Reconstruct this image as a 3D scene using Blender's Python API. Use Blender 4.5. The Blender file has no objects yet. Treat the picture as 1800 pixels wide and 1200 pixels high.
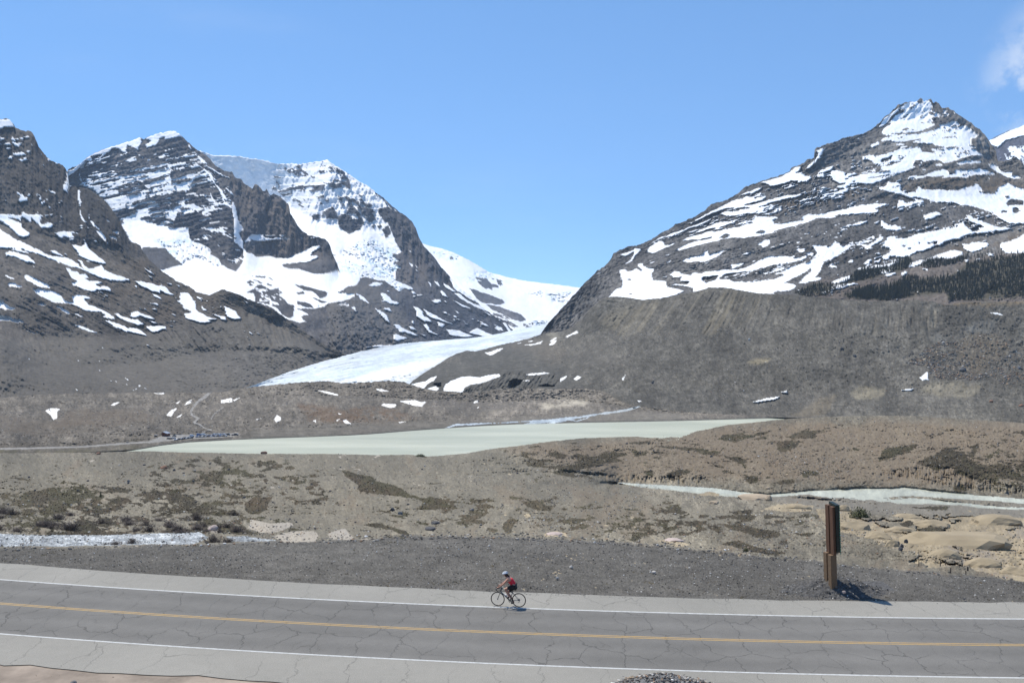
import bpy, bmesh, math, random
import numpy as np
from mathutils import Vector, Matrix

S = bpy.context.scene
COL = S.collection
RNG = np.random.default_rng(7)
random.seed(7)

# ---------------------------------------------------------------- camera
F = 1559.0                      # focal length in photograph pixels (1800 wide)
HOR = 570.0                     # row of the horizon
CAMZ = 13.4
TH = math.atan((600.0 - HOR) / F)
cam = bpy.data.cameras.new('camera')
cam_o = bpy.data.objects.new('camera', cam)
COL.objects.link(cam_o)
cam.sensor_width = 36.0
cam.lens = 36.0 * F / 1800.0
cam.clip_start = 0.5
cam.clip_end = 60000
cam_o.location = (0, 0, CAMZ)
cam_o.rotation_euler = (math.pi / 2 - TH, 0, 0)
S.camera = cam_o

# ---------------------------------------------------------------- sky, sun, exposure
SUN_AZ = math.radians(-50)      # to the left of the view direction (+Y)
SUN_EL = math.radians(60)
W = bpy.data.worlds.new('World')
S.world = W
W.use_nodes = True
nt = W.node_tree
nt.nodes.clear()
out = nt.nodes.new('ShaderNodeOutputWorld')
bg = nt.nodes.new('ShaderNodeBackground')
sky = nt.nodes.new('ShaderNodeTexSky')
sky.sky_type = 'NISHITA'
sky.sun_disc = False
sky.sun_elevation = SUN_EL
sky.sun_rotation = SUN_AZ
sky.altitude = 2000
sky.air_density = 0.85
sky.dust_density = 0.0
sky.ozone_density = 10.0
bg.inputs['Strength'].default_value = 0.15
# faint cirrus everywhere and one small cumulus low on the right
tc = nt.nodes.new('ShaderNodeTexCoord')
def wn(kind, **kw):
    n = nt.nodes.new(kind)
    for k, v in kw.items():
        setattr(n, k, v)
    return n
def wmath(op, a, b=None, clamp=False):
    n = wn('ShaderNodeMath', operation=op, use_clamp=clamp)
    for i, v in enumerate((a, b)):
        if v is None: continue
        if isinstance(v, (int, float)): n.inputs[i].default_value = v
        else: nt.links.new(v, n.inputs[i])
    return n.outputs[0]
def wramp(v, a, b):
    n = wn('ShaderNodeMapRange', interpolation_type='SMOOTHSTEP')
    nt.links.new(v, n.inputs['Value'])
    n.inputs['From Min'].default_value = a
    n.inputs['From Max'].default_value = b
    return n.outputs[0]
def wnoise(scale, detail, rough, stretch=(1, 1, 1), rot=(0, 0, 0)):
    mp = wn('ShaderNodeMapping')
    nt.links.new(tc.outputs['Generated'], mp.inputs['Vector'])
    mp.inputs['Scale'].default_value = stretch
    mp.inputs['Rotation'].default_value = rot
    n = wn('ShaderNodeTexNoise')
    n.inputs['Scale'].default_value = scale
    n.inputs['Detail'].default_value = detail
    n.inputs['Roughness'].default_value = rough
    nt.links.new(mp.outputs[0], n.inputs['Vector'])
    return n.outputs['Fac']
def wdist(vec):
    v = Vector(vec).normalized()
    d = wn('ShaderNodeVectorMath', operation='DISTANCE')
    nt.links.new(tc.outputs['Generated'], d.inputs[0])
    d.inputs[1].default_value = v
    return d.outputs['Value']
cumulus = wmath('MULTIPLY', wramp(wnoise(30, 9, 0.58, rot=(0.3, 0.1, 0.5)), 0.47, 0.66),
                wmath('SUBTRACT', 1.0, wramp(wdist(((1800 - 900) / F, 1, (HOR - 135) / F)), 0.004, 0.058)))
cumulus2 = wmath('MULTIPLY', wramp(wnoise(24, 9, 0.58, rot=(0.9, 0.4, 0.1)), 0.40, 0.60),
                 wmath('SUBTRACT', 1.0, wramp(wdist(((1900 - 900) / F, 1, (HOR - 140) / F)), 0.04, 0.10)))
cirrus = wmath('MULTIPLY', wramp(wnoise(2.3, 7, 0.6, stretch=(1, 1, 5), rot=(0.25, 0.5, 0.2)), 0.5, 0.85), 0.10)
cl = wmath('MAXIMUM', wmath('MAXIMUM', wmath('MULTIPLY', cumulus, 0.7), wmath('MULTIPLY', cumulus2, 0.7)), cirrus, True)
mixc = wn('ShaderNodeMix', data_type='RGBA')
nt.links.new(cl, mixc.inputs['Factor'])
gam = wn('ShaderNodeGamma')                     # evens the fall-off from horizon to zenith
gam.inputs['Gamma'].default_value = 0.58
nt.links.new(sky.outputs[0], gam.inputs['Color'])
hsv = wn('ShaderNodeVectorMath', operation='MULTIPLY')
nt.links.new(gam.outputs[0], hsv.inputs[0])
hsv.inputs[1].default_value = (1.09, 1.55, 1.95)
nt.links.new(hsv.outputs[0], mixc.inputs[6])
mixc.inputs[7].default_value = (4.8, 5.1, 5.6, 1)
nt.links.new(mixc.outputs[2], bg.inputs['Color'])
nt.links.new(bg.outputs[0], out.inputs['Surface'])

sun = bpy.data.lights.new('sun', 'SUN')
sun.energy = 4.4
sun.angle = math.radians(0.53)
sun.color = (1.0, 0.945, 0.84)
sun_o = bpy.data.objects.new('sun', sun)
COL.objects.link(sun_o)
sd = Vector((math.sin(SUN_AZ) * math.cos(SUN_EL), math.cos(SUN_AZ) * math.cos(SUN_EL), math.sin(SUN_EL)))
sun_o.rotation_euler = sd.to_track_quat('Z', 'Y').to_euler()
sun_o.location = sd * 100

S.view_settings.view_transform = 'Standard'
S.view_settings.look = 'None'
S.view_settings.exposure = 0.32
S.view_settings.gamma = 1.0
S.view_settings.use_curve_mapping = False
S.render.engine = 'CYCLES'
S.cycles.use_denoising = True
S.cycles.max_bounces = 5
S.cycles.diffuse_bounces = 3
S.cycles.volume_bounces = 1

# ---------------------------------------------------------------- helpers
def ray(px, py):
    px = np.asarray(px, float); py = np.asarray(py, float)
    x = (px - 900.0) / F
    v = -(py - 600.0) / F
    dy = math.cos(TH) + v * math.sin(TH)
    dz = -math.sin(TH) + v * math.cos(TH)
    return x / dy, dz / dy
def point(px, py, D):
    rx, rz = ray(px, py)
    return np.stack([rx * D, np.broadcast_to(D, np.shape(rx * D)), CAMZ + rz * D], -1)
def D_z(px, py, z):                       # distance at which the sight line meets height z
    rx, rz = ray(px, py)
    return (z - CAMZ) / rz
def on_z(px, py, z):
    return Vector([float(v) for v in point(px, py, D_z(px, py, z))])

_tex = {}
def tex(beta):
    if beta not in _tex:
        n = 1024
        r = np.random.default_rng(int(beta * 100) + 5)
        fx = np.fft.fftfreq(n)[:, None]; fy = np.fft.rfftfreq(n)[None, :]
        k = np.sqrt(fx * fx + fy * fy); k[0, 0] = 1
        s = np.fft.rfft2(r.standard_normal((n, n))) * k ** (-beta)
        s[0, 0] = 0
        s[k < 3.0 / n] *= 0.3
        t = np.fft.irfft2(s, s=(n, n))
        _tex[beta] = (t / t.std()).astype(np.float32)
    return _tex[beta]
def nz(u, v, beta=1.6, seed=0):
    t = tex(beta); n = 1024
    u = np.asarray(u, float) + seed * 173.31; v = np.asarray(v, float) + seed * 311.77
    iu = np.floor(u); iv = np.floor(v)
    fu = (u - iu).astype(np.float32); fv = (v - iv).astype(np.float32)
    i0 = iu.astype(np.int64) % n; j0 = iv.astype(np.int64) % n
    i1 = (i0 + 1) % n; j1 = (j0 + 1) % n
    return (t[i0, j0] * (1 - fu) + t[i1, j0] * fu) * (1 - fv) + (t[i0, j1] * (1 - fu) + t[i1, j1] * fu) * fv
def ridged(u, v, beta=1.6, seed=0):
    return 1.0 - np.abs(nz(u, v, beta, seed)) * 1.25
def sstep(a, b, x):
    t = np.clip((x - a) / (b - a), 0, 1)
    return t * t * (3 - 2 * t)
def inpoly(X, Y, poly):
    p = np.asarray(poly, float)
    r = np.zeros(X.shape, bool)
    x0, y0 = p[-1]
    for x1, y1 in p:
        if y0 != y1:
            c = ((y1 > Y) != (y0 > Y)) & (X < (x0 - x1) * (Y - y1) / (y0 - y1) + x1)
            r ^= c
        x0, y0 = x1, y1
    return r
def segdist(X, Y, pl):
    d = np.full(X.shape, 1e9)
    for (x0, y0), (x1, y1) in zip(pl[:-1], pl[1:]):
        dx, dy = x1 - x0, y1 - y0
        t = np.clip(((X - x0) * dx + (Y - y0) * dy) / max(dx * dx + dy * dy, 1e-9), 0, 1)
        d = np.minimum(d, np.hypot(X - x0 - t * dx, Y - y0 - t * dy))
    return d
def Zm(x0, y0, s):
    return lambda pts: [(x0 + x / s, y0 + y / s) for x, y in pts]

def tag(o, label=None, cat=None, group=None, kind=None):
    if label: o['label'] = label
    if cat: o['category'] = cat
    if group: o['group'] = group
    if kind: o['kind'] = kind
    return o
def link(name, me, mat=None, parent=None):
    o = bpy.data.objects.new(name, me)
    COL.objects.link(o)
    if mat is not None and me is not None and len(me.materials) == 0: me.materials.append(mat)
    if parent is not None: o.parent = parent
    return o
def grid_mesh(name, V, Q, C=None, smooth=True):
    Q = np.asarray(Q, np.int64)
    u, inv = np.unique(Q.ravel(), return_inverse=True)
    k = Q.shape[1]
    me = bpy.data.meshes.new(name)
    me.vertices.add(len(u))
    me.vertices.foreach_set('co', V[u].astype(np.float32).ravel())
    me.loops.add(len(inv))
    me.loops.foreach_set('vertex_index', inv.astype(np.int32).ravel())
    me.polygons.add(len(Q))
    me.polygons.foreach_set('loop_start', (np.arange(len(Q)) * k).astype(np.int32))
    me.polygons.foreach_set('use_smooth', np.full(len(Q), smooth))
    me.update(calc_edges=True)
    if C is not None:
        a = me.color_attributes.new('Col', 'FLOAT_COLOR', 'POINT')
        c = np.ones((len(u), 4), np.float32); c[:, :3] = C[u]
        a.data.foreach_set('color', c.ravel())
    return me
def components(mask):
    R, Cn = mask.shape
    n = R * Cn
    lab = np.where(mask, np.arange(n).reshape(R, Cn), n)
    for _ in range(4000):
        m = lab.copy()
        m[1:] = np.minimum(m[1:], lab[:-1]); m[:-1] = np.minimum(m[:-1], lab[1:])
        m[:, 1:] = np.minimum(m[:, 1:], lab[:, :-1]); m[:, :-1] = np.minimum(m[:, :-1], lab[:, 1:])
        m[~mask] = n
        fl = np.append(m.ravel(), n)
        m = fl[m]; fl = np.append(m.ravel(), n); m = fl[m]
        if np.array_equal(m, lab): break
        lab = m
    return lab

# ---------------------------------------------------------------- materials
def new_mat(name):
    m = bpy.data.materials.new(name)
    m.use_nodes = True
    return m, m.node_tree, m.node_tree.nodes['Principled BSDF']
def flat_mat(name, col, rough=0.7, metal=0.0, var=0.15, scale=8.0, bump=0.0):
    m, t, b = new_mat(name)
    b.inputs['Roughness'].default_value = rough
    b.inputs['Metallic'].default_value = metal
    n = t.nodes.new('ShaderNodeTexNoise'); n.inputs['Scale'].default_value = scale; n.inputs['Detail'].default_value = 5
    tcn = t.nodes.new('ShaderNodeTexCoord'); t.links.new(tcn.outputs['Object'], n.inputs['Vector'])
    mr = t.nodes.new('ShaderNodeMapRange'); mr.inputs['To Min'].default_value = 1 - var; mr.inputs['To Max'].default_value = 1 + var
    t.links.new(n.outputs['Fac'], mr.inputs['Value'])
    mx = t.nodes.new('ShaderNodeVectorMath'); mx.operation = 'SCALE'; mx.inputs[0].default_value = col[:3]
    t.links.new(mr.outputs[0], mx.inputs['Scale'])
    t.links.new(mx.outputs[0], b.inputs['Base Color'])
    if bump:
        bp = t.nodes.new('ShaderNodeBump'); bp.inputs['Strength'].default_value = bump; bp.inputs['Distance'].default_value = 0.02
        t.links.new(n.outputs['Fac'], bp.inputs['Height']); t.links.new(bp.outputs[0], b.inputs['Normal'])
    return m
def col_mat(name, rough=0.95, spec=0.15, grain=None, bump=None):
    m, t, b = new_mat(name)
    b.inputs['Roughness'].default_value = rough
    b.inputs['Specular IOR Level'].default_value = spec
    at = t.nodes.new('ShaderNodeAttribute'); at.attribute_name = 'Col'
    src = at.outputs['Color']
    g = t.nodes.new('ShaderNodeNewGeometry')
    if grain:
        n = t.nodes.new('ShaderNodeTexNoise'); n.inputs['Scale'].default_value = grain[0]; n.inputs['Detail'].default_value = 6
        n.inputs['Roughness'].default_value = 0.7
        t.links.new(g.outputs['Position'], n.inputs['Vector'])
        mr = t.nodes.new('ShaderNodeMapRange'); mr.inputs['From Min'].default_value = 0.25; mr.inputs['From Max'].default_value = 0.75
        mr.inputs['To Min'].default_value = 1 - grain[1]; mr.inputs['To Max'].default_value = 1 + grain[1]
        t.links.new(n.outputs['Fac'], mr.inputs['Value'])
        mx = t.nodes.new('ShaderNodeVectorMath'); mx.operation = 'SCALE'
        t.links.new(src, mx.inputs[0]); t.links.new(mr.outputs[0], mx.inputs['Scale'])
        src = mx.outputs[0]
        if bump:
            bp = t.nodes.new('ShaderNodeBump'); bp.inputs['Strength'].default_value = bump[0]; bp.inputs['Distance'].default_value = bump[1]
            t.links.new(n.outputs['Fac'], bp.inputs['Height']); t.links.new(bp.outputs[0], b.inputs['Normal'])
    t.links.new(src, b.inputs['Base Color'])
    return m
M_ROCK = col_mat('mountain_rock', grain=(0.06, 0.35))
M_DIRT = col_mat('ground_dirt', grain=(0.9, 0.30))
M_SNOW = col_mat('old_snow', rough=0.7, spec=0.2, grain=(0.02, 0.04))
M_ICE = col_mat('glacier_ice', rough=0.6, spec=0.25, grain=(0.02, 0.05))
M_MOSS = col_mat('moss', grain=(0.8, 0.4))
M_STONE = col_mat('stone', grain=(6.0, 0.25))
M_WATER = col_mat('silty_water', rough=0.35, spec=0.4, grain=(0.15, 0.10), bump=(0.5, 0.4))
M_WHITEWATER = col_mat('white_water', rough=0.4, spec=0.4, grain=(2.2, 0.35), bump=(0.8, 0.25))

# ---------------------------------------------------------------- terrain sheets
CLS = ['rock', 'snow', 'moss', 'outcrop', 'river', 'trail', 'ice']
class Sheet:
    def __init__(s, lines, x0, x1, step=1.6, vstep=None, rough=0.8, seed=1, rows=None, hsm=9.0):
        vstep = vstep or step
        s.x0, s.x1, s.seed = x0, x1, seed
        nc = int((x1 - x0) / step) + 1
        s.xs = np.linspace(x0, x1, nc)
        K = len(lines)
        ys = np.zeros((K, nc)); iD = np.zeros((K, nc))
        for k, l in enumerate(lines):
            a = np.array(l, float)
            ys[k] = np.interp(s.xs, a[:, 0], a[:, 1]); iD[k] = np.interp(s.xs, a[:, 0], 1.0 / a[:, 2])
        for k in range(1, K): ys[k] = np.maximum(ys[k], ys[k - 1] + 0.4)
        top = ys[0] + rough * (nz(s.xs * 0.7, 0 * s.xs, 1.0, seed) + 0.5 * nz(s.xs * 2.1, 0 * s.xs + 9, 0.6, seed))
        bot = ys[-1]
        top = np.minimum(top, bot - 0.5)
        # the depth profile follows smoothed lines, so kinks of the skyline do not run down the slope
        n = int(hsm / step * 3)
        if n > 1:
            ker = np.exp(-0.5 * (np.arange(-n, n + 1) * step / hsm) ** 2); ker /= ker.sum()
            sm = lambda a: np.convolve(np.pad(a, n, mode='reflect', reflect_type='odd'), ker, 'valid')
            for k in range(K): ys[k] = sm(ys[k]); iD[k] = sm(iD[k])
            for k in range(1, K): ys[k] = np.maximum(ys[k], ys[k - 1] + 0.4)
        nr = rows or int((bot - top).max() / vstep) + 2
        t = np.linspace(0, 1, nr)[:, None]
        s.top, s.bot, s.nr, s.nc = top, bot, nr, nc
        s.X = np.broadcast_to(s.xs, (nr, nc)).copy()
        st = ys[0]
        base = st + t * (bot - st)
        w = np.maximum(25.0, 2.2 * np.abs(top - st))
        s.Y = base + (top - st) * np.exp(-(base - st) / w) * (1 - t)
        seg = np.zeros((nr, nc), int)
        for k in range(1, K - 1): seg += s.Y > ys[k]
        cidx = np.arange(nc)[None, :].repeat(nr, 0)
        ya = ys[seg, cidx]; yb = ys[seg + 1, cidx]
        f = (s.Y - ya) / np.maximum(yb - ya, 0.4)
        f = np.clip(f, np.maximum(-1.0, -8 / np.maximum(yb - ya, .4)), 2.0)
        inv = iD[seg, cidx] * (1 - f) + iD[seg + 1, cidx] * f
        s.D = 1.0 / np.clip(inv, iD.min() * .9, iD.max() * 1.1)
        s.cls = np.zeros((nr, nc), np.int8)
        s.col = np.zeros((nr, nc, 3))
        s.wx = nz(s.X, s.Y, 1.2, seed + 3); s.wy = nz(s.X, s.Y, 1.2, seed + 4)
    def soften(s, n=2):
        for _ in range(n):
            i = 1.0 / s.D
            i[1:-1] = (i[:-2] + 2 * i[1:-1] + i[2:]) / 4
            s.D = 1.0 / i
    def sub(s, poly, pad=8):
        p = np.array(poly)
        m = (s.X > p[:, 0].min() - pad) & (s.X < p[:, 0].max() + pad) & (s.Y > p[:, 1].min() - pad) & (s.Y < p[:, 1].max() + pad)
        return np.nonzero(m)
    def mask(s, poly, warp=0.8):
        i = s.sub(poly)
        m = np.zeros(s.X.shape, bool)
        if len(i[0]): m[i] = inpoly(s.X[i] + s.wx[i] * warp, s.Y[i] + s.wy[i] * warp * 0.7, poly)
        return m
    def paint(s, c, polys, warp=0.8, cover=1.0, ang=0.0, lam=(1.0, 4.0), beta=1.0):
        ca, sa = math.cos(ang), math.sin(ang)
        for n, poly in enumerate(polys):
            m = s.mask(poly, warp)
            if cover < 1:
                u = (s.X * ca + s.Y * sa) / lam[1] * 2; v = (-s.X * sa + s.Y * ca) / lam[0] * 2
                g = nz(u, v, beta, s.seed + 11 + n)
                m &= g < np.quantile(g[m], cover) if m.any() else m
            s.cls[m] = c
    def ragged(s, c, ang=0.0, lam=(1.0, 5.0), amp=.22, lo=.24, hi=.62, beta=.8):
        # frays the edge of a cover class: melts back along ledges, leaves crumbs outside
        m = s.cls == c
        b = m.astype(float)
        for _ in range(3):
            p = np.pad(b, 1, mode='edge')
            b = (p[:-2, 1:-1] + p[2:, 1:-1] + p[1:-1, :-2] + p[1:-1, 2:] + 2 * b) / 6
        ca, sa = math.cos(ang), math.sin(ang)
        n = nz((s.X * ca + s.Y * sa) / lam[1] * 2, (-s.X * sa + s.Y * ca) / lam[0] * 2, beta, s.seed + 61)
        q = b + amp * n
        s.cls[m & (q < lo)] = 0
        s.cls[(~m) & (s.cls == 0) & (q > hi)] = c
    def soft(s, poly, w=12.0):
        p = list(poly) + [poly[0]]
        i = s.sub(poly, w * 2)
        r = np.zeros(s.X.shape)
        if len(i[0]):
            x = s.X[i] + s.wx[i] * w * 0.25; y = s.Y[i] + s.wy[i] * w * 0.2
            d = segdist(x, y, p)
            ins = inpoly(x, y, poly)
            r[i] = sstep(-w / 2, w / 2, np.where(ins, d, -d))
        return r
    def ridge(s, pl, w, a, sharp=False):
        d = segdist(s.X, s.Y, pl)
        s.D *= 1 + a * (np.exp(-d / w) if sharp else np.exp(-(d / w) ** 2))
    def finish(s, name, label, mats, skirt=(8, 30, 90, 220), min_faces=30, cat=None, colors=None, part_names=None, drop=0.9):
        P = point(s.X, s.Y, s.D)
        s.P = P
        Dt = s.D[0] / 3000.0
        rx, rz = ray(s.X[0], s.Y[0])
        hd = np.stack([rx, np.ones_like(rx)], -1); hd /= np.linalg.norm(hd, axis=1)[:, None]
        back = []
        for d in skirt:
            q = P[0].copy(); q[:, :2] += hd * (d * Dt)[:, None]; q[:, 2] -= d * Dt * drop
            back.append(q)
        k = len(skirt)
        V = np.concatenate([np.array(back[::-1]), P], 0) if k else P
        cls = np.concatenate([np.repeat(s.cls[:1], k, 0), s.cls], 0)
        col = np.concatenate([np.repeat(s.col[:1], k, 0), s.col], 0)
        R, Cn = cls.shape
        idx = np.arange(R * Cn).reshape(R, Cn)
        Q = np.stack([idx[:-1, :-1], idx[1:, :-1], idx[1:, 1:], idx[:-1, 1:]], -1)
        c4 = np.stack([cls[:-1, :-1], cls[1:, :-1], cls[1:, 1:], cls[:-1, 1:]], -1)
        fc = np.zeros(c4.shape[:2], np.int8)
        for c in range(1, len(CLS)):
            fc[(c4 == c).sum(-1) >= 2] = c
        V = V.reshape(-1, 3); colf = col.reshape(-1, 3)
        root = link(name, grid_mesh(name, V, Q[fc == 0], colf), mats[0])
        tag(root, label, cat, None, 'structure')
        s.parts = {}
        for c in range(1, len(CLS)):
            m = fc == c
            if not m.any() or c not in mats: continue
            pn = (part_names or {}).get(c, {1: 'snow_patch', 2: 'moss_patch', 3: 'rock_outcrop', 4: 'river', 5: 'trail', 6: 'ice'}[c])
            lab = components(m)
            ids, cnt = np.unique(lab[m], return_counts=True)
            order = np.argsort(-cnt)
            small = []
            for n, oi in enumerate(order):
                if cnt[oi] >= min_faces and n < 120:
                    o = link(pn, grid_mesh(pn, V, Q[lab == ids[oi]], colf), mats[c], root)
                    s.parts.setdefault(c, []).append((o, cnt[oi]))
                else:
                    small.append(ids[oi])
            if small:
                o = link('small_' + pn, grid_mesh(pn, V, Q[np.isin(lab, small)], colf), mats[c], root)
                o['kind'] = 'stuff'
        return root
    def at(s, px, py):
        px = np.atleast_1d(np.asarray(px, float)); py = np.atleast_1d(np.asarray(py, float))
        c = np.clip((px - s.x0) / (s.x1 - s.x0) * (s.nc - 1), 0, s.nc - 1.001)
        o = np.zeros((len(px), 3))
        ar = np.arange(s.nr)
        for k in range(len(px)):
            ci = int(c[k]); cf = c[k] - ci
            q = []
            for cc in (ci, ci + 1):
                r = min(max(np.interp(py[k], s.Y[:, cc], ar), 0), s.nr - 1.001); ri = int(r)
                q.append(s.P[ri, cc] * (1 - (r - ri)) + s.P[ri + 1, cc] * (r - ri))
            o[k] = q[0] * (1 - cf) + q[1] * cf
        return o

def rockcol(s, a, b, bl=(3.0, 3.0), ang=0.0, beta=1.3, spk=0.18, seed=20):
    """mix of two albedos by noise stretched along the strata, plus pixel-fine grain"""
    ca, sa = math.cos(ang), math.sin(ang)
    u = (s.X * ca + s.Y * sa) / bl[0]; v = (-s.X * sa + s.Y * ca) / bl[1]
    g = sstep(-1.3, 1.3, nz(u, v, beta, s.seed + seed))[..., None]
    c = np.array(a) * (1 - g) + np.array(b) * g
    k = np.exp(spk * nz(s.X * 1.9, s.Y * 1.9, 0.35, s.seed + seed + 1) + spk * nz(s.X, s.Y, 0.9, s.seed + seed + 2))
    return c * k[..., None]
def blend(s, m, c):
    s.col[:] = s.col * (1 - m[..., None]) + np.array(c) * m[..., None]
def setcls(s, c, col, var=0.05, beta=1.0):
    m = s.cls == c
    k = np.exp(var * nz(s.X, s.Y, beta, s.seed + 31) + .5 * var * nz(s.X / 4, s.Y / 3, 1.6, s.seed + 32))
    s.col[m] = (np.array(col) * k[..., None])[m]
SNOWC = (0.80, 0.805, 0.815)
# ================================================================ left mountain (nearest crag on the left)
A = Zm(0, 200, 6); B = Zm(0, 390, 6); Cc = Zm(290, 400, 6); Dd = Zm(290, 220, 6); E = Zm(550, 260, 6)
Ff = Zm(560, 420, 6); G = Zm(740, 420, 6); H = Zm(1060, 350, 6); I = Zm(1300, 220, 6); J = Zm(1300, 380, 6)
K = Zm(1500, 150, 6); Lz = Zm(1500, 330, 6); N = Zm(700, 560, 6); Pp = Zm(440, 560, 6); Qq = Zm(0, 560, 5)
Ss = Zm(1450, 500, 5)

L1 = Sheet([
    [(-160, 330, 3500), (-60, 250, 3450), (-20, 214, 3420), (0, 209, 3400), (16, 208, 3400), (21, 216, 3400), (27, 223, 3400), (46, 231, 3350), (50, 229, 3350), (57, 232, 3350), (62, 242, 3350), (68, 258, 3330), (77, 270, 3300), (82, 276, 3300), (92, 284, 3300), (100, 287, 3300), (108, 290, 3280), (116, 297, 3260), (119, 306, 3250), (122, 326, 3250), (138, 329, 3230), (146, 331, 3230), (158, 332, 3220), (168, 339, 3200), (184, 351, 3180), (192, 362, 3150), (203, 376, 3120), (211, 389, 3100), (217, 402, 3080), (228, 424, 3050), (240, 426, 3020), (247, 430, 3000), (250, 438, 3000), (263, 457, 2950), (277, 468, 2950), (287, 477, 2920), (300, 486, 2900), (330, 503, 2850), (345, 512, 2830), (368, 519, 2800), (391, 509, 2750), (410, 513, 2720), (447, 530, 2680), (478, 544, 2650), (507, 562, 2620), (530, 578, 2600), (550, 594, 2560), (575, 609, 2520), (600, 620, 2500), (630, 628, 2480), (660, 640, 2450)],
    [(-160, 420, 3200), (0, 385, 3050), (60, 392, 2980), (130, 430, 2900), (200, 445, 2900), (260, 470, 2870), (330, 520, 2780), (391, 530, 2700), (507, 575, 2600), (600, 632, 2480), (660, 650, 2400)],
    [(-160, 535, 2500), (0, 560, 2350), (40, 585, 2300), (120, 595, 2350), (250, 585, 2420), (330, 568, 2520), (400, 565, 2570), (450, 560, 2600), (500, 580, 2580), (550, 605, 2500), (600, 640, 2450), (660, 660, 2380)],
    [(-160, 570, 2050), (0, 600, 1950), (60, 640, 1950), (130, 645, 2030), (250, 640, 2120), (330, 625, 2230), (400, 615, 2290), (470, 615, 2310), (545, 622, 2320), (600, 648, 2330), (660, 672, 2300)],
    [(-160, 700, 1540), (0, 695, 1560), (120, 690, 1640), (250, 690, 1700), (330, 692, 1720), (420, 690, 1820), (500, 680, 2000), (560, 672, 2150), (660, 690, 2250)],
    [(-160, 745, 1450), (0, 735, 1450), (300, 730, 1500), (450, 720, 1650), (660, 715, 2150)],
], -160, 660, 1.7, seed=1, rough=0.9)
L1.soften(6)
L1.paint(1, [A(p) for p in [
    [(-600, -100), (0, 60), (95, 55), (125, 90), (150, 140), (80, 140), (0, 150), (-600, 100)],
    [(30, 185), (70, 190), (50, 205)], [(100, 195), (160, 190), (150, 203)], [(0, 250), (40, 260), (40, 275), (0, 285)],
    [(120, 240), (150, 260), (215, 250), (300, 225), (310, 235), (230, 265), (130, 280), (110, 275)],
    [(145, 350), (180, 315), (230, 300), (235, 310), (190, 340)],
    [(125, 765), (150, 800), (210, 850), (240, 850), (255, 880), (290, 850), (320, 835), (310, 860), (280, 880), (280, 915), (230, 925), (185, 925), (190, 900), (215, 870), (150, 820)],
    [(370, 850), (435, 845), (420, 862), (385, 858)], [(415, 935), (465, 915), (470, 940), (440, 960)], [(420, 1000), (465, 980), (460, 995)],
    [(40, 905), (75, 905), (65, 920)], [(40, 820), (75, 815), (50, 832)],
    [(-300, 1050), (0, 1060), (220, 1065), (230, 1035), (280, 1055), (400, 1060), (440, 1065), (570, 1055), (560, 1070), (440, 1080), (420, 1130), (440, 1170), (500, 1150), (540, 1160), (570, 1175), (540, 1200), (450, 1200), (370, 1130), (330, 1080), (335, 1140), (290, 1110), (225, 1075), (225, 1130), (150, 1095), (0, 1085), (-300, 1080)],
    [(705, 600), (720, 640), (720, 720), (750, 735), (740, 770), (710, 780), (700, 815), (720, 840), (665, 810), (655, 760), (670, 720), (700, 680)],
    [(825, 775), (835, 800), (840, 880), (855, 930), (845, 980), (855, 1050), (880, 1110), (925, 1160), (915, 1170), (860, 1120), (840, 1040), (835, 960), (815, 900)],
    [(920, 1040), (940, 1060), (930, 1110), (1000, 1150), (1015, 1200), (990, 1190), (950, 1130)],
    [(615, 1140), (660, 1125), (655, 1140), (625, 1155)], [(635, 1080), (660, 1095), (650, 1100)], [(705, 1145), (725, 1165), (710, 1175)], [(575, 520), (600, 508), (625, 525), (600, 530)]]])
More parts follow.
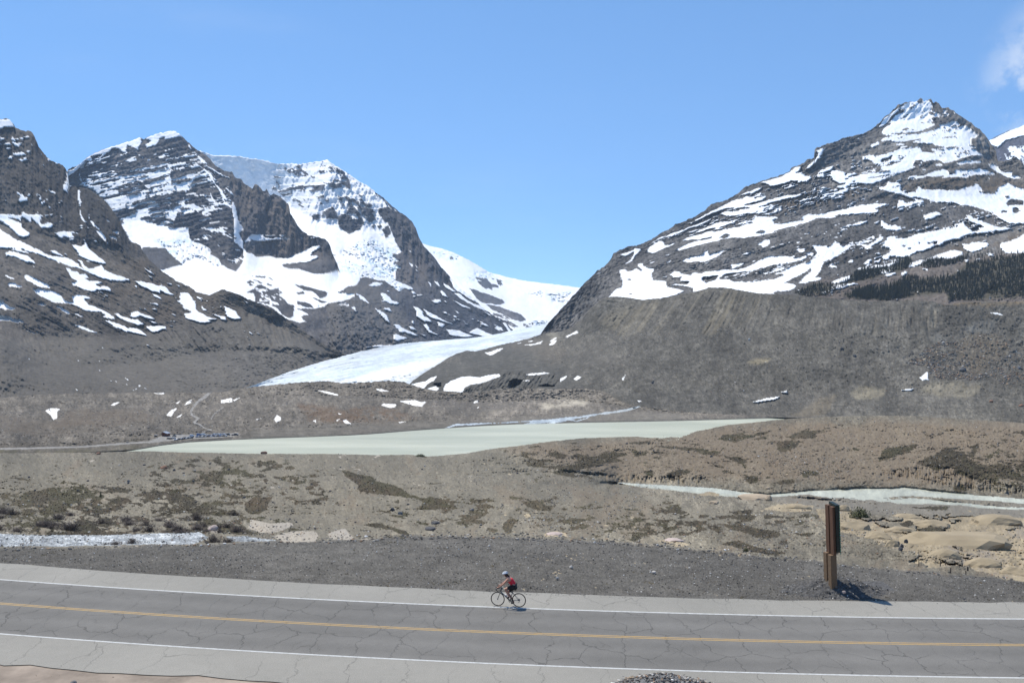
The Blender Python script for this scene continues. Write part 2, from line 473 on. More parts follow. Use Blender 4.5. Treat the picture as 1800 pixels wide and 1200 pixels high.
L1.paint(1, [B(p) for p in [
    [(-300, -150), (0, -50), (40, -55), (150, -20), (220, 10), (235, 60), (310, 115), (305, 145), (255, 158), (190, 140), (140, 90), (60, 20), (30, 0), (0, -20), (-300, -90)],
    [(-300, 20), (0, 60), (35, 105), (80, 125), (150, 185), (260, 225), (440, 310), (460, 335), (560, 365), (690, 370), (750, 395), (810, 440), (850, 480), (885, 500), (840, 430), (800, 395), (850, 400), (880, 440), (900, 470), (940, 490), (985, 490), (1020, 475), (1065, 460), (1100, 505), (1200, 550), (1280, 570), (1400, 625), (1330, 620), (1180, 620), (1060, 590), (950, 545), (860, 500), (740, 470), (600, 415), (490, 380), (400, 340), (250, 290), (0, 270), (-300, 230)],
    [(520, 310), (575, 305), (620, 335), (670, 365), (600, 352)], [(645, 308), (720, 350), (700, 350)], [(100, 290), (160, 292), (300, 325), (300, 335), (180, 310)],
    [(55, 330), (95, 310), (220, 340), (300, 365), (310, 380), (340, 400), (372, 438), (270, 425), (180, 380), (90, 355), (60, 350)],
    [(580, 125), (640, 105), (690, 100), (740, 105), (765, 135), (720, 165), (690, 160), (680, 125), (670, 160), (640, 175)],
    [(760, 240), (800, 240), (840, 265), (880, 250), (895, 220), (880, 180), (900, 215), (930, 285), (970, 320), (1040, 380), (1100, 420), (1140, 445), (1050, 440), (920, 400), (810, 355), (830, 340)],
    [(1015, 100), (1060, 100), (1080, 140), (1110, 170), (1110, 200), (1140, 235), (1090, 200), (1060, 170)], [(970, 0), (1010, 40), (1060, 85), (1020, 70)],
    [(1170, 100), (1250, 95), (1255, 115), (1220, 125)], [(1180, 160), (1210, 165), (1230, 200), (1220, 195)],
    [(1510, 480), (1540, 490), (1600, 530), (1650, 565), (1580, 530)], [(1550, 470), (1610, 515), (1590, 505)], [(1550, 555), (1615, 585), (1580, 585)], [(910, 410), (940, 415), (935, 440), (915, 430)],
    [(1420, 625), (1520, 630), (1590, 650), (1640, 655), (1620, 690), (1700, 670), (1750, 690), (1790, 755), (1740, 750), (1690, 720), (1680, 745), (1600, 730), (1500, 680)],
    [(1600, 755), (1640, 770), (1690, 800), (1680, 815), (1620, 785)],
    [(705, 490), (740, 495), (760, 520), (810, 530), (830, 560), (900, 550), (930, 590), (880, 600), (940, 625), (1010, 620), (1100, 645), (1020, 655), (990, 660), (1040, 690), (1080, 695), (1090, 675), (1140, 680), (1170, 715), (1165, 735), (1100, 720), (1010, 715), (990, 730), (900, 720), (810, 680), (750, 660), (760, 645), (820, 630), (740, 590), (735, 560)],
    [(250, 565), (320, 570), (430, 630), (500, 660), (525, 700), (440, 690), (370, 665), (260, 600)], [(70, 655), (130, 640), (170, 660), (245, 685), (190, 688), (100, 675)], [(45, 562), (80, 572), (150, 600), (110, 598)],
    [(330, 715), (365, 705), (440, 710), (570, 740), (640, 780), (680, 825), (740, 850), (765, 850), (770, 830), (765, 785), (820, 770), (900, 780), (955, 810), (890, 815), (915, 850), (930, 880), (980, 885), (1080, 925), (1190, 1000), (1210, 1025), (1050, 995), (1130, 995), (1060, 945), (910, 940), (830, 890), (740, 860), (560, 850), (530, 830), (430, 790), (370, 740)],
    [(400, 865), (440, 848), (460, 845), (480, 875)], [(585, 880), (620, 885), (700, 930), (760, 975), (720, 970), (650, 930)], [(780, 965), (830, 980), (930, 1030), (870, 1010)], [(780, 985), (860, 1020), (810, 1010)],
    [(-300, 800), (0, 820), (40, 825), (40, 850), (90, 885), (150, 900), (165, 912), (120, 922), (0, 905), (-300, 890)],
    [(-200, 975), (0, 990), (100, 990), (130, 1015), (210, 1015), (270, 1065), (200, 1050), (230, 1100), (330, 1150), (440, 1160), (470, 1172), (340, 1170), (250, 1120), (200, 1060), (120, 1050), (0, 1035), (-200, 1020)],
    [(780, 1090), (830, 1095), (920, 1130), (1030, 1165), (960, 1160), (860, 1135)], [(1100, 1035), (1150, 1045), (1250, 1080), (1340, 1120), (1440, 1125), (1490, 1150), (1550, 1200), (1450, 1180), (1310, 1150), (1200, 1100)],
    [(1205, 965), (1240, 975), (1330, 1020), (1400, 1030), (1460, 1040), (1505, 1085), (1450, 1090), (1330, 1045), (1250, 1005)], [(1370, 1000), (1380, 960), (1440, 940), (1480, 965), (1570, 990), (1620, 1020), (1620, 1030), (1560, 1020), (1480, 990), (1430, 1010)],
    [(1570, 1040), (1640, 1055), (1665, 1070), (1600, 1062)], [(1535, 1105), (1600, 1098), (1740, 1100), (1750, 1120), (1640, 1160), (1600, 1160)], [(1580, 920), (1620, 910), (1655, 930)], [(1580, 855), (1640, 855), (1665, 880), (1600, 868)], [(1470, 915), (1520, 908), (1540, 925)], [(1410, 665), (1440, 670), (1440, 690)]]])
L1.paint(1, [Cc(p) for p in [
    [(160, 690), (240, 685), (270, 715), (290, 765), (320, 770), (325, 855), (350, 890), (400, 900), (450, 935), (560, 960), (450, 965), (480, 990), (370, 1000), (290, 980), (210, 950), (200, 910), (270, 900), (270, 880), (240, 860), (200, 865), (185, 810), (125, 780), (165, 765)],
    [(490, 900), (540, 910), (580, 925), (640, 935), (655, 965), (590, 960), (575, 940)], [(335, 720), (385, 745), (340, 745)], [(395, 825), (440, 870), (400, 868)],
    [(630, 830), (680, 845), (760, 890), (770, 920), (810, 955), (730, 958), (660, 930), (640, 880)], [(830, 770), (870, 800), (860, 805)], [(55, 905), (90, 910), (130, 935)], [(0, 620), (50, 680), (100, 712), (0, 690)], [(0, 585), (90, 588), (60, 597)], [(120, 600), (150, 610), (155, 628)], [(35, 1030), (95, 1030), (60, 1038)], [(60, 985), (125, 983), (90, 992)]]])
L1.paint(1, [[(80, 720), (92, 716), (107, 718), (101, 724), (101, 734), (94, 738), (90, 730)], [(195, 712), (200, 708), (210, 707), (200, 713)], [(270, 691), (289, 690), (288, 693)]], 0.4)
L1.paint(1, [[(0, 250), (0, 390), (60, 420), (200, 430), (230, 420), (205, 380), (160, 335), (115, 300), (60, 240)]], cover=0.03, ang=-0.12, lam=(2.5, 8))
L1.ragged(1, .45, (1.6, 6))
def relief_L1(s):
    sn = 1 - 0.8 * (s.cls == 1)
    cliff = s.soft([(-160, 200), (60, 228), (122, 300), (215, 400), (250, 440), (240, 455), (180, 430), (120, 425), (60, 395), (0, 388), (-160, 370)], 14)
    s.D += (20 * ridged(s.X / 1.6, s.Y / 12, 1.5, 3) * cliff + 6 * ridged(s.X / .9, s.Y / 6, 1.2, 4) * cliff) * sn
    s.D += (1 - cliff) * sn * 16 * nz(s.X / 2 + s.Y / 3, s.Y / 2 - s.X / 5, 1.7, 5)
    s.D += 2.2 * sn * nz(s.X * 1.5, s.Y * 1.5, 0.8, 6) * (0.8 + .6 * cliff)
    cc = s.Y - .5 * s.X
    mor = s.soft([(-160, 575), (60, 590), (260, 590), (340, 566), (440, 535), (520, 565), (660, 640), (660, 760), (-160, 760)], 20)
    s.mor = mor
    s.D += (1 - cliff) * (1 - .7 * mor) * sn * (5 * nz(cc * .9, (s.X + .5 * s.Y) * .10, 1.1, 7) + 2.0 * nz(s.X * 1.1, s.Y * 1.6, 0.5, 8))
    s.cc = cc; s.cliff = cliff
    low = s.soft([(-160, 600), (60, 610), (260, 610), (440, 610), (560, 625), (640, 640), (560, 672), (430, 690), (-160, 705)], 14)
    s.D += low * (20 * nz(s.X / 3.5, s.Y / 1.3, 1.9, 12) + 7 * np.abs(nz(cc * .5, (s.X + .5 * s.Y) * .10, 1.2, 13)) + 2.5 * nz(s.X * 1.2, s.Y * 2, .7, 14))
    # gullied moraine faces
    for poly, dx in [([(395, 560), (440, 545), (490, 565), (535, 590), (545, 612), (480, 612), (420, 610)], 0.35),
                     ([(250, 600), (300, 578), (400, 572), (430, 612), (380, 615), (300, 610)], 0.75),
                     ([(30, 590), (140, 598), (130, 625), (60, 620)], 0.5)]:
        m = s.soft(poly, 16)
        c = s.X - s.Y * dx
        s.D += m * 11 * np.abs(nz(c * 1.0, s.Y * 0.16, 1.1, 9))
relief_L1(L1)
L1.col = rockcol(L1, (0.078, 0.075, 0.077), (0.112, 0.104, 0.097), (5, 3), 0.5)
L1.col *= np.exp((1 - L1.cliff) * .13 * nz(L1.cc * .9, (L1.X + .5 * L1.Y) * .1, .8, 71))[..., None]
L1.col = L1.col * (1 - L1.cliff[..., None]) + L1.cliff[..., None] * rockcol(L1, (0.062, 0.063, 0.069), (0.098, 0.09, 0.086), (1.6, 14), 0, 1.2)
blend(L1, L1.soft([(-160, 560), (40, 590), (250, 600), (440, 540), (560, 600), (660, 690), (660, 760), (-160, 760)], 30) * 0.75, (0.15, 0.145, 0.137))
brown = L1.soft([(30, 400), (130, 420), (250, 450), (380, 515), (480, 560), (450, 560), (330, 560), (250, 585), (120, 590), (0, 560), (-100, 540), (-100, 520), (0, 530), (200, 500)], 26)
blend(L1, brown * 0.5 * sstep(-0.6, 1, nz(L1.X / 3, L1.Y, 1.4, 77)), (0.125, 0.1, 0.078))
blend(L1, L1.soft([(5, 300), (20, 270), (60, 240), (110, 300), (115, 325), (60, 320)], 14) * 0.5 * sstep(-0.5, 1, nz(L1.X / 1.2, L1.Y / 9, 1.2, 70)), (0.18, 0.15, 0.12))
L1.col *= np.exp(0.12 * nz(L1.X * 1.2 - L1.Y * 0.6, L1.Y * 0.10, 0.9, 78) * L1.soft([(250, 600), (300, 570), (500, 560), (600, 640), (500, 640), (300, 625)], 20))[..., None]
L1.col *= np.array((.80, .75, .675)) * np.exp(.10 * nz(L1.X / 4, L1.Y / 2.5, 1.7, 163))[..., None]
setcls(L1, 1, SNOWC)
L1.finish('mountain', 'dark crag on the left with long white snow streaks on its brown slope', {0: M_ROCK, 1: M_SNOW}, cat='mountain')

# ================================================================ second mountain: banded peak, buttress, hanging glacier
L2 = Sheet([
    [(90, 330, 4900), (118, 300, 4800), (120, 296, 4800), (128, 294, 4850), (142, 286, 4900), (150, 280, 4950), (166, 270, 5000), (180, 264, 5050), (195, 258, 5100), (215, 251, 5150), (240, 243, 5200), (248, 241, 5200), (253, 246, 5200), (262, 240, 5200), (280, 233, 5200), (300, 230, 5200), (308, 231, 5200), (316, 236, 5200), (324, 244, 5180), (331, 250, 5160), (337, 257, 5130), (350, 265, 5100), (362, 272, 5050), (370, 280, 5000), (374, 288, 5000), (384, 296, 4950), (395, 303, 4900), (408, 304, 4850), (414, 314, 4820), (424, 315, 4800), (428, 322, 4780), (440, 330, 4750), (444, 332, 4740), (448, 324, 4730), (455, 326, 4720), (460, 334, 4700), (466, 336, 4690), (468, 331, 4680), (474, 342, 4660), (482, 341, 4640), (492, 345, 4600), (498, 352, 4580), (508, 361, 4550), (510, 376, 4530), (517, 386, 4500), (523, 398, 4480), (532, 408, 4430), (545, 415, 4380), (560, 417, 4350), (572, 420, 4320), (580, 430, 4280), (583, 442, 4250), (587, 450, 4200), (592, 462, 4150), (596, 474, 4190), (602, 488, 4200), (608, 520, 3830), (616, 560, 3400), (640, 625, 2900)],
    [(90, 340, 4870), (150, 350, 4800), (213, 392, 4500), (250, 386, 4550), (300, 402, 4450), (330, 418, 4380), (357, 432, 4300), (385, 455, 4150), (413, 476, 4000), (428, 430, 4300), (450, 448, 4350), (500, 455, 4380), (560, 432, 4330), (590, 462, 4140), (602, 490, 4190), (640, 627, 2890)],
    [(90, 420, 4200), (213, 430, 4200), (250, 436, 4150), (320, 470, 3800), (413, 482, 3700), (470, 490, 3750), (540, 485, 3900), (590, 480, 3900), (605, 500, 4060), (640, 630, 2880)],
    [(90, 480, 3700), (250, 490, 3500), (320, 520, 3250), (420, 535, 3100), (520, 560, 3000), (580, 560, 3080), (612, 566, 3340), (640, 634, 2870)],
    [(90, 540, 3200), (300, 560, 3000), (450, 600, 2750), (540, 620, 2650), (640, 650, 2700)],
], 90, 640, 1.6, seed=2, rough=0.9)
L2.soften(3)
L2.paint(1, [A(p) for p in [
    [(850, 520), (900, 470), (1000, 420), (1150, 340), (1300, 300), (1480, 235), (1500, 300), (1460, 350), (1465, 385), (1420, 345), (1350, 330), (1330, 370), (1350, 410), (1300, 405), (1270, 370), (1190, 355), (1150, 400), (1050, 460), (1030, 460), (1080, 420), (960, 450), (970, 480), (900, 490), (870, 545), (800, 600), (720, 660), (715, 600), (780, 580)],
    [(1540, 260), (1680, 195), (1800, 165), (1800, 250), (1740, 265), (1750, 235), (1690, 260), (1640, 330), (1560, 360), (1545, 330), (1600, 290)],
    [(1320, 490), (1370, 460), (1450, 470), (1440, 490), (1350, 500)], [(840, 610), (860, 690), (920, 760), (1080, 765), (960, 785), (880, 740), (845, 690)]]])
L2.paint(1, [A([(840, 600), (900, 490), (1300, 420), (1800, 300), (1800, 560), (1300, 700), (850, 740)])], cover=0.13, ang=-0.2, lam=(1.6, 9))
L2.paint(1, [A([(780, 720), (1300, 700), (1800, 560), (1800, 1230), (1280, 1140), (1100, 920), (1000, 800)])], cover=0.36, ang=-0.22, lam=(2.2, 12))
L2.paint(1, [A([(1100, 910), (1250, 870), (1500, 840), (1700, 720), (1800, 640), (1800, 790), (1700, 800), (1600, 870), (1500, 900), (1300, 950), (1160, 970)])], cover=0.75, ang=-0.22, lam=(2, 8))
L2.paint(1, [A([(830, 740), (1080, 765), (1300, 730), (1800, 590), (1800, 605), (1300, 745), (1080, 775), (900, 765)]), A([(900, 655), (1200, 600), (1210, 606), (950, 665)])], warp=0.6)
L2.paint(1, [Dd(p) for p in [
    [(0, 95), (60, 55), (110, 65), (160, 100), (195, 140), (140, 120), (60, 140), (0, 155)], [(250, 205), (275, 230), (275, 260), (255, 235)], [(345, 320), (400, 350), (450, 410), (420, 410), (370, 370)],
    [(440, 490), (490, 520), (520, 590), (545, 640), (600, 690), (640, 770), (665, 800), (620, 785), (570, 690), (520, 620), (490, 570)],
    [(400, 410), (480, 450), (560, 500), (620, 530), (700, 570), (620, 545), (540, 510)],
    [(180, 880), (260, 850), (310, 845), (380, 880), (370, 910), (340, 925), (320, 890), (240, 880)], [(0, 950), (60, 900), (130, 850), (170, 850), (110, 920), (120, 950), (90, 1010), (40, 980), (0, 970)], [(390, 920), (470, 895), (510, 910), (440, 925), (400, 955)],
    [(760, 1020), (860, 1005), (830, 1022)], [(790, 865), (850, 870), (830, 878)], [(1060, 740), (1130, 732), (1110, 745)], [(470, 710), (500, 760), (550, 850), (520, 830), (490, 780)]]])
L2.paint(1, [Dd([(300, 400), (360, 430), (430, 480), (470, 490), (460, 520), (400, 545), (330, 570), (300, 590), (240, 640), (280, 660), (250, 690), (200, 710), (150, 715), (100, 700), (40, 680), (20, 660), (120, 600), (180, 600), (250, 600), (350, 540), (440, 500)])], cover=0.88, ang=-0.3, lam=(2, 8))
L2.paint(1, [Dd([(0, 580), (60, 545), (120, 570), (200, 560), (150, 580), (60, 640), (0, 690)]), Dd([(0, 690), (350, 720), (520, 760), (700, 800), (720, 1060), (250, 1060), (0, 1040)])], cover=0.16, ang=-0.1, lam=(1.8, 7))
L2.paint(1, [Dd([(30, 400), (300, 390), (440, 480), (300, 560), (60, 580)])], cover=0.3, ang=-0.25, lam=(1.8, 12))
L2.paint(1, [Dd([(490, 480), (560, 500), (640, 600), (720, 720), (700, 900), (560, 780)])], cover=0.1, ang=0.9, lam=(1.8, 7))
BASIN = [(-462, -30), (-372, -96), (-258, -84), (-100, -40), (0, -20), (90, 10), (240, 0), (250, 110), (310, 150), (400, 190), (480, 240), (470, 290), (560, 330), (590, 380), (640, 420), (690, 450), (750, 468), (825, 365), (830, 250), (790, 200), (735, 150), (720, 60), (735, -80), (715, -150), (705, -230), (720, -280), (745, -200), (770, -100), (780, -60), (830, 20), (780, 60), (830, 150), (830, 220), (870, 270), (920, 275), (960, 310), (1100, 305), (1160, 320), (1260, 330), (1340, 300), (1430, 262), (1510, 225), (1560, 200), (1640, 190), (1640, 210), (1560, 260), (1540, 300), (1600, 290), (1620, 310), (1540, 350), (1480, 375), (1420, 370), (1400, 380), (1250, 385), (1225, 405), (1300, 435), (1420, 445), (1560, 490), (1650, 495), (1740, 480), (1800, 460), (2100, 470), (2100, 760), (1800, 780), (1740, 800), (1700, 830), (1580, 855), (1530, 850), (1400, 855), (1520, 910), (1430, 940), (1500, 990), (1440, 1000), (1300, 965), (1240, 930), (1130, 850), (1030, 810), (940, 780), (850, 770), (700, 720), (600, 680), (470, 760), (330, 720), (220, 640), (0, 560), (-200, 400)]
L2.paint(1, [Cc(BASIN)], 0.9)
L2.paint(0, [Cc(p) for p in [
    [(-240, 200), (0, 215), (60, 280), (110, 330), (170, 385), (100, 405), (0, 432), (-100, 430), (-260, 330)],
    [(840, 690), (940, 650), (960, 620), (1010, 600), (1050, 620), (1120, 660), (1200, 630), (1205, 660), (1240, 690), (1200, 710), (1280, 770), (1300, 800), (1365, 820), (1360, 920), (1320, 955), (1240, 920), (1190, 850), (1130, 830), (1120, 770), (1105, 740), (1100, 820), (1040, 800), (960, 785), (950, 730), (940, 690)],
    [(1360, 595), (1500, 620), (1640, 660), (1730, 690), (1700, 730), (1640, 745), (1600, 700), (1560, 670), (1480, 660), (1440, 640)], [(1380, 685), (1470, 670), (1480, 695), (1420, 705)],
    [(1385, 780), (1480, 785), (1540, 810), (1580, 850), (1500, 835), (1400, 810)], [(1550, 730), (1640, 760), (1740, 790), (1650, 790), (1570, 745)], [(735, 95), (760, 110), (745, 125), (730, 115)], [(815, 310), (835, 305), (835, 330)]]])
L2.paint(0, [Cc([(850, 580), (930, 545), (1000, 570), (1160, 600), (1130, 620), (1060, 600), (900, 620)]), Cc([(900, 510), (1080, 520), (1200, 570), (1360, 600), (1250, 590), (1050, 540)])], cover=0.45, ang=0.25, lam=(1.6, 9))
L2.paint(1, [Cc([(960, 640), (1200, 640), (1350, 830), (1340, 940), (1200, 900), (1120, 780), (1000, 780)])], cover=0.15, ang=0.3, lam=(1.5, 6))
L2.paint(1, [Cc([(850, 140), (920, 70), (1050, 80), (1200, 70), (1380, 70), (1600, 90), (1580, 110), (1380, 115), (1160, 125), (1020, 150), (930, 130), (860, 160)])], cover=0.5, ang=-0.05, lam=(1.6, 10))
L2.paint(1, [Cc([(250, 0), (700, 0), (720, 200), (640, 210), (480, 220), (260, 110)]), Cc([(560, 230), (790, 235), (820, 350), (700, 400)])], cover=0.16, ang=0.3, lam=(1.8, 6))
icef = L2.soft(Cc([(-100, 110), (100, 130), (250, 135), (400, 195), (470, 290), (600, 390), (560, 420), (300, 400), (150, 390), (60, 270), (-60, 220)]), 12) * (L2.cls == 1)
L2.ragged(1, -.2, (1.2, 9), amp=.13, lo=.2, hi=.7)
L2.paint(1, [A([(780, 700), (870, 530), (1300, 420), (1800, 300), (1800, 1100), (1280, 1100), (1100, 900)]), Dd([(0, 160), (190, 150), (360, 330), (480, 480), (700, 800), (700, 1040), (0, 1040)])], cover=.10, ang=-.22, lam=(1.0, 16))
icef *= (L2.cls == 1)
def relief_L2(s):
    sn = (s.cls == 1)
    ns = 1 - 0.85 * sn
    bt = s.soft([(395, 303), (450, 322), (510, 360), (580, 425), (592, 470), (560, 455), (500, 455), (440, 450), (420, 430), (410, 380)], 12)
    st = s.Y + 0.22 * s.X + 3 * nz(s.X / 3, s.Y / 3, 1.5, 40)
    s.D += ns * (1 - bt) * 26 * (np.mod(st + 2 * nz(s.X / 4, s.Y, 1.2, 41), 9.0) / 9.0) * sstep(480, 400, s.Y)
    s.D += ns * 15 * nz(s.X / 2, s.Y / 2, 1.5, 42)
    s.D += ns * bt * (30 * ridged(s.X / 1.5, s.Y / 8, 1.4, 43) + 12 * ridged(s.X / .7, s.Y / 2, 1.2, 44))
    s.D += ns * 4 * nz(s.X * 1.6, s.Y * 1.6, 0.8, 45)
    s.D += sn * (11 * nz(s.X / 2, s.Y / 2, 1.7, 46) + 2.5 * nz(s.X, s.Y * 1.5, .9, 39))
    st2 = s.Y - 0.15 * s.X + 5 * nz(s.X / 2, s.Y / 2, 1.4, 47)
    s.D += icef * (24 * np.abs(nz(s.X / 2, st2 * 1.6, 1.0, 48)))
relief_L2(L2)
L2.ridge([(300, 228), (345, 290), (372, 302), (395, 345), (408, 400), (412, 440)], 26, -0.012)
L2.ridge([(413, 330), (425, 400), (420, 450)], 9, 0.010)
L2.col = rockcol(L2, (0.055, 0.057, 0.066), (0.105, 0.10, 0.10), (9, 1.6), -0.22)
blend(L2, L2.soft([(405, 320), (450, 325), (510, 362), (525, 400), (580, 430), (590, 465), (520, 455), (430, 440), (412, 400)], 14) * 0.6 * sstep(-0.8, 1.2, nz(L2.X / 2, L2.Y / 6, 1.3, 49)), (0.15, 0.122, 0.10))
setcls(L2, 1, SNOWC)
blend(L2, icef * 0.8 * sstep(-0.4, 1.2, nz(L2.X / 2, (L2.Y - 0.15 * L2.X) * 2, 1.0, 50)), (0.50, 0.66, 0.76))


# ================================================================ third mountain: white peak with ice cap and icefall
L3 = Sheet([
    [(340, 262, 7000), (362, 268, 6900), (372, 272, 6850), (400, 273, 6700), (430, 277, 6600), (460, 281, 6500), (490, 288, 6400), (502, 287, 6350), (520, 288, 6300), (545, 286, 6200), (560, 284, 6100), (574, 280, 6050), (580, 285, 6020), (595, 294, 5950), (605, 302, 5900), (630, 318, 5780), (652, 331, 5700), (660, 338, 5650), (672, 346, 5600), (686, 359, 5500), (700, 370, 5420), (714, 380, 5350), (724, 390, 5300), (731, 401, 5250), (737, 418, 5200), (745, 432, 5150), (756, 443, 5080), (766, 455, 5000), (776, 470, 4920), (788, 482, 4850), (800, 497, 4780), (812, 508, 4720), (830, 522, 4650), (850, 540, 4600), (866, 553, 4560), (882, 560, 4520), (895, 574, 4480), (905, 583, 4450), (930, 588, 4400)],
    [(340, 380, 6880), (430, 350, 6580), (480, 347, 6390), (505, 360, 6150), (540, 380, 5600), (565, 392, 5450), (592, 400, 5350), (612, 414, 5250), (640, 392, 5350), (672, 420, 5200), (700, 440, 5050), (740, 470, 4900), (800, 510, 4700), (850, 545, 4560), (905, 585, 4430), (930, 590, 4390)],
    [(340, 450, 4900), (540, 455, 4700), (590, 450, 4700), (640, 455, 4700), (690, 480, 4650), (730, 505, 4500), (790, 535, 4350), (850, 560, 4430), (905, 587, 4400), (930, 592, 4370)],
    [(340, 520, 4000), (560, 490, 3860), (632, 489, 4120), (690, 508, 4250), (730, 530, 4150), (800, 560, 4100), (860, 580, 4250), (905, 590, 4350), (930, 595, 4300)],
    [(340, 560, 3500), (560, 535, 3330), (600, 540, 3300), (650, 550, 3450), (720, 575, 3600), (800, 590, 3850), (905, 596, 4250), (930, 600, 4200)],
    [(340, 640, 2700), (545, 600, 2800), (600, 626, 2700), (640, 622, 2900), (720, 608, 3350), (800, 600, 3750), (905, 600, 4200), (930, 606, 4150)],
    [(340, 680, 2500), (600, 660, 2500), (720, 640, 3000), (930, 620, 4000)],
], 340, 930, 1.6, seed=3, rough=0.7)
L3.soften(4)
L3.paint(1, [[(330, 255), (430, 260), (574, 270), (600, 285), (655, 325), (662, 343), (672, 352), (684, 362), (667, 366), (667, 378), (675, 388), (683, 393), (690, 410), (695, 425), (703, 438), (708, 442), (700, 446), (690, 446), (703, 459), (693, 461), (707, 470), (697, 472), (696, 492), (710, 498), (725, 506), (727, 509), (720, 510), (710, 505), (708, 508), (700, 511), (693, 503), (683, 497), (677, 493), (663, 492), (643, 487), (633, 488), (626, 502), (613, 503), (595, 513), (588, 516), (602, 514), (618, 516), (624, 521), (602, 528), (580, 532), (540, 530), (400, 500), (340, 400)]], 0.9)
L3.paint(0, [E(p) for p in [
    [(60, 580), (100, 570), (100, 595), (60, 600)], [(130, 540), (170, 530), (165, 570), (130, 565)], [(120, 660), (210, 610), (260, 700), (265, 750), (150, 740), (130, 700)], [(0, 690), (60, 700), (80, 740), (40, 760), (0, 750)], [(30, 520), (110, 490), (120, 520)],
    [(265, 720), (320, 690), (350, 700), (400, 590), (440, 620), (500, 690), (520, 740), (545, 790), (500, 850), (390, 905), (330, 880), (290, 840), (265, 800)],
    [(400, 520), (450, 530), (445, 575), (410, 550)], [(275, 520), (320, 520), (310, 560), (275, 560)], [(350, 520), (390, 520), (380, 545)], [(490, 530), (510, 515), (550, 570), (530, 580)],
    [(620, 820), (660, 800), (650, 850)], [(680, 830), (720, 800), (740, 830), (700, 855)], [(730, 860), (800, 810), (830, 900), (770, 960), (760, 920)], [(700, 640), (850, 605), (870, 650), (760, 680), (690, 680)], [(570, 750), (640, 700), (670, 760), (600, 790)]]])
L3.paint(0, [E([(-20, 185), (80, 190), (150, 180), (230, 200), (320, 245), (160, 250), (60, 265), (-20, 255)])], cover=0.4, ang=-0.02, lam=(1.6, 9))
L3.paint(0, [E([(150, 250), (320, 245), (380, 330), (400, 400), (390, 470), (340, 440), (260, 420), (210, 420), (110, 400), (100, 330), (170, 300)])], cover=0.55, ang=0.0, lam=(1.6, 6))
L3.paint(0, [E([(-20, 410), (100, 380), (110, 430), (-20, 460)]), Dd([(1180, 700), (1350, 640), (1680, 620), (1670, 680), (1420, 700), (1250, 745)]), E([(520, 650), (560, 600), (620, 610), (665, 690), (600, 720), (555, 740), (510, 700)])], cover=0.72, ang=-0.08, lam=(1.5, 9))
L3.paint(0, [Dd([(1100, 620), (1180, 590), (1220, 660), (1130, 680)]), Dd([(1200, 440), (1500, 420), (1660, 500), (1620, 560), (1400, 540), (1140, 560)]), Dd([(1340, 780), (1440, 760), (1500, 800), (1530, 840), (1440, 880), (1380, 850)]), Dd([(1560, 760), (1680, 740), (1600, 800)]), Dd([(1530, 960), (1680, 900), (1680, 990), (1620, 1000)]), E([(250, 480), (560, 480), (640, 620), (500, 650), (300, 640)])], cover=0.33, ang=0.5, lam=(1.6, 5))
L3.paint(1, [E([(265, 730), (420, 735), (530, 745), (530, 752), (400, 745), (265, 742)]), E([(270, 700), (420, 640), (500, 740), (330, 735)])], cover=0.4, ang=0.1, lam=(1.5, 6))
L3.paint(1, [E([(650, 470), (720, 520), (830, 610), (900, 640), (980, 720), (900, 760), (760, 770)])], cover=0.12, ang=0.7, lam=(1.5, 5))
L3.paint(1, [Ff(p) for p in [
    [(530, 490), (580, 460), (690, 462), (640, 490), (560, 503)], [(655, 570), (700, 570), (740, 600), (770, 640), (845, 675), (830, 692), (760, 680), (690, 650)], [(725, 535), (760, 565), (730, 555)],
    [(395, 575), (440, 590), (500, 640), (530, 680), (470, 645)], [(180, 680), (270, 660), (330, 695), (300, 705)], [(335, 720), (370, 705), (392, 755)], [(0, 640), (120, 668), (60, 700), (0, 730)],
    [(150, 575), (250, 565), (350, 575), (385, 600), (250, 650), (120, 670), (0, 650), (0, 560)],
    [(590, 725), (650, 755), (720, 800), (735, 850), (755, 890), (700, 850), (640, 790)], [(695, 730), (740, 720), (780, 770), (740, 755)],
    [(1000, 720), (1050, 720), (1100, 770), (1110, 820), (1150, 830), (1200, 880), (1120, 870), (1040, 820), (1030, 760)], [(1110, 745), (1200, 790), (1300, 850), (1440, 905), (1340, 880), (1160, 820)],
    [(1200, 650), (1290, 630), (1290, 660), (1230, 680)], [(1320, 650), (1350, 640), (1340, 670)], [(1155, 445), (1195, 475), (1180, 495)], [(1225, 440), (1270, 460), (1290, 500), (1250, 475)], [(1325, 470), (1370, 490), (1420, 540), (1490, 565), (1400, 545), (1340, 510)],
    [(1290, 540), (1330, 570), (1360, 610), (1300, 590)], [(1400, 640), (1450, 660), (1550, 700), (1605, 725), (1520, 715)], [(960, 250), (1000, 270), (1000, 295), (970, 280)], [(1025, 275), (1065, 315), (1040, 310)], [(1030, 330), (1050, 325), (1045, 350)], [(950, 125), (985, 125), (980, 145)],
    [(795, 905), (850, 900), (900, 945), (980, 980), (1060, 1025), (960, 1000), (900, 980), (860, 990), (840, 950)], [(940, 920), (990, 925), (1030, 960), (970, 945)], [(785, 1010), (820, 1005), (900, 1030), (940, 1040), (820, 1075), (790, 1050)], [(975, 865), (1010, 865), (1000, 895)], [(1100, 905), (1140, 900), (1160, 960), (1210, 985), (1260, 1015), (1150, 980)],
    [(1250, 875), (1330, 900), (1300, 930), (1260, 915)], [(1350, 950), (1480, 965), (1560, 1000), (1640, 1025), (1520, 1035), (1380, 1010)], [(1580, 985), (1670, 935), (1700, 950), (1640, 1000)], [(1640, 1000), (1700, 950), (1790, 990), (1870, 1020), (1750, 1030)], [(1060, 1000), (1130, 1020), (1100, 1020)], [(480, 1140), (640, 1115), (840, 1118), (800, 1130), (640, 1140)]]])
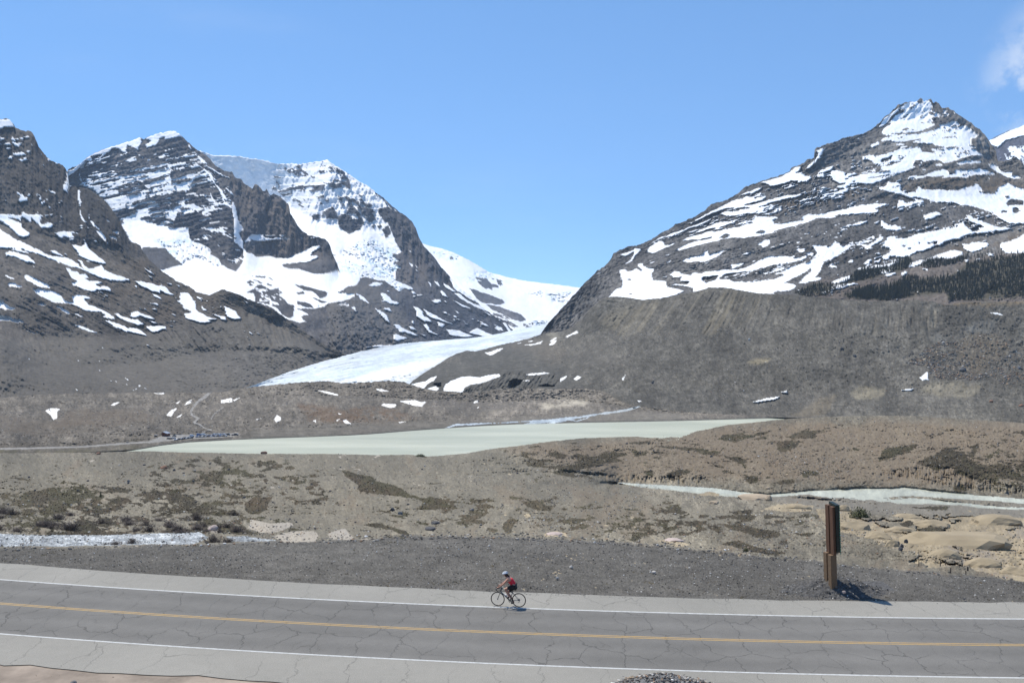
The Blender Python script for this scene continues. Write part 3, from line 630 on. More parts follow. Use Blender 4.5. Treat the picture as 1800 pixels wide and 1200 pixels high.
L3.paint(1, [Ff([(985, 545), (1010, 550), (1050, 580), (1110, 590), (1000, 615), (990, 580)])], cover=0.6)
L3.paint(1, [G(p) for p in [
    [(325, 365), (350, 400), (400, 440), (470, 480), (500, 540), (560, 600), (610, 670), (540, 640), (470, 600), (360, 530), (310, 430)], [(245, 465), (290, 490), (350, 545), (410, 560), (300, 530)], [(355, 575), (420, 580), (470, 630), (560, 680), (650, 700), (740, 770), (640, 740), (520, 680), (420, 630)],
    [(320, 640), (420, 680), (520, 725), (420, 700)], [(660, 755), (760, 810), (700, 790)], [(210, 540), (250, 570), (285, 620), (220, 590)], [(130, 650), (210, 630), (200, 660), (150, 675)], [(860, 880), (900, 895), (960, 980), (930, 975)], [(815, 845), (840, 860), (830, 865)]]])
L3.paint(1, [[(700, 520), (860, 560), (890, 580), (760, 585), (690, 560)]], cover=0.05, ang=0.4, lam=(1.5, 5))
icef3 = L3.soft(Ff([(150, 160), (420, 10), (600, 0), (700, 60), (850, 120), (860, 240), (880, 300), (820, 420), (900, 480), (900, 540), (840, 545), (740, 460), (620, 435), (440, 410), (280, 340), (200, 340)]), 10) * (L3.cls == 1)
L3.ragged(1, .3, (1.4, 5), amp=.2)
icef3 *= (L3.cls == 1)
def relief_L3(s):
    sn = (s.cls == 1); ns = 1 - 0.8 * sn
    rdg = s.soft([(660, 340), (700, 370), (730, 400), (745, 432), (790, 482), (820, 520), (760, 500), (700, 500), (700, 450), (690, 400)], 12)
    up = sstep(430, 380, s.Y) * sstep(470, 490, s.X) * sstep(690, 660, s.X)
    s.D += up * 26 * (np.mod(s.Y + 0.03 * s.X + 2 * nz(s.X / 3, s.Y, 1.3, 60), 13) / 13.0)
    s.D += up * 24 * ridged((s.X + s.Y * 0.35) * 0.8, s.Y / 7, 1.2, 61)
    s.D += ns * rdg * (34 * ridged(s.X / 1.3, s.Y / 7, 1.4, 62) + 10 * ridged(s.X / .6, s.Y / 2, 1.2, 63))
    s.D += ns * 26 * nz(s.X / 2, s.Y / 2, 1.5, 64) + ns * 8 * nz(s.X * 1.5, s.Y * 1.5, 0.9, 65)
    s.D += sn * (12 * nz(s.X / 2, s.Y / 2, 1.6, 66) + 3 * nz(s.X, s.Y * 1.5, .9, 59))
    st2 = s.Y - 0.35 * s.X + 6 * nz(s.X / 2, s.Y / 2, 1.4, 67)
    s.D += icef3 * 20 * np.abs(nz((s.X + s.Y * 0.3) / 1.1, st2 * 1.8, 0.9, 68))
    # gullied moraine face
    m = s.soft([(552, 548), (582, 530), (640, 560), (690, 600), (640, 622), (600, 626), (560, 600)], 14)
    s.D += m * 14 * np.abs(nz((s.X - s.Y * 0.55), s.Y * 0.16, 1.1, 69))
relief_L3(L3)
L3.ridge([(735, 395), (690, 375), (668, 372)], 6, 0.004)
L3.col = rockcol(L3, (0.052, 0.055, 0.066), (0.098, 0.094, 0.096), (6, 2.4), 0.35)
blend(L3, L3.soft([(545, 545), (582, 520), (640, 488), (690, 520), (720, 560), (740, 600), (620, 640), (560, 610)], 18) * 0.8, (0.125, 0.115, 0.105))
blend(L3, L3.soft([(690, 360), (735, 395), (745, 440), (800, 500), (780, 500), (710, 500), (700, 430)], 12) * 0.5 * sstep(-.5, 1.2, nz(L3.X, L3.Y / 6, 1.2, 53)), (0.135, 0.115, 0.10))
setcls(L3, 1, SNOWC)
blend(L3, icef3 * 0.75 * sstep(-0.3, 1.3, nz(L3.X / 1.6, (L3.Y - 0.35 * L3.X) * 1.6, 0.9, 54)), (0.50, 0.66, 0.76))
# the basin snow runs on without a break from the second mountain to the third
for c in np.nonzero(L2.xs > 532)[0]:
    k3 = int(round((L2.xs[c] - L3.x0) / (L3.x1 - L3.x0) * (L3.nc - 1)))
    d3 = np.interp(L2.Y[:, c], L3.Y[:, k3], L3.D[:, k3])
    w = float(sstep(535, 597, L2.xs[c])) * sstep(464, 500, L2.Y[:, c])
    L2.D[:, c] = L2.D[:, c] * (1 - w) + d3 * 1.0015 * w
L2.col[L2.cls == 0] *= np.array((1.0, .97, .93))
L2.finish('mountain', 'banded rock peak with a hanging glacier and a brown buttress at its right', {0: M_ROCK, 1: M_SNOW}, cat='mountain')
L3.finish('mountain', 'white peak at center left whose icefall drops beside a dark rock ridge', {0: M_ROCK, 1: M_SNOW}, cat='mountain')

# ================================================================ far snow dome with the upper icefall
L4 = Sheet([
    [(700, 415, 8300), (745, 428, 8200), (760, 433, 8100), (785, 439, 8000), (800, 445, 7900), (815, 452, 7850), (830, 460, 7800), (846, 470, 7750), (860, 478, 7700), (880, 484, 7600), (900, 489, 7550), (920, 493, 7500), (945, 496, 7450), (970, 499, 7400), (1000, 503, 7350), (1030, 507, 7300)],
    [(700, 460, 7000), (760, 470, 6900), (800, 480, 6800), (850, 500, 6700), (900, 512, 6700), (960, 514, 6800), (1030, 516, 6900)],
    [(700, 500, 5400), (780, 515, 5400), (830, 520, 5500), (880, 535, 5600), (940, 538, 5900), (1030, 545, 6200)],
    [(700, 570, 4500), (830, 560, 4600), (900, 562, 4750), (960, 565, 5000), (1030, 566, 5300)],
    [(700, 620, 4000), (900, 596, 4300), (960, 592, 4500), (1030, 590, 4800)],
], 700, 1030, 1.5, seed=4, rough=0.35)
L4.soften(5)
L4.cls[:] = 1
L4.paint(0, [G(p) for p in [
    [(580, 445), (640, 440), (660, 410), (700, 430), (760, 500), (750, 540), (700, 520), (690, 535), (610, 470)], [(795, 430), (845, 460), (850, 500), (810, 480)],
    [(500, 515), (560, 530), (630, 560), (690, 575), (760, 600), (860, 640), (890, 670), (830, 690), (740, 680), (640, 670), (600, 640), (560, 600)],
    [(690, 690), (730, 690), (830, 710), (960, 760), (1060, 800), (1110, 850), (1060, 870), (960, 845), (900, 810), (800, 760), (740, 740)], [(300, 180), (330, 180), (335, 215), (305, 210)]]])
L4.paint(0, [G([(740, 770), (880, 800), (960, 850), (1050, 900), (1020, 930), (1030, 970), (960, 990), (900, 900), (800, 850)]), G([(560, 400), (860, 430), (860, 520), (640, 500)])], cover=0.5, ang=0.5, lam=(2, 8))
L4.paint(0, [G([(1080, 890), (1190, 870), (1190, 930), (1130, 945), (1080, 915)])], cover=0.45, lam=(1.5, 4))
ice4 = sum(L4.soft(G(p), 7) for p in [[(1130, 570), (1290, 570), (1280, 620), (1170, 630)], [(1320, 580), (1520, 560), (1620, 540), (1500, 660), (1370, 665)], [(100, 110), (250, 110), (400, 190), (380, 240), (280, 220), (130, 160)], [(350, 380), (560, 390), (580, 470), (430, 460)], [(540, 330), (740, 360), (830, 440), (560, 440)], [(1190, 870), (1340, 870), (1290, 940), (1210, 930)]])
ice4 = np.clip(ice4, 0, 1) * (L4.cls == 1)
L4.D += (L4.cls == 0) * (30 * nz(L4.X, L4.Y, 1.4, 80)) + 9 * nz(L4.X / 2, L4.Y / 2, 1.7, 81) + ice4 * 45 * np.abs(nz(L4.X * .8, (L4.Y - .1 * L4.X) * 1.8, 0.9, 82))
L4.D += 22 * nz((L4.X - L4.Y) / 5, L4.Y / 2, 1.8, 83)
L4.col = rockcol(L4, (0.055, 0.058, 0.068), (0.095, 0.092, 0.096), (6, 2), 0.4)
setcls(L4, 1, SNOWC)
blend(L4, ice4 * 0.45 * sstep(-0.5, 1.2, nz(L4.X, L4.Y * 2, 0.9, 84)), (0.52, 0.68, 0.80))
L4.finish('mountain', 'far smooth white snow dome at the head of the valley', {0: M_ROCK, 1: M_SNOW}, cat='mountain', part_names={1: 'snow_field'})

# ================================================================ far right peak
R2 = Sheet([
    [(1720, 262, 6200), (1735, 250, 6200), (1745, 243, 6200), (1758, 237, 6200), (1772, 231, 6150), (1786, 226, 6100), (1800, 220, 6000), (1850, 200, 5900), (1960, 170, 5800)],
    [(1720, 275, 6000), (1760, 262, 6000), (1800, 245, 5850), (1960, 200, 5600)],
    [(1720, 300, 5800), (1960, 300, 5300)],
    [(1720, 345, 5400), (1960, 345, 5000)],
], 1720, 1960, 1.6, seed=6, rough=0.6)
R2.paint(1, [K([(1300, 560), (1460, 575), (1800, 420), (2800, 0), (2800, 400), (1800, 530), (1700, 560), (1600, 590), (1520, 660)])])
R2.paint(1, [K([(1500, 660), (2800, 560), (2800, 900), (1500, 900)])], cover=0.35, ang=1.2, lam=(2, 7))
R2.D += 30 * ridged(R2.X / 1.2, R2.Y / 4, 1.4, 90) * (R2.cls == 0)
R2.col = rockcol(R2, (0.05, 0.055, 0.075), (0.09, 0.09, 0.11), (4, 4))
setcls(R2, 1, (0.74, 0.78, 0.84))
R2.finish('mountain', 'distant hazy peak with a pale snow cap behind the right mountain', {0: M_ROCK, 1: M_SNOW}, cat='mountain')

# ================================================================ right mountain
R1 = Sheet([
    [(930, 600, 2750), (950, 589, 2720), (956, 578, 2720), (966, 566, 2720), (985, 545, 2750), (1003, 526, 2780), (1015, 512, 2800), (1030, 494, 2830), (1040, 486, 2850), (1050, 475, 2860), (1062, 468, 2880), (1075, 453, 2900), (1078, 446, 2900), (1088, 440, 2910), (1102, 434, 2920), (1118, 432, 2940), (1135, 425, 2960), (1150, 418, 2980), (1165, 408, 3000), (1180, 400, 3000), (1186, 394, 3010), (1200, 389, 3030), (1206, 387, 3040), (1225, 378, 3060), (1240, 369, 3080), (1250, 358, 3090), (1262, 355, 3100), (1280, 349, 3110), (1300, 339, 3130), (1310, 329, 3140), (1325, 324, 3150), (1338, 319, 3160), (1365, 311, 3170), (1388, 302, 3180), (1391, 295, 3180), (1398, 293, 3190), (1414, 287, 3200), (1419, 282, 3200), (1428, 279, 3200), (1431, 277, 3210), (1430, 264, 3210), (1434, 262, 3220), (1446, 256, 3240), (1460, 251, 3260), (1490, 241, 3300), (1515, 236, 3340), (1530, 229, 3380), (1540, 222, 3400), (1548, 214, 3430), (1556, 204, 3450), (1564, 200, 3460), (1571, 192, 3480), (1580, 185, 3500), (1590, 183, 3510), (1600, 178, 3520), (1608, 180, 3530), (1613, 177, 3540), (1618, 172, 3550), (1622, 174, 3550), (1624, 179, 3550), (1634, 174, 3550), (1637, 174, 3550), (1640, 181, 3550), (1646, 179, 3540), (1652, 184, 3530), (1656, 190, 3510), (1667, 190, 3490), (1672, 194, 3480), (1682, 200, 3460), (1695, 208, 3430), (1708, 215, 3400), (1713, 222, 3380), (1722, 225, 3370), (1730, 234, 3350), (1737, 244, 3330), (1745, 256, 3300), (1751, 264, 3280), (1753, 283, 3200), (1765, 283, 3150), (1786, 276, 3120), (1792, 282, 3110), (1800, 291, 3080), (1850, 310, 3000), (1960, 340, 2900)],
    [(930, 601, 2740), (1003, 545, 2720), (1050, 490, 2800), (1080, 470, 2780), (1160, 440, 2850), (1250, 395, 2950), (1330, 345, 3050), (1430, 300, 3120), (1500, 262, 3250), (1560, 214, 3430), (1620, 208, 3450), (1700, 222, 3370), (1750, 285, 3180), (1800, 300, 3050), (1960, 360, 2800)],
    [(930, 602, 2730), (1003, 560, 2680), (1080, 500, 2600), (1160, 470, 2650), (1300, 420, 2720), (1450, 380, 2780), (1560, 350, 2850), (1700, 345, 2850), (1800, 360, 2800), (1960, 400, 2600)],
    [(930, 604, 2700), (1003, 580, 2620), (1080, 522, 2420), (1160, 510, 2380), (1300, 490, 2330), (1420, 475, 2300), (1560, 450, 2350), (1700, 420, 2450), (1800, 405, 2500), (1960, 420, 2450)],
    [(930, 640, 2500), (1003, 600, 2500), (1060, 535, 2330), (1130, 530, 2250), (1265, 512, 2120), (1400, 522, 2020), (1550, 535, 1900), (1660, 538, 1800), (1800, 536, 1760), (1960, 538, 1720)],
    [(930, 660, 2450), (1003, 640, 2400), (1060, 570, 2280), (1265, 548, 2080), (1550, 568, 1850), (1960, 570, 1680)],
], 930, 1960, 1.7, seed=5, rough=0.9)
R1.soften(5)
R1.paint(1, [H(p) for p in [
    [(70, 1030), (150, 945), (205, 930), (210, 890), (185, 750), (240, 740), (260, 765), (350, 740), (420, 760), (370, 690), (400, 680), (440, 715), (500, 730), (540, 745), (510, 790), (530, 860), (660, 865), (680, 930), (780, 950), (860, 965), (770, 1010), (600, 1060), (440, 1100), (330, 1090), (210, 1060)],
    [(190, 585), (240, 570), (340, 535), (345, 520), (405, 530), (370, 580), (320, 630), (285, 660), (330, 590), (330, 560), (230, 605)], [(465, 555), (490, 505), (540, 470), (590, 445), (635, 450), (650, 490), (700, 490), (780, 450), (700, 500), (600, 540), (520, 578)],
    [(650, 415), (700, 370), (850, 320), (930, 285), (1140, 205), (1140, 215), (1000, 280), (900, 310), (780, 370)], [(925, 240), (1100, 150), (1280, 60), (1400, 10), (1560, -10), (1700, 0), (1640, 20), (1500, 55), (1480, 90), (1300, 100), (1150, 150), (1020, 210)],
    [(970, 345), (1060, 305), (1200, 250), (1360, 240), (1370, 255), (1240, 300), (1140, 310), (1090, 320), (1010, 348)], [(1240, 160), (1280, 140), (1480, 120), (1720, 88), (1680, 120), (1540, 150), (1400, 178), (1300, 178)],
    [(770, 540), (850, 490), (1000, 440), (1150, 415), (1150, 400), (990, 430), (830, 440), (900, 405), (1020, 370), (1120, 340), (1200, 350), (1350, 310), (1470, 290), (1490, 265), (1570, 270), (1620, 220), (1600, 190), (1790, 180), (1800, 270), (1800, 345), (1700, 370), (1480, 405), (1400, 400), (1220, 430), (1000, 490), (800, 540)],
    [(840, 655), (950, 600), (1010, 600), (1100, 545), (1120, 590), (1240, 545), (1275, 545), (1240, 590), (1130, 640), (1030, 670), (1010, 655), (920, 670)], [(1630, 470), (1690, 430), (1740, 425), (1745, 470), (1690, 508), (1660, 480)], [(1470, 590), (1520, 560), (1580, 550), (1510, 585)], [(1415, 540), (1465, 512), (1440, 530)], [(660, 670), (720, 648), (700, 672)], [(490, 680), (550, 648), (520, 672)],
    [(710, 800), (750, 760), (820, 770), (830, 790), (880, 800), (940, 800), (970, 780), (1040, 790), (1080, 765), (1230, 755), (1340, 750), (1450, 745), (1590, 680), (1740, 600), (1800, 605), (1800, 700), (1660, 730), (1450, 775), (1300, 790), (1220, 830), (1230, 850), (1340, 850), (1380, 870), (1600, 880), (1800, 855), (1800, 1010), (1650, 1010), (1560, 1000), (1420, 970), (1300, 960), (1150, 950), (1010, 985), (960, 975), (960, 940), (900, 920), (880, 915), (730, 910), (760, 895), (890, 905), (920, 870), (820, 860), (830, 820), (740, 825)],
    [(1350, 690), (1480, 670), (1490, 680), (1370, 735)], [(1575, 660), (1620, 635), (1610, 655)]]])
R1.paint(1, [I(p) for p in [
    [(0, 1085), (70, 1045), (160, 1030), (190, 1000), (160, 975), (380, 960), (380, 985), (300, 990), (250, 1045), (460, 1040), (690, 1000), (650, 985), (700, 945), (840, 945), (1120, 890), (1180, 865), (1430, 830), (1560, 840), (1400, 880), (1470, 900), (1390, 930), (1120, 945), (1040, 945), (960, 985), (840, 975), (700, 1025), (500, 1085), (280, 1130), (0, 1185)],
    [(220, 610), (300, 585), (420, 550), (540, 490), (600, 440), (655, 440), (620, 490), (580, 510), (650, 505), (680, 540), (740, 540), (760, 560), (700, 600), (540, 590), (440, 620), (330, 645), (300, 620)], [(690, 470), (740, 420), (790, 370), (830, 310), (810, 270), (870, 245), (885, 260), (860, 310), (800, 395), (740, 450)], [(815, 520), (860, 480), (930, 455), (1000, 435), (970, 475), (880, 505)],
    [(960, 490), (1020, 475), (1110, 500), (1220, 500), (1240, 520), (1380, 480), (1430, 475), (1400, 525), (1300, 600), (1150, 630), (1060, 590), (1080, 570), (1000, 530)],
    [(0, 735), (110, 695), (230, 650), (220, 680), (150, 710), (0, 745)], [(0, 790), (70, 745), (160, 760), (90, 780), (0, 850)], [(20, 860), (160, 830), (300, 790), (500, 740), (670, 725), (640, 745), (470, 785), (330, 820), (200, 870), (130, 880)], [(180, 760), (280, 745), (260, 775), (200, 790)],
    [(380, 745), (475, 703), (420, 735)], [(170, 730), (230, 705), (220, 725)], [(920, 770), (1000, 730), (1120, 685), (1100, 715), (980, 758)], [(660, 828), (740, 800), (710, 820)], [(830, 795), (900, 772), (880, 785)], [(490, 888), (550, 885), (540, 898)],
    [(1280, 660), (1340, 665), (1415, 690), (1380, 695)], [(1140, 640), (1205, 640), (1190, 650)], [(1430, 655), (1540, 650), (1560, 605), (1680, 610), (1690, 690), (1800, 740), (1800, 770), (1700, 730), (1520, 685)],
    [(1140, 470), (1180, 440), (1250, 422), (1220, 445)], [(920, 380), (970, 365), (940, 380)], [(880, 350), (915, 332), (900, 345)], [(1165, 1060), (1250, 1020), (1350, 1010), (1280, 1040), (1200, 1065)], [(1480, 1000), (1560, 1050), (1690, 1070), (1700, 1105), (1560, 1108), (1490, 1070), (1540, 1045)], [(1420, 1020), (1480, 1010), (1440, 1035)], [(0, 890), (280, 870), (240, 905), (120, 920), (0, 950)], [(1300, 122), (1320, 118), (1310, 130)]]])
R1.paint(1, [K(p) for p in [
    [(260, 450), (330, 350), (420, 290), (500, 205), (590, 180), (660, 165), (700, 200), (740, 165), (800, 150), (830, 210), (830, 250), (790, 290), (830, 330), (820, 350), (700, 355), (560, 375), (420, 410), (360, 400), (300, 440)],
    [(310, 460), (420, 410), (560, 370), (700, 350), (820, 345), (840, 370), (810, 395), (870, 410), (800, 440), (720, 480), (640, 495), (430, 510), (400, 530), (300, 515)],
    [(400, 540), (540, 520), (640, 520), (700, 510), (800, 490), (920, 440), (1100, 440), (1160, 420), (1200, 430), (1260, 470), (1320, 520), (1290, 545), (1240, 560), (1240, 610), (1300, 660), (1300, 690), (1390, 740), (1300, 730), (1220, 740), (1100, 780), (1060, 800), (960, 820), (900, 790), (800, 790), (720, 810), (700, 850), (600, 880), (480, 930), (380, 970), (200, 1040), (130, 1040), (-30, 1020), (-130, 1045), (-220, 1000), (-240, 910), (-180, 895), (-90, 920), (20, 920), (40, 940), (180, 900), (230, 895), (205, 940), (230, 940), (280, 890), (290, 845), (220, 830), (215, 810), (165, 790), (90, 790), (100, 760), (170, 742), (270, 750), (400, 700), (480, 680), (520, 640), (700, 650), (720, 700), (860, 715), (870, 700), (800, 680), (950, 660), (1110, 660), (1110, 640), (930, 645), (800, 610), (660, 600), (500, 605), (440, 600), (400, 580), (280, 590), (300, 575)],
    [(440, 625), (580, 600), (540, 625), (460, 635)], [(180, 640), (215, 620), (275, 600), (270, 625), (200, 655)], [(890, 420), (980, 390), (1060, 370), (1130, 410), (1000, 415), (920, 435)], [(1090, 830), (1130, 800), (1280, 785), (1250, 800), (1340, 795), (1350, 815), (1200, 820), (1130, 835)], [(840, 845), (910, 825), (965, 840), (900, 850)],
    [(550, 1000), (580, 960), (740, 950), (860, 910), (960, 890), (1010, 920), (990, 940), (860, 965), (760, 960), (640, 990)], [(890, 990), (960, 960), (1080, 930), (1080, 885), (1200, 895), (1300, 870), (1380, 880), (1460, 910), (1540, 935), (1380, 940), (1230, 940), (1200, 970), (1100, 965), (960, 975)],
    [(1420, 825), (1520, 830), (1530, 890), (1560, 910), (1680, 910), (1670, 950), (1760, 960), (1760, 985), (1650, 980), (1550, 935), (1440, 860)], [(430, 1010), (500, 990), (510, 1000), (450, 1012)], [(80, 1085), (120, 1080), (215, 1110), (180, 1115)],
    [(240, 1075), (340, 1080), (360, 1020), (480, 1035), (490, 1130), (560, 1140), (650, 1130), (680, 1070), (740, 1100), (900, 1095), (940, 1100), (1000, 1110), (1100, 1110), (1180, 1080), (1270, 1060), (1300, 1020), (1360, 1100), (1440, 1140), (1500, 1130), (1530, 1070), (1640, 1030), (1750, 1080), (1800, 1090), (2760, 1150), (2760, 1480), (1800, 1460), (1760, 1450), (1650, 1455), (1540, 1400), (1500, 1360), (1400, 1315), (1250, 1270), (1140, 1265), (1060, 1235), (820, 1230), (760, 1230), (700, 1240), (600, 1185), (430, 1140), (300, 1100)]]])
R1.paint(1, [Lz(p) for p in [
    [(460, 210), (470, 140), (520, 135), (550, 165), (650, 155), (690, 165), (600, 180), (500, 205)], [(740, 290), (820, 265), (900, 250), (945, 285), (870, 295), (830, 320), (750, 335)], [(700, 245), (750, 240), (745, 250)], [(610, 425), (650, 420), (645, 432)],
    [(1185, 290), (1230, 290), (1300, 340), (1400, 370), (1500, 405), (1710, 430), (1600, 440), (1500, 455), (1320, 485), (1280, 470), (1330, 440), (1320, 420), (1410, 412), (1290, 380), (1220, 350)],
    [(300, 605), (350, 570), (350, 520), (420, 515), (450, 540), (560, 525), (680, 490), (830, 455), (1000, 430), (1160, 375), (1200, 410), (1230, 440), (1280, 470), (1200, 500), (1080, 535), (960, 555), (950, 580), (860, 610), (700, 660), (600, 700), (470, 770), (420, 810), (320, 835), (200, 850), (100, 880), (20, 855), (150, 830), (110, 800), (170, 760), (320, 715), (400, 680), (380, 640)],
    [(45, 580), (100, 595), (160, 600), (250, 545), (280, 510), (310, 525), (290, 560), (210, 610), (140, 648), (110, 620)], [(290, 340), (340, 370), (390, 410), (440, 415), (490, 405), (500, 440), (350, 445), (290, 410)], [(0, 380), (80, 350), (150, 355), (60, 390), (0, 402)], [(210, 370), (270, 350), (230, 378)],
    [(1155, 600), (1230, 590), (1330, 570), (1420, 580), (1430, 605), (1330, 655), (1260, 680), (1170, 650)], [(1545, 600), (1560, 580), (1700, 550), (1800, 490), (2700, 300), (2700, 690), (1800, 690), (1600, 690), (1550, 640)],
    [(560, 830), (640, 780), (800, 740), (900, 700), (1030, 655), (1150, 670), (1150, 720), (1050, 740), (900, 750), (780, 770), (700, 810), (580, 850)], [(1400, 690), (1490, 690), (1485, 725), (1430, 730)], [(1170, 770), (1210, 750), (1230, 780), (1190, 790)], [(500, 900), (550, 880), (560, 900), (500, 935)], [(320, 925), (430, 895), (440, 910), (360, 940)], [(240, 870), (410, 840), (400, 880), (330, 890)], [(70, 920), (180, 880), (150, 910), (90, 925)], [(720, 840), (770, 840), (790, 870), (720, 865)], [(0, 1005), (60, 1010), (20, 1025)], [(780, 935), (830, 925), (790, 948)], [(1260, 760), (1340, 735), (1320, 770)], [(1060, 1115), (1090, 1110), (1080, 1135)]]])
R1.paint(1, [J(p) for p in [
    [(770, 310), (850, 315), (940, 330), (1060, 310), (1090, 315), (1150, 310), (1200, 265), (1150, 340), (1050, 420), (990, 450), (880, 490), (870, 540), (840, 600), (790, 650), (870, 650), (850, 675), (740, 700), (620, 715), (690, 640), (760, 580), (750, 540), (700, 590), (620, 630), (560, 660), (470, 710), (500, 710), (600, 730), (590, 760), (520, 790), (440, 795), (410, 790), (330, 815), (200, 830), (60, 820), (0, 800), (0, 700), (180, 685), (400, 665), (470, 620), (460, 590), (510, 550), (660, 510), (740, 490), (780, 450), (850, 430), (820, 380)],
    [(285, 430), (330, 420), (500, 425), (620, 440), (720, 415), (690, 450), (560, 485), (400, 500), (280, 520), (190, 560), (60, 585), (0, 590), (0, 560), (130, 530)], [(195, 290), (260, 245), (310, 245), (305, 290), (245, 325), (230, 295)], [(30, 410), (80, 380), (145, 370), (80, 405)], [(610, 350), (690, 345), (690, 380), (640, 375)], [(690, 390), (770, 380), (770, 415)], [(970, 310), (1010, 260), (1050, 290), (1030, 310)], [(925, 200), (980, 195), (940, 220)],
    [(930, 540), (970, 515), (1050, 540), (950, 552)], [(1150, 470), (1210, 455), (1210, 490), (1160, 490)], [(970, 700), (1000, 680), (1120, 640), (1180, 625), (1130, 690), (1000, 715)], [(940, 800), (1000, 750), (1090, 715), (1270, 705), (1180, 730), (1050, 770)], [(870, 805), (920, 800), (900, 825)]]])
R1.paint(0, [H(p) for p in [[(270, 840), (310, 850), (290, 870), (250, 850)], [(270, 1000), (330, 995), (300, 1012)], [(440, 995), (460, 1000), (440, 1020)], [(1580, 345), (1650, 320), (1730, 335), (1680, 360)], [(1220, 410), (1300, 370), (1350, 375), (1290, 415)], [(1060, 820), (1220, 810), (1200, 850), (1090, 885), (1050, 850)]]])
R1.paint(0, [K(p) for p in [[(360, 395), (400, 330), (500, 260), (550, 250), (530, 285), (450, 320), (390, 390)], [(580, 240), (640, 200), (660, 210), (600, 260)], [(420, 280), (500, 200), (545, 205), (470, 250)], [(690, 345), (740, 280), (760, 240), (745, 300), (710, 345)], [(480, 375), (530, 330), (590, 300), (540, 350)], [(480, 490), (540, 455), (600, 445), (560, 480)], [(270, 800), (370, 760), (420, 730), (400, 770), (540, 770), (500, 800), (350, 860), (320, 820)], [(620, 850), (650, 790), (720, 780), (710, 830), (660, 870)], [(1070, 685), (1150, 685), (1120, 695)], [(900, 715), (970, 715), (930, 730)], [(1140, 715), (1190, 705), (1160, 722)]]])
R1.paint(0, [Lz(p) for p in [[(1600, 160), (1640, 130), (1660, 115), (1800, 130), (1800, 175), (1660, 180), (1640, 190)], [(1550, 240), (1610, 235), (1615, 260), (1560, 260)], [(1685, 205), (1740, 205), (1765, 240), (1715, 268), (1685, 250)], [(1610, 80), (1640, 75), (1640, 100), (1615, 105)], [(1335, 35), (1380, 30), (1415, 55), (1380, 60)], [(600, 105), (700, 110), (790, 125), (815, 150), (720, 140)], [(500, 610), (560, 610), (540, 640)]]])
R1.paint(0, [Lz([(250, 700), (560, 600), (900, 560), (860, 610), (600, 700), (300, 840), (100, 850)])], cover=0.35, ang=-0.25, lam=(1.8, 6))
R1.paint(1, [K([(800, 260), (900, 230), (1060, 290), (920, 340), (800, 320)])], cover=0.4, ang=0.2, lam=(1.5, 4))
R1.ragged(1, -.27, (1.4, 9), amp=.24)
R1.paint(1, [[(1100, 450), (1250, 370), (1400, 310), (1560, 260), (1700, 300), (1800, 330), (1800, 420), (1600, 440), (1420, 480), (1300, 500), (1150, 500)]], cover=.065, ang=-.27, lam=(1.1, 9), beta=.9)
R1.paint(0, [[(1500, 270), (1620, 205), (1720, 240), (1740, 290), (1800, 320), (1800, 400), (1600, 360), (1480, 320)]], cover=.05, ang=-.12, lam=(1.1, 9), beta=.9)
def relief_R1(s):
    sn = (s.cls == 1); ns = 1 - 0.8 * sn
    st = s.Y + 0.28 * s.X + 7 * nz(s.X / 3, s.Y / 3, 1.6, 100)
    s.D += ns * 10 * (np.mod(st, 17) / 17.0) * sstep(200, 260, s.Y)
    s.D += ns * (14 * nz((s.X + s.Y * .3) / 4, (s.Y + .28 * s.X) * .8, 1.5, 101) + 4.5 * nz(s.X * 1.5, s.Y * 1.6, 0.9, 102))
    s.D += sn * (7 * nz(s.X / 3, s.Y / 2, 1.7, 103) + 1.6 * nz(s.X, s.Y * 1.4, .9, 99))
    led = s.soft([(1150, 470), (1300, 440), (1420, 430), (1445, 450), (1390, 480), (1300, 500), (1230, 500), (1130, 490)], 12)
    s.D += ns * led * 22 * (np.mod(st + 5, 21) / 21.0)
    cl = s.soft([(1700, 245), (1735, 240), (1753, 285), (1740, 285), (1715, 260)], 8) + s.soft([(960, 575), (1000, 535), (1075, 455), (1085, 480), (1010, 600), (960, 600)], 12)
    s.D += ns * cl * 16 * ridged(s.X / 1.2, s.Y / 4, 1.3, 104)
    pk = s.soft([(1540, 220), (1580, 185), (1620, 172), (1650, 180), (1740, 245), (1640, 208)], 8)
    s.D += pk * 12 * ridged((s.X + s.Y * .8) * .8, s.Y / 5, 1.2, 105)
relief_R1(R1)
R1.col = rockcol(R1, (0.090, 0.088, 0.088), (0.150, 0.145, 0.140), (7, 2.0), -0.27, spk=.24)
for poly in [[(1400, 345), (1500, 325), (1540, 335), (1500, 350), (1380, 372)], [(1575, 330), (1620, 312), (1720, 305), (1800, 320), (1800, 335), (1720, 330), (1600, 340)], [(1640, 440), (1720, 418), (1800, 405), (1800, 430), (1700, 440)], [(1330, 360), (1420, 345), (1350, 380)]]:
    blend(R1, R1.soft(poly, 14) * 0.7 * sstep(-.8, .8, nz(R1.X / 3, R1.Y, 1.2, 106)), (0.125, 0.098, 0.07))
blend(R1, R1.soft([(1430, 500), (1560, 478), (1640, 465), (1800, 440), (1960, 430), (1960, 560), (1400, 540)], 16) * 0.7, (0.15, 0.125, 0.11))
blend(R1, R1.soft([(980, 560), (1010, 545), (1020, 580), (985, 605)], 10) * .4, (0.2, 0.19, 0.18))
R1.col *= np.array((.97, .94, .89)) * np.exp(.12 * nz(R1.X / 5, R1.Y / 2 + .1 * R1.X, 1.5, 164))[..., None]
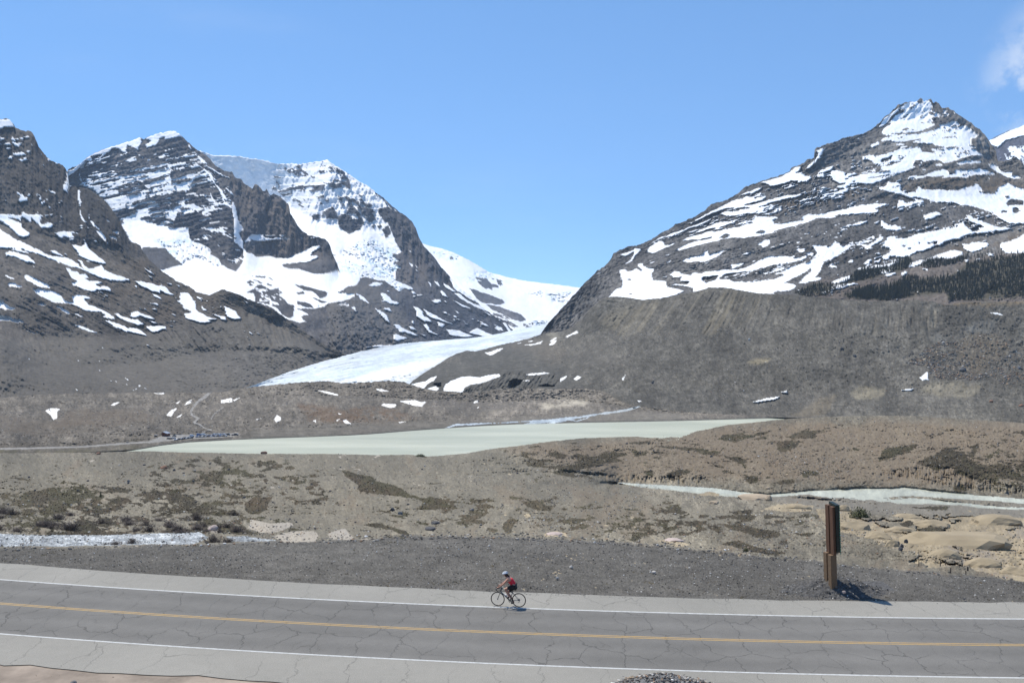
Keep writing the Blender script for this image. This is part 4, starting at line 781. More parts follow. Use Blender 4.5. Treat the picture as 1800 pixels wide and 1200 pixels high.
for poly in [Lz([(0, 1070), (400, 1020), (560, 930), (700, 960), (1040, 930), (1200, 800), (1560, 740), (2500, 560), (2500, 1150), (1800, 1140), (1340, 1180), (1000, 1180), (980, 1110), (480, 1170), (0, 1180)]), Lz([(20, 890), (250, 860), (420, 840), (440, 770), (560, 740), (640, 790), (480, 880), (200, 960), (0, 985)]), J([(590, 810), (800, 720), (1000, 745), (1250, 590), (1600, 535), (1250, 680), (1000, 810), (700, 855)]), J([(1100, 830), (1250, 780), (1800, 700), (1800, 850), (1560, 895), (1150, 860)])]:
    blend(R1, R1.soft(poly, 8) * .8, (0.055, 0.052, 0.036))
setcls(R1, 1, SNOWC)
R1.finish('mountain', 'broad grey mountain on the right with many slanting snow patches', {0: M_ROCK, 1: M_SNOW}, cat='mountain')
# ================================================================ glacier tongue
LAKEZ = CAMZ - 130.0
GL = Sheet([
    [(400, 690, 1780), (430, 684, 1800), (446, 678, 1840), (470, 668, 1960), (500, 656, 2080), (540, 643, 2220), (580, 632, 2310), (620, 621, 2400), (660, 612, 2650), (700, 605, 3000), (740, 600, 3550), (780, 597, 3750), (820, 593, 4000), (850, 590, 4150), (880, 585, 4350), (905, 580, 4450), (940, 574, 4700), (1000, 562, 5100), (1060, 560, 5100)],
    [(400, 697, 1760), (470, 676, 1900), (540, 655, 2100), (620, 640, 2200), (720, 625, 2550), (820, 608, 3300), (900, 594, 3900), (960, 584, 4300), (1060, 570, 4800)],
    [(400, 704, 1740), (540, 672, 1900), (640, 668, 1950), (720, 655, 2100), (800, 630, 2650), (900, 604, 3500), (960, 590, 4100), (1060, 590, 4500)],
    [(400, 712, 1720), (560, 700, 1780), (760, 700, 1820), (800, 690, 2200), (900, 640, 3000), (1060, 620, 4200)],
], 400, 1060, 1.5, seed=8, rough=0.5)
GL.soften(4)
fl = GL.Y + 0.17 * GL.X - 0.00006 * (GL.X - 700) ** 2
GL.D += 9 * nz(GL.X / 4, GL.Y / 1.5, 1.7, 110) + 5 * nz(GL.X * .12, fl * 1.6, 0.9, 111) + 1.5 * nz(GL.X, GL.Y * 2, .6, 112)
GL.cls[:] = 6
GL.col[:] = np.array((0.58, 0.63, 0.655)) * np.exp(0.13 * nz(GL.X * .10, fl * 1.8, 0.7, 113) + 0.06 * nz(GL.X * .5, GL.Y * 2, .5, 114))[..., None]
dirt = np.clip(GL.soft([(400, 690), (446, 678), (540, 643), (620, 621), (700, 605), (680, 618), (600, 640), (520, 664), (470, 680), (420, 692)], 22) * (0.4 + 0.4 * nz(GL.X * .2, fl * 2, .8, 115)), 0, .8)
blend(GL, dirt * 0.75, (0.50, 0.48, 0.44))
blend(GL, GL.soft([(520, 676), (600, 668), (680, 650), (790, 627), (760, 650), (725, 668), (640, 674)], 10) * .7, (0.86, 0.83, 0.76))
blend(GL, GL.soft(Pp([(900, 600), (1200, 520), (1500, 480), (1800, 440), (1800, 520), (1500, 560), (1200, 600)]), 14) * .35 * sstep(-.5, 1, nz(GL.X * .8, GL.Y * 2, 1, 116)), (0.55, 0.72, 0.78))
blend(GL, GL.soft([(700, 700), (725, 668), (800, 622), (850, 612), (980, 580), (990, 584), (860, 618), (800, 640), (740, 690)], 6) * .5 * sstep(-1, .5, nz(GL.X * .3, GL.Y * 2, 1, 117)), (0.3, 0.29, 0.28))
GL.cls[:] = 0
GL.finish('glacier', 'pale blue white glacier tongue curving down the middle of the valley', {0: M_ICE}, skirt=(), cat='glacier')

# ================================================================ right hand moraine with the debris covered ice
M = Sheet([
    [(680, 705, 1800), (700, 692, 1850), (714, 680, 1900), (727, 667, 1980), (745, 655, 2080), (770, 640, 2250), (785, 630, 2350), (805, 620, 2480), (820, 616, 2550), (835, 617, 2600), (855, 612, 2680), (880, 605, 2780), (905, 600, 2850), (920, 597, 2900), (940, 590, 2900), (952, 587, 2800), (965, 585, 2700), (985, 583, 2600), (1005, 575, 2480), (1020, 562, 2400), (1040, 540, 2300), (1060, 525, 2240), (1080, 521, 2210), (1100, 522, 2180), (1130, 527, 2150), (1165, 524, 2120), (1200, 516, 2080), (1225, 512, 2050), (1245, 506, 2030), (1265, 505, 2010), (1285, 507, 1990), (1305, 511, 1960), (1330, 515, 1930), (1360, 516, 1900), (1400, 519, 1860), (1440, 523, 1830), (1480, 527, 1790), (1530, 530, 1750), (1570, 530, 1720), (1610, 528, 1690), (1640, 530, 1680), (1662, 536, 1660), (1690, 532, 1660), (1740, 530, 1660), (1800, 530, 1650), (1960, 528, 1620)],
    [(680, 712, 1750), (740, 680, 1860), (800, 650, 2050), (860, 640, 2150), (940, 620, 2300), (1000, 605, 2350), (1060, 580, 2150), (1130, 570, 2000), (1200, 560, 1930), (1265, 556, 1880), (1330, 552, 1830), (1400, 556, 1760), (1500, 570, 1650), (1600, 575, 1600), (1700, 585, 1560), (1800, 590, 1530), (1960, 590, 1520)],
    [(680, 720, 1720), (760, 692, 1800), (850, 678, 1850), (940, 665, 1900), (1000, 660, 1920), (1060, 640, 1850), (1130, 630, 1760), (1265, 620, 1680), (1400, 615, 1600), (1550, 625, 1520), (1650, 640, 1450), (1800, 650, 1420), (1960, 650, 1400)],
    [(680, 728, 1700), (800, 710, 1740), (940, 690, 1750), (1040, 680, 1700), (1100, 690, 1600), (1200, 690, 1520), (1300, 690, 1450), (1400, 692, 1400), (1500, 680, 1400), (1600, 690, 1340), (1800, 700, 1290), (1960, 700, 1280)],
    [(680, 736, 1680), (900, 710, 1700), (1000, 705, 1680), (1090, 716, 1500), (1200, 726, 1330), (1300, 730, 1280), (1375, 733, 1245), (1450, 722, 1260), (1560, 728, 1200), (1800, 735, 1150), (1960, 738, 1130)],
    [(680, 746, 1660), (1000, 715, 1660), (1090, 726, 1460), (1300, 745, 1230), (1400, 752, 1160), (1560, 755, 1100), (1960, 765, 1040)],
], 680, 1960, 1.6, seed=9, rough=0.45)
M.soften(6)
M.paint(1, [N(p) for p in [
    [(135, 690), (290, 660), (350, 620), (410, 605), (380, 650), (310, 690), (270, 735)], [(305, 735), (400, 708), (430, 735), (400, 760), (360, 750)], [(480, 760), (500, 690), (560, 650), (680, 605), (770, 605), (860, 615), (960, 590), (1060, 580), (1080, 605), (960, 650), (870, 680), (760, 690), (700, 720), (680, 770)],
    [(910, 355), (980, 345), (1060, 315), (1120, 308), (1080, 335), (1000, 375), (970, 385)], [(1345, 590), (1400, 575), (1540, 563), (1610, 572), (1480, 590), (1380, 598)], [(1310, 650), (1385, 645), (1380, 658)], [(1705, 630), (1780, 595), (1770, 625), (1705, 665)], [(1365, 245), (1430, 228), (1420, 240)], [(1330, 280), (1440, 265), (1530, 235), (1500, 265), (1400, 283)], [(1260, 262), (1300, 258), (1280, 270)],
    [(1590, 275), (1640, 225), (1670, 225), (1620, 275)], [(1600, 240), (1660, 190), (1675, 200), (1620, 240)]]], 0.6)
M.paint(1, [G(p) for p in [[(1515, 770), (1560, 680), (1610, 655), (1700, 540), (1755, 530), (1700, 600), (1640, 640), (1600, 710)], [(1475, 860), (1560, 815), (1600, 810), (1560, 860), (1580, 885), (1500, 890)], [(1525, 1030), (1580, 1000), (1640, 970), (1665, 990), (1600, 1010), (1540, 1040)], [(1350, 1115), (1420, 1065), (1430, 1075), (1390, 1115)], [(1370, 1080), (1430, 1030), (1420, 1050)]]], 0.6)
M.paint(1, [Ss(p) for p in [[(830, 820), (870, 790), (900, 768), (910, 835), (850, 842)], [(660, 935), (720, 915), (780, 912), (760, 928)], [(1450, 248), (1520, 250), (1590, 275), (1500, 262)]]], 0.4)
M.paint(1, [[(1320, 707), (1347, 700), (1373, 696.5), (1360, 703), (1333, 707)], [(1373, 690), (1383, 687), (1386, 692)], [(1120, 703), (1128, 705), (1122, 707)], [(1092, 667), (1100, 659), (1096, 668)], [(1008, 666), (1015, 660), (1022, 662), (1014, 668)]], 0.3)
def relief_M(s):
    sn = 1 - 0.8 * (s.cls == 1)
    flute = s.soft([(1040, 545), (1130, 530), (1265, 508), (1400, 522), (1550, 533), (1650, 536), (1640, 580), (1500, 585), (1400, 578), (1300, 585), (1200, 590), (1100, 590), (1050, 580)], 18)
    dx = np.interp(s.X, [1040, 1200, 1330, 1450, 1650], [-0.75, -0.6, -0.42, -0.12, 0.05])
    c = s.X - (s.Y - 515) * dx
    s.D += flute * (3.6 * np.abs(nz(c * 1.3, s.Y * .14, 0.8, 120)) + 5 * nz(c / 4, s.Y * .12, 1.3, 121)) * sn
    s.D += sn * (6 * nz(s.X / 3, s.Y / 1.5, 1.8, 122) + 1.6 * nz(s.X, s.Y * 1.5, 1.0, 119) + 1.3 * nz(s.X * 1.8, s.Y * 2.4, 0.5, 123)) * (1 - .6 * flute)
    ice = s.soft(N([(680, 760), (760, 690), (900, 650), (1080, 570), (1200, 560), (1620, 570), (1720, 590), (1700, 680), (1600, 720), (1100, 760)]), 10)
    s.D += ice * 14 * np.abs(nz((s.X + s.Y * .7) * .9, (s.Y - .5 * s.X) * .15, 0.9, 124))
    cave = s.soft(N([(1165, 735), (1175, 660), (1230, 640), (1300, 650), (1290, 690), (1230, 735)]), 3) + s.soft(N([(1490, 705), (1560, 690), (1650, 708), (1560, 712)]), 2.5) + .5 * s.soft(N([(380, 690), (450, 680), (460, 720), (420, 720)]), 3)
    s.D += cave * 90
    s.cave = cave; s.flute = flute; s.c = c; s.ice = ice
relief_M(M)
M.ridge([(955, 590), (965, 575), (1010, 530), (1040, 500)], 14, -0.01)
M.col = rockcol(M, (0.092, 0.088, 0.086), (0.122, 0.116, 0.11), (8, 3), 0.1, spk=0.2)
blend(M, M.soft([(680, 720), (727, 667), (835, 616), (955, 590), (1000, 640), (1000, 690), (860, 700)], 24) * .6, (0.088, 0.087, 0.088))
blend(M, M.flute * .55 * sstep(0.1, 1.3, nz(M.c * .9, M.Y * .02, 0.9, 126)) * M.soft([(1040, 560), (1140, 530), (1265, 508), (1360, 520), (1330, 560), (1200, 600), (1090, 600)], 22), (0.19, 0.17, 0.14))
M.col *= np.exp(0.07 * M.flute * nz(M.c * 1.2, M.Y * .05, 0.7, 127))[..., None]
blend(M, np.clip(M.soft(N([(1060, 180 + 0), (1500, 200), (1800, 330), (1700, 420), (1300, 350)]), 20) * .3, 0, 1), (0.14, 0.12, 0.105))
for poly, c3, k in [(Ss([(230, 960), (300, 900), (420, 890), (530, 930), (520, 970), (400, 1000), (280, 1000)]), (0.21, 0.19, 0.155), .8), (Ss([(840, 900), (960, 860), (1200, 850), (1380, 870), (1350, 930), (1250, 990), (1000, 985), (850, 950)]), (0.19, 0.175, 0.15), .7),
                    (Ss([(1230, 390), (1400, 300), (1510, 330), (1490, 420), (1300, 430)]), (0.15, 0.15, 0.155), .8), (Ss([(900, 440), (1000, 420), (1100, 480), (1000, 500)]), (0.15, 0.15, 0.152), .7), (Ss([(935, 355), (985, 225), (997, 250), (965, 358)]), (0.32, 0.29, 0.25), .8),
                    ([(1310, 638), (1330, 633), (1355, 632), (1350, 637), (1325, 641)], (0.33, 0.29, 0.22), .9), (Ss([(1200, 500), (1300, 440), (1500, 450), (1650, 560), (1500, 700), (1350, 800), (1150, 680)]), (0.15, 0.125, 0.10), .45),
                    (Ss([(-40, 1000), (100, 985), (0, 1150), (-320, 1180)]), (0.17, 0.145, 0.115), .6), ([(960, 575), (975, 560), (985, 590), (970, 600)], (0.24, 0.23, 0.21), .6), ([(990, 620), (1060, 600), (1100, 640), (1020, 650)], (0.105, 0.1, 0.1), .5),
                    ([(1660, 535), (1700, 528), (1800, 528), (1800, 533), (1700, 536)], (0.22, 0.17, 0.12), .7)]:
    blend(M, M.soft(poly, 9) * k * (0.6 + .4 * sstep(-1, 1, nz(M.X, M.Y, .9, 128))), c3)
blend(M, np.clip(M.cave, 0, 1) * .7, (0.06, 0.075, 0.085))  # shade inside the cave hollows darkened into the colour
M.col[M.cls == 0] *= np.exp(0.5 * np.maximum(nz(M.X * 2.2, M.Y * 2.6, 0.15, 129) - 2.0, 0))[M.cls == 0][:, None]
M.col *= np.array((.95, .91, .78)) * np.exp(.10 * nz(M.X / 5, M.Y / 2.2, 1.7, 160) + .07 * nz(M.X / 1.5, M.Y, 1.1, 161))[..., None]
setcls(M, 1, (0.80, 0.79, 0.76), .06)
M.finish('moraine', 'long grey moraine wall with fluted slope below the right mountain', {0: M_ROCK, 1: M_SNOW}, cat='moraine', skirt=(10, 40, 110))

# ================================================================ valley floor beyond the lake
SHORE = [(-160, 803), (0, 797), (150, 795), (245, 789.5), (280, 783), (330, 777), (400, 773), (460, 770.5), (560, 767), (620, 764.5), (660, 762), (720, 757), (780, 752.5), (840, 748.5), (900, 745.5), (1000, 743), (1100, 741), (1200, 739), (1300, 736), (1376, 734), (1440, 737)]
sx, sy = np.array(SHORE).T
def shore_line(off, z):
    return [(x, y - off, float(D_z(x, y - off, z))) for x, y in zip(sx, sy)]
V = Sheet([
    [(-160, 708, 1530), (0, 700, 1560), (60, 694, 1600), (130, 692, 1640), (230, 690, 1700), (330, 691, 1720), (380, 690, 1720), (420, 684, 1750), (446, 679, 1780), (470, 677, 1800), (500, 674, 1800), (545, 671, 1800), (575, 670, 1800), (600, 673, 1790), (640, 671, 1780), (685, 669, 1780), (710, 672, 1760), (735, 680, 1730), (760, 687, 1700), (800, 690, 1680), (840, 689, 1680), (880, 683, 1700), (930, 681, 1700), (980, 683, 1680), (1030, 683, 1660), (1060, 687, 1620), (1080, 697, 1560), (1095, 706, 1490), (1130, 715, 1400), (1200, 724, 1330), (1300, 729, 1270), (1400, 733, 1210), (1440, 735, 1190)],
    [(-160, 735, 1380), (0, 725, 1420), (100, 712, 1480), (230, 712, 1500), (330, 715, 1520), (450, 700, 1620), (560, 695, 1650), (700, 700, 1620), (860, 708, 1600), (1000, 702, 1600), (1080, 712, 1480), (1130, 720, 1380), (1200, 729, 1310), (1440, 736, 1180)],
    [(x, y - float(np.interp(x, [1000, 1150, 1300, 1440], [18, 8, 2.5, 1])), float(D_z(x, y - float(np.interp(x, [1000, 1150, 1300, 1440], [18, 8, 2.5, 1])), LAKEZ + float(np.interp(x, [1000, 1150, 1300, 1440], [4, 2.5, 1, .6]))))) for x, y in SHORE],
    shore_line(0, LAKEZ + 0.4),
    [(x, y + 4, float(D_z(x, y + 4, LAKEZ - 3))) for x, y in SHORE],
    [(-160, 835, 850), (1440, 790, 1000)],
], -160, 1440, 1.5, vstep=1.0, seed=10, rough=0.7, hsm=6.0)
V.soften(2)
V.paint(1, [N(p) for p in [[(0, 870), (80, 870), (170, 858), (220, 880), (300, 870), (250, 925), (150, 910), (60, 885)], [(790, 875), (840, 855), (840, 880), (800, 893)], [(830, 935), (855, 925), (840, 945)]]], .4)
V.paint(1, [Pp(p) for p in [[(1375, 915), (1400, 895), (1540, 905), (1530, 930), (1470, 940)], [(1575, 870), (1750, 860), (1800, 880), (1800, 925), (1720, 915)], [(1315, 745), (1380, 742), (1460, 768), (1370, 768)], [(710, 755), (770, 760), (920, 795), (920, 812), (800, 790)], [(250, 1060), (280, 1015), (320, 1035), (315, 1075), (270, 1090)], [(975, 1070), (1010, 1062), (1065, 1110), (1000, 1105)], [(900, 1070), (940, 1055), (920, 1078)], [(650, 1070), (690, 1065), (690, 1095)], [(60, 1060), (110, 1050), (70, 1070)], [(1550, 1090), (1640, 1085), (1580, 1098)], [(920, 998), (960, 998), (940, 1008)]]], .4)
V.paint(1, [Qq(p) for p in [[(395, 805), (450, 785), (530, 790), (500, 820), (500, 870), (470, 890), (450, 850)], [(975, 760), (1000, 740), (1050, 735), (1000, 768)], [(1350, 655), (1445, 653), (1440, 664)], [(1465, 850), (1510, 800), (1560, 785), (1530, 820), (1510, 860)], [(1550, 870), (1600, 838), (1590, 860)], [(1620, 765), (1650, 730), (1690, 712), (1680, 740)], [(1540, 750), (1590, 720), (1570, 745)]]], .4)
V.paint(1, [[(388, 703), (408, 699.5), (409, 706), (388, 708.5)], [(409, 703), (422, 699), (412, 705)]], .3)
# trail, access road, parking lot
TR = Zm(230, 730, 7.5)
trail = [(372, 686), (362, 696), (350, 704), (342, 712), (336, 722), (337, 729), (349, 735), (345, 739), (340, 742.5), (352, 746), (357, 751), (371, 755.5), (356, 759)]
V.cls[segdist(V.X, V.Y * 1.0, trail) < 1.6 + .5 * V.wx] = 5
V.cls[segdist(V.X, V.Y, [(392, 716), (378, 726), (371, 736)]) < 0.9] = 5
road_far = [(-160, 791), (0, 788.5), (80, 787), (150, 784.5), (220, 779), (262, 776.5)]
V.cls[segdist(V.X, V.Y, road_far) < 1.5] = 5
V.paint(5, [[(258, 777), (272, 771), (288, 764), (310, 763), (345, 764), (380, 762), (420, 761), (421, 766), (380, 769), (340, 771), (300, 774), (262, 779)]], .3)
# braided inlet stream
Zs = Zm(600, 560, 3)
for pl, w in [([(1478, 416), (1500, 420), (1540, 432), (1590, 438), (1628, 440), (1600, 452), (1560, 466), (1520, 478), (1450, 490), (1360, 502), (1310, 510), (1250, 520), (1180, 526), (1090, 540), (1000, 552), (930, 562), (860, 572)], 2.3), ([(1310, 512), (1290, 526), (1240, 540), (1200, 530), (1130, 545), (1060, 560), (980, 570)], 1.2), ([(1160, 530), (1000, 540), (850, 548), (700, 555), (600, 560), (540, 580)], 1.0), ([(1545, 440), (1590, 432), (1630, 446), (1580, 462)], 1.3)]:
    V.cls[(segdist(V.X, V.Y, Zs(pl)) + .6 * V.wx) < w * .75] = 4
sn = 1 - 0.8 * (V.cls == 1)
flat = sstep(3, 16, np.interp(V.xs, sx, sy)[None, :] - 6 - V.Y) * (V.cls != 5)
V.D += flat * sn * (11 * nz(V.X / 3, V.Y / 1.2, 1.7, 130) + 5 * nz(V.X * 1.0, V.Y * 2.5, 1.1, 131) + 2.2 * nz(V.X * 2, V.Y * 4, .5, 129)) * (.5 + .5 * sstep(-60, 260, V.X))
V.col = rockcol(V, (0.105, 0.100, 0.095), (0.142, 0.133, 0.123), (6, 2), 0.05, spk=.22)
for poly, c3, k in [(Pp([(480, 900), (900, 940), (1500, 950), (1780, 1050), (1500, 1110), (1000, 1110), (600, 1080)]), (0.155, 0.108, 0.075), .7), ([(-160, 715), (60, 735), (150, 735), (200, 750), (80, 765), (-160, 765)], (0.14, 0.122, 0.105), .6), ([(120, 720), (250, 720), (270, 740), (180, 752), (90, 748)], (0.14, 0.118, 0.098), .6),
                    (N([(1470, 910), (1510, 870), (1640, 900), (1660, 860), (1800, 850), (2010, 870), (1960, 910), (1760, 910), (1600, 930), (1510, 960)]), (0.40, 0.38, 0.34), .9), (N([(930, 970), (1060, 945), (1040, 980), (960, 990)]), (0.28, 0.26, 0.22), .7), (N([(850, 990), (900, 985), (890, 1005)]), (0.3, 0.27, 0.2), .7),
                    (N([(100, 780), (700, 780), (1060, 760), (1500, 760), (1800, 800), (1400, 880), (900, 1010), (500, 1000), (300, 960)]), (0.10, 0.096, 0.094), .55), ([(-160, 792), (80, 791), (240, 786), (250, 790), (150, 797), (-160, 803)], (0.115, 0.11, 0.07), .7), ([(150, 779), (240, 770), (262, 781), (200, 788)], (0.135, 0.125, 0.10), .5)]:
    blend(V, V.soft(poly, 10) * k * sstep(-1.2, .9, nz(V.X, V.Y * 1.6, 1.0, 132)), c3)
flats = V.soft([(440, 752), (700, 738), (900, 735), (1100, 722), (1200, 728), (1200, 745), (900, 760), (440, 772)], 10)
blend(V, flats * .6, (0.165, 0.16, 0.152))
k = sstep(0.9, 2.2, nz(V.X * 1.1, V.Y * 2.4, .6, 133)) * V.soft(Pp([(100, 760), (700, 720), (1500, 800), (1700, 900), (900, 930), (300, 900), (0, 1000)]), 20)
blend(V, k * .6, (0.33, 0.31, 0.28))
V.col *= np.exp(-0.5 * np.maximum(nz(V.X * 1.6, V.Y * 2.4, 0.5, 134) - 1.5, 0))[..., None]
V.col *= np.array((.85, .79, .69)) * np.exp(.10 * nz(V.X / 4, V.Y / 1.2, 1.6, 162))[..., None]
wet = np.interp(V.xs, sx, sy)[None, :] - V.Y
blend(V, sstep(4.5, 1.0, wet + .8 * V.wy) * (V.X > 240) * .65, (0.075, 0.072, 0.062))
setcls(V, 1, (0.78, 0.75, 0.70), .07)
setcls(V, 5, (0.24, 0.225, 0.205), .08)
setcls(V, 4, (0.46, 0.48, 0.46), .15)
V.finish('valley_floor', 'stony valley floor with low hummocks between lake and glacier', {0: M_ROCK, 1: M_SNOW, 4: M_WATER, 5: M_DIRT}, cat='ground', part_names={4: 'stream', 5: 'trail'}, skirt=(15, 60), min_faces=12)

# ================================================================ lake
nearp = [(1440, 752), (1300, 760), (1000, 795), (700, 818), (300, 815), (100, 812)]
farp = [(x, y) for x, y in SHORE if x >= 245]
def flat_poly(name, pts, z, mat, col):
    me = bpy.data.meshes.new(name)
    bm = bmesh.new()
    vs = [bm.verts.new(on_z(x, y, z)) for x, y in pts]
    f = bm.faces.new(vs)
    if f.normal.z < 0: f.normal_flip()
    bmesh.ops.triangulate(bm, faces=[f])
    bm.to_mesh(me); bm.free()
    a = me.color_attributes.new('Col', 'FLOAT_COLOR', 'POINT')
    for d in a.data: d.color = (*col, 1)
    return link(name, me, mat)
M_LAKE, t_, b_ = new_mat('glacial_lake_water')
b_.inputs['Roughness'].default_value = 0.5
b_.inputs['Specular IOR Level'].default_value = 0.2
g_ = t_.nodes.new('ShaderNodeNewGeometry'); mp_ = t_.nodes.new('ShaderNodeMapping'); mp_.inputs['Scale'].default_value = (0.006, 0.03, 1)
t_.links.new(g_.outputs['Position'], mp_.inputs['Vector'])
n_ = t_.nodes.new('ShaderNodeTexNoise'); n_.inputs['Scale'].default_value = 1.0; n_.inputs['Detail'].default_value = 6; t_.links.new(mp_.outputs[0], n_.inputs['Vector'])
cr_ = t_.nodes.new('ShaderNodeValToRGB'); cr_.color_ramp.elements[0].color = (0.335, 0.345, 0.265, 1); cr_.color_ramp.elements[1].color = (0.46, 0.46, 0.36, 1)
cr_.color_ramp.elements[0].position = .3; cr_.color_ramp.elements[1].position = .7
t_.links.new(n_.outputs['Fac'], cr_.inputs['Fac']); t_.links.new(cr_.outputs['Color'], b_.inputs['Base Color'])
n2_ = t_.nodes.new('ShaderNodeTexNoise'); n2_.inputs['Scale'].default_value = 0.7; n2_.inputs['Detail'].default_value = 3; t_.links.new(g_.outputs['Position'], n2_.inputs['Vector'])
bp_ = t_.nodes.new('ShaderNodeBump'); bp_.inputs['Strength'].default_value = .15; bp_.inputs['Distance'].default_value = .1
t_.links.new(n2_.outputs['Fac'], bp_.inputs['Height']); t_.links.new(bp_.outputs[0], b_.inputs['Normal'])
lake = flat_poly('lake', farp + nearp, LAKEZ, M_LAKE, (0.5, 0.55, 0.52))
tag(lake, 'milky pale green meltwater lake below the glacier', 'lake', kind='structure')

# ================================================================ near ground: hummocks, river flats, gravel verge
CREST = [(-160, 800), (0, 796), (150, 795), (250, 792.5), (330, 795), (400, 795.5), (460, 797), (540, 797), (600, 797.5), (660, 799), (700, 799), (720, 798.5), (745, 801.5), (765, 801.5), (790, 799.5), (820, 796.5), (860, 789), (900, 784.5), (940, 779.5), (980, 774.5), (1030, 769.5), (1060, 768.5), (1100, 767.5), (1130, 766.5), (1160, 765), (1200, 761), (1240, 755), (1280, 746.5), (1320, 742.5), (1360, 738), (1400, 735), (1450, 732.5), (1500, 730.5), (1560, 730), (1620, 731.5), (1680, 735), (1720, 738), (1770, 741), (1800, 743), (1960, 748)]
cD = lambda x: float(np.interp(x, [-160, 0, 300, 600, 750, 900, 1100, 1250, 1400, 1500, 1700, 1960], [860, 870, 880, 870, 850, 890, 1020, 1090, 1150, 1120, 1030, 960]))
VERGE = [(-160, 964), (0, 963), (100, 962), (200, 960), (300, 957), (400, 954.5), (480, 951.5), (560, 951), (660, 946), (720, 943.5), (800, 942), (880, 943), (960, 947), (1040, 951), (1110, 954), (1200, 962), (1290, 972), (1350, 980), (1450, 988), (1517, 997), (1617, 1004), (1700, 1013), (1800, 1023), (1960, 1040)]
vz = -0.25
def vline(off, z): return [(x, y - off, float(D_z(x, y - off, z))) for x, y in VERGE]
RIV_F = [(-160, 862), (600, 860), (900, 850), (1085, 847.5), (1160, 851.5), (1200, 853.5), (1260, 857), (1300, 862), (1357, 866), (1400, 862), (1440, 860.5), (1500, 859), (1560, 857.5), (1620, 858), (1680, 865), (1740, 871), (1800, 876), (1960, 888)]
RIV_N = [(-160, 872), (600, 866), (900, 856), (1085, 851), (1160, 860), (1200, 864), (1260, 870), (1300, 874), (1357, 875), (1400, 876), (1440, 880), (1500, 884), (1560, 886), (1620, 889), (1680, 892), (1740, 895), (1800, 898), (1960, 908)]
RZ = CAMZ - 133.0
def rl(line, z, lD):
    o = []
    for x, y in line:
        d = float(D_z(x, y, z)); w = float(sstep(900, 1085, np.array(float(x))))
        o.append((x, y, d * w + (1 - w) * float(np.interp(x, [-160, 600, 900, 1085], lD))))
    return o
FG_LINES = [
    [(x, y, cD(x)) for x, y in CREST],
    [(-160, 815, 600), (0, 815, 590), (300, 812, 640), (450, 814, 600), (650, 815, 600), (760, 822, 560), (900, 815, 660), (1050, 800, 830), (1200, 790, 900), (1350, 775, 960), (1500, 770, 980), (1700, 775, 900), (1800, 785, 850), (1960, 790, 820)],
    [(-160, 840, 350), (300, 840, 350), (600, 838, 380), (760, 840, 400), (900, 832, 520), (1000, 830, 640), (1085, 836, 760), (1200, 842, 765), (1300, 850, 740), (1400, 852, 735), (1500, 848, 740), (1560, 848, 735), (1620, 846, 735), (1680, 852, 715), (1740, 860, 695), (1800, 866, 680), (1960, 876, 660)],
    rl(RIV_F, RZ, [260, 250, 310, 745]),
    rl(RIV_N, RZ, [225, 230, 280, 700]),
    [(-160, 905, 118), (300, 905, 122), (600, 905, 128), (900, 905, 132), (1085, 900, 165), (1200, 905, 160), (1300, 912, 150), (1400, 915, 150), (1500, 920, 150), (1600, 925, 150), (1700, 930, 145), (1800, 938, 135), (1960, 950, 120)],
    [(-160, 938, 67), (0, 937, 67), (300, 935, 68), (480, 932, 72), (600, 928, 80), (900, 928, 82), (1200, 938, 84), (1400, 955, 78), (1600, 965, 80), (1800, 980, 76), (1960, 1000, 66)],
    vline(3.5, -1.1), vline(0, vz),
    [(x, y + 40, float(D_z(x, y + 40, -0.05))) for x, y in VERGE],
    [(-160, 1500, float(D_z(0, 1500, -0.05))), (1960, 1500, float(D_z(0, 1500, -0.05)))],
]
FG = Sheet(FG_LINES, -160, 1960, 1.5, vstep=1.15, seed=12, rough=0.25, hsm=5.0)
ver = np.interp(FG.xs, *np.array(VERGE).T)[None, :]
near = FG.Y > ver - 1
_D0 = FG.D.copy(); FG.soften(3)
FG.D = np.where(near, _D0, FG.D)
kz = sstep(2, 20, ver - FG.Y)
river = [[(1085, 848), (1110, 849), (1160, 852), (1200, 854), (1260, 858), (1300, 864), (1340, 868), (1360, 871), (1340, 873.5), (1300, 873.5), (1240, 868), (1180, 861), (1130, 856)],
         [(1400, 865), (1440, 861), (1500, 859), (1560, 858), (1590, 856.5), (1620, 859), (1680, 866), (1740, 872), (1800, 877), (1960, 889), (1960, 897), (1800, 885), (1760, 881), (1700, 877), (1640, 873), (1590, 870), (1540, 876), (1500, 875), (1450, 873)],
         [(1555, 879), (1600, 874), (1660, 880), (1700, 884), (1740, 889), (1800, 892.5), (1960, 902), (1960, 905), (1800, 895.5), (1720, 892), (1690, 887), (1620, 885), (1575, 884)], [(1350, 869), (1400, 865.5), (1440, 861), (1445, 866), (1400, 869.5), (1360, 873)]]
FG.paint(4, river, .5)
FG.paint(4, [[(1450, 872), (1560, 872), (1640, 874), (1600, 880), (1540, 881), (1480, 880)]], cover=.4, ang=.06, lam=(1.2, 9))
f1 = Zm(600, 780, 6); f2 = Zm(880, 760, 5); f3 = Zm(1150, 730, 5.142857); z6 = Zm(1200, 500, 3); z7 = Zm(1200, 820, 3); z5 = Zm(300, 850, 5); z4 = Zm(0, 850, 5); zt = Zm(1440, 870, 5)
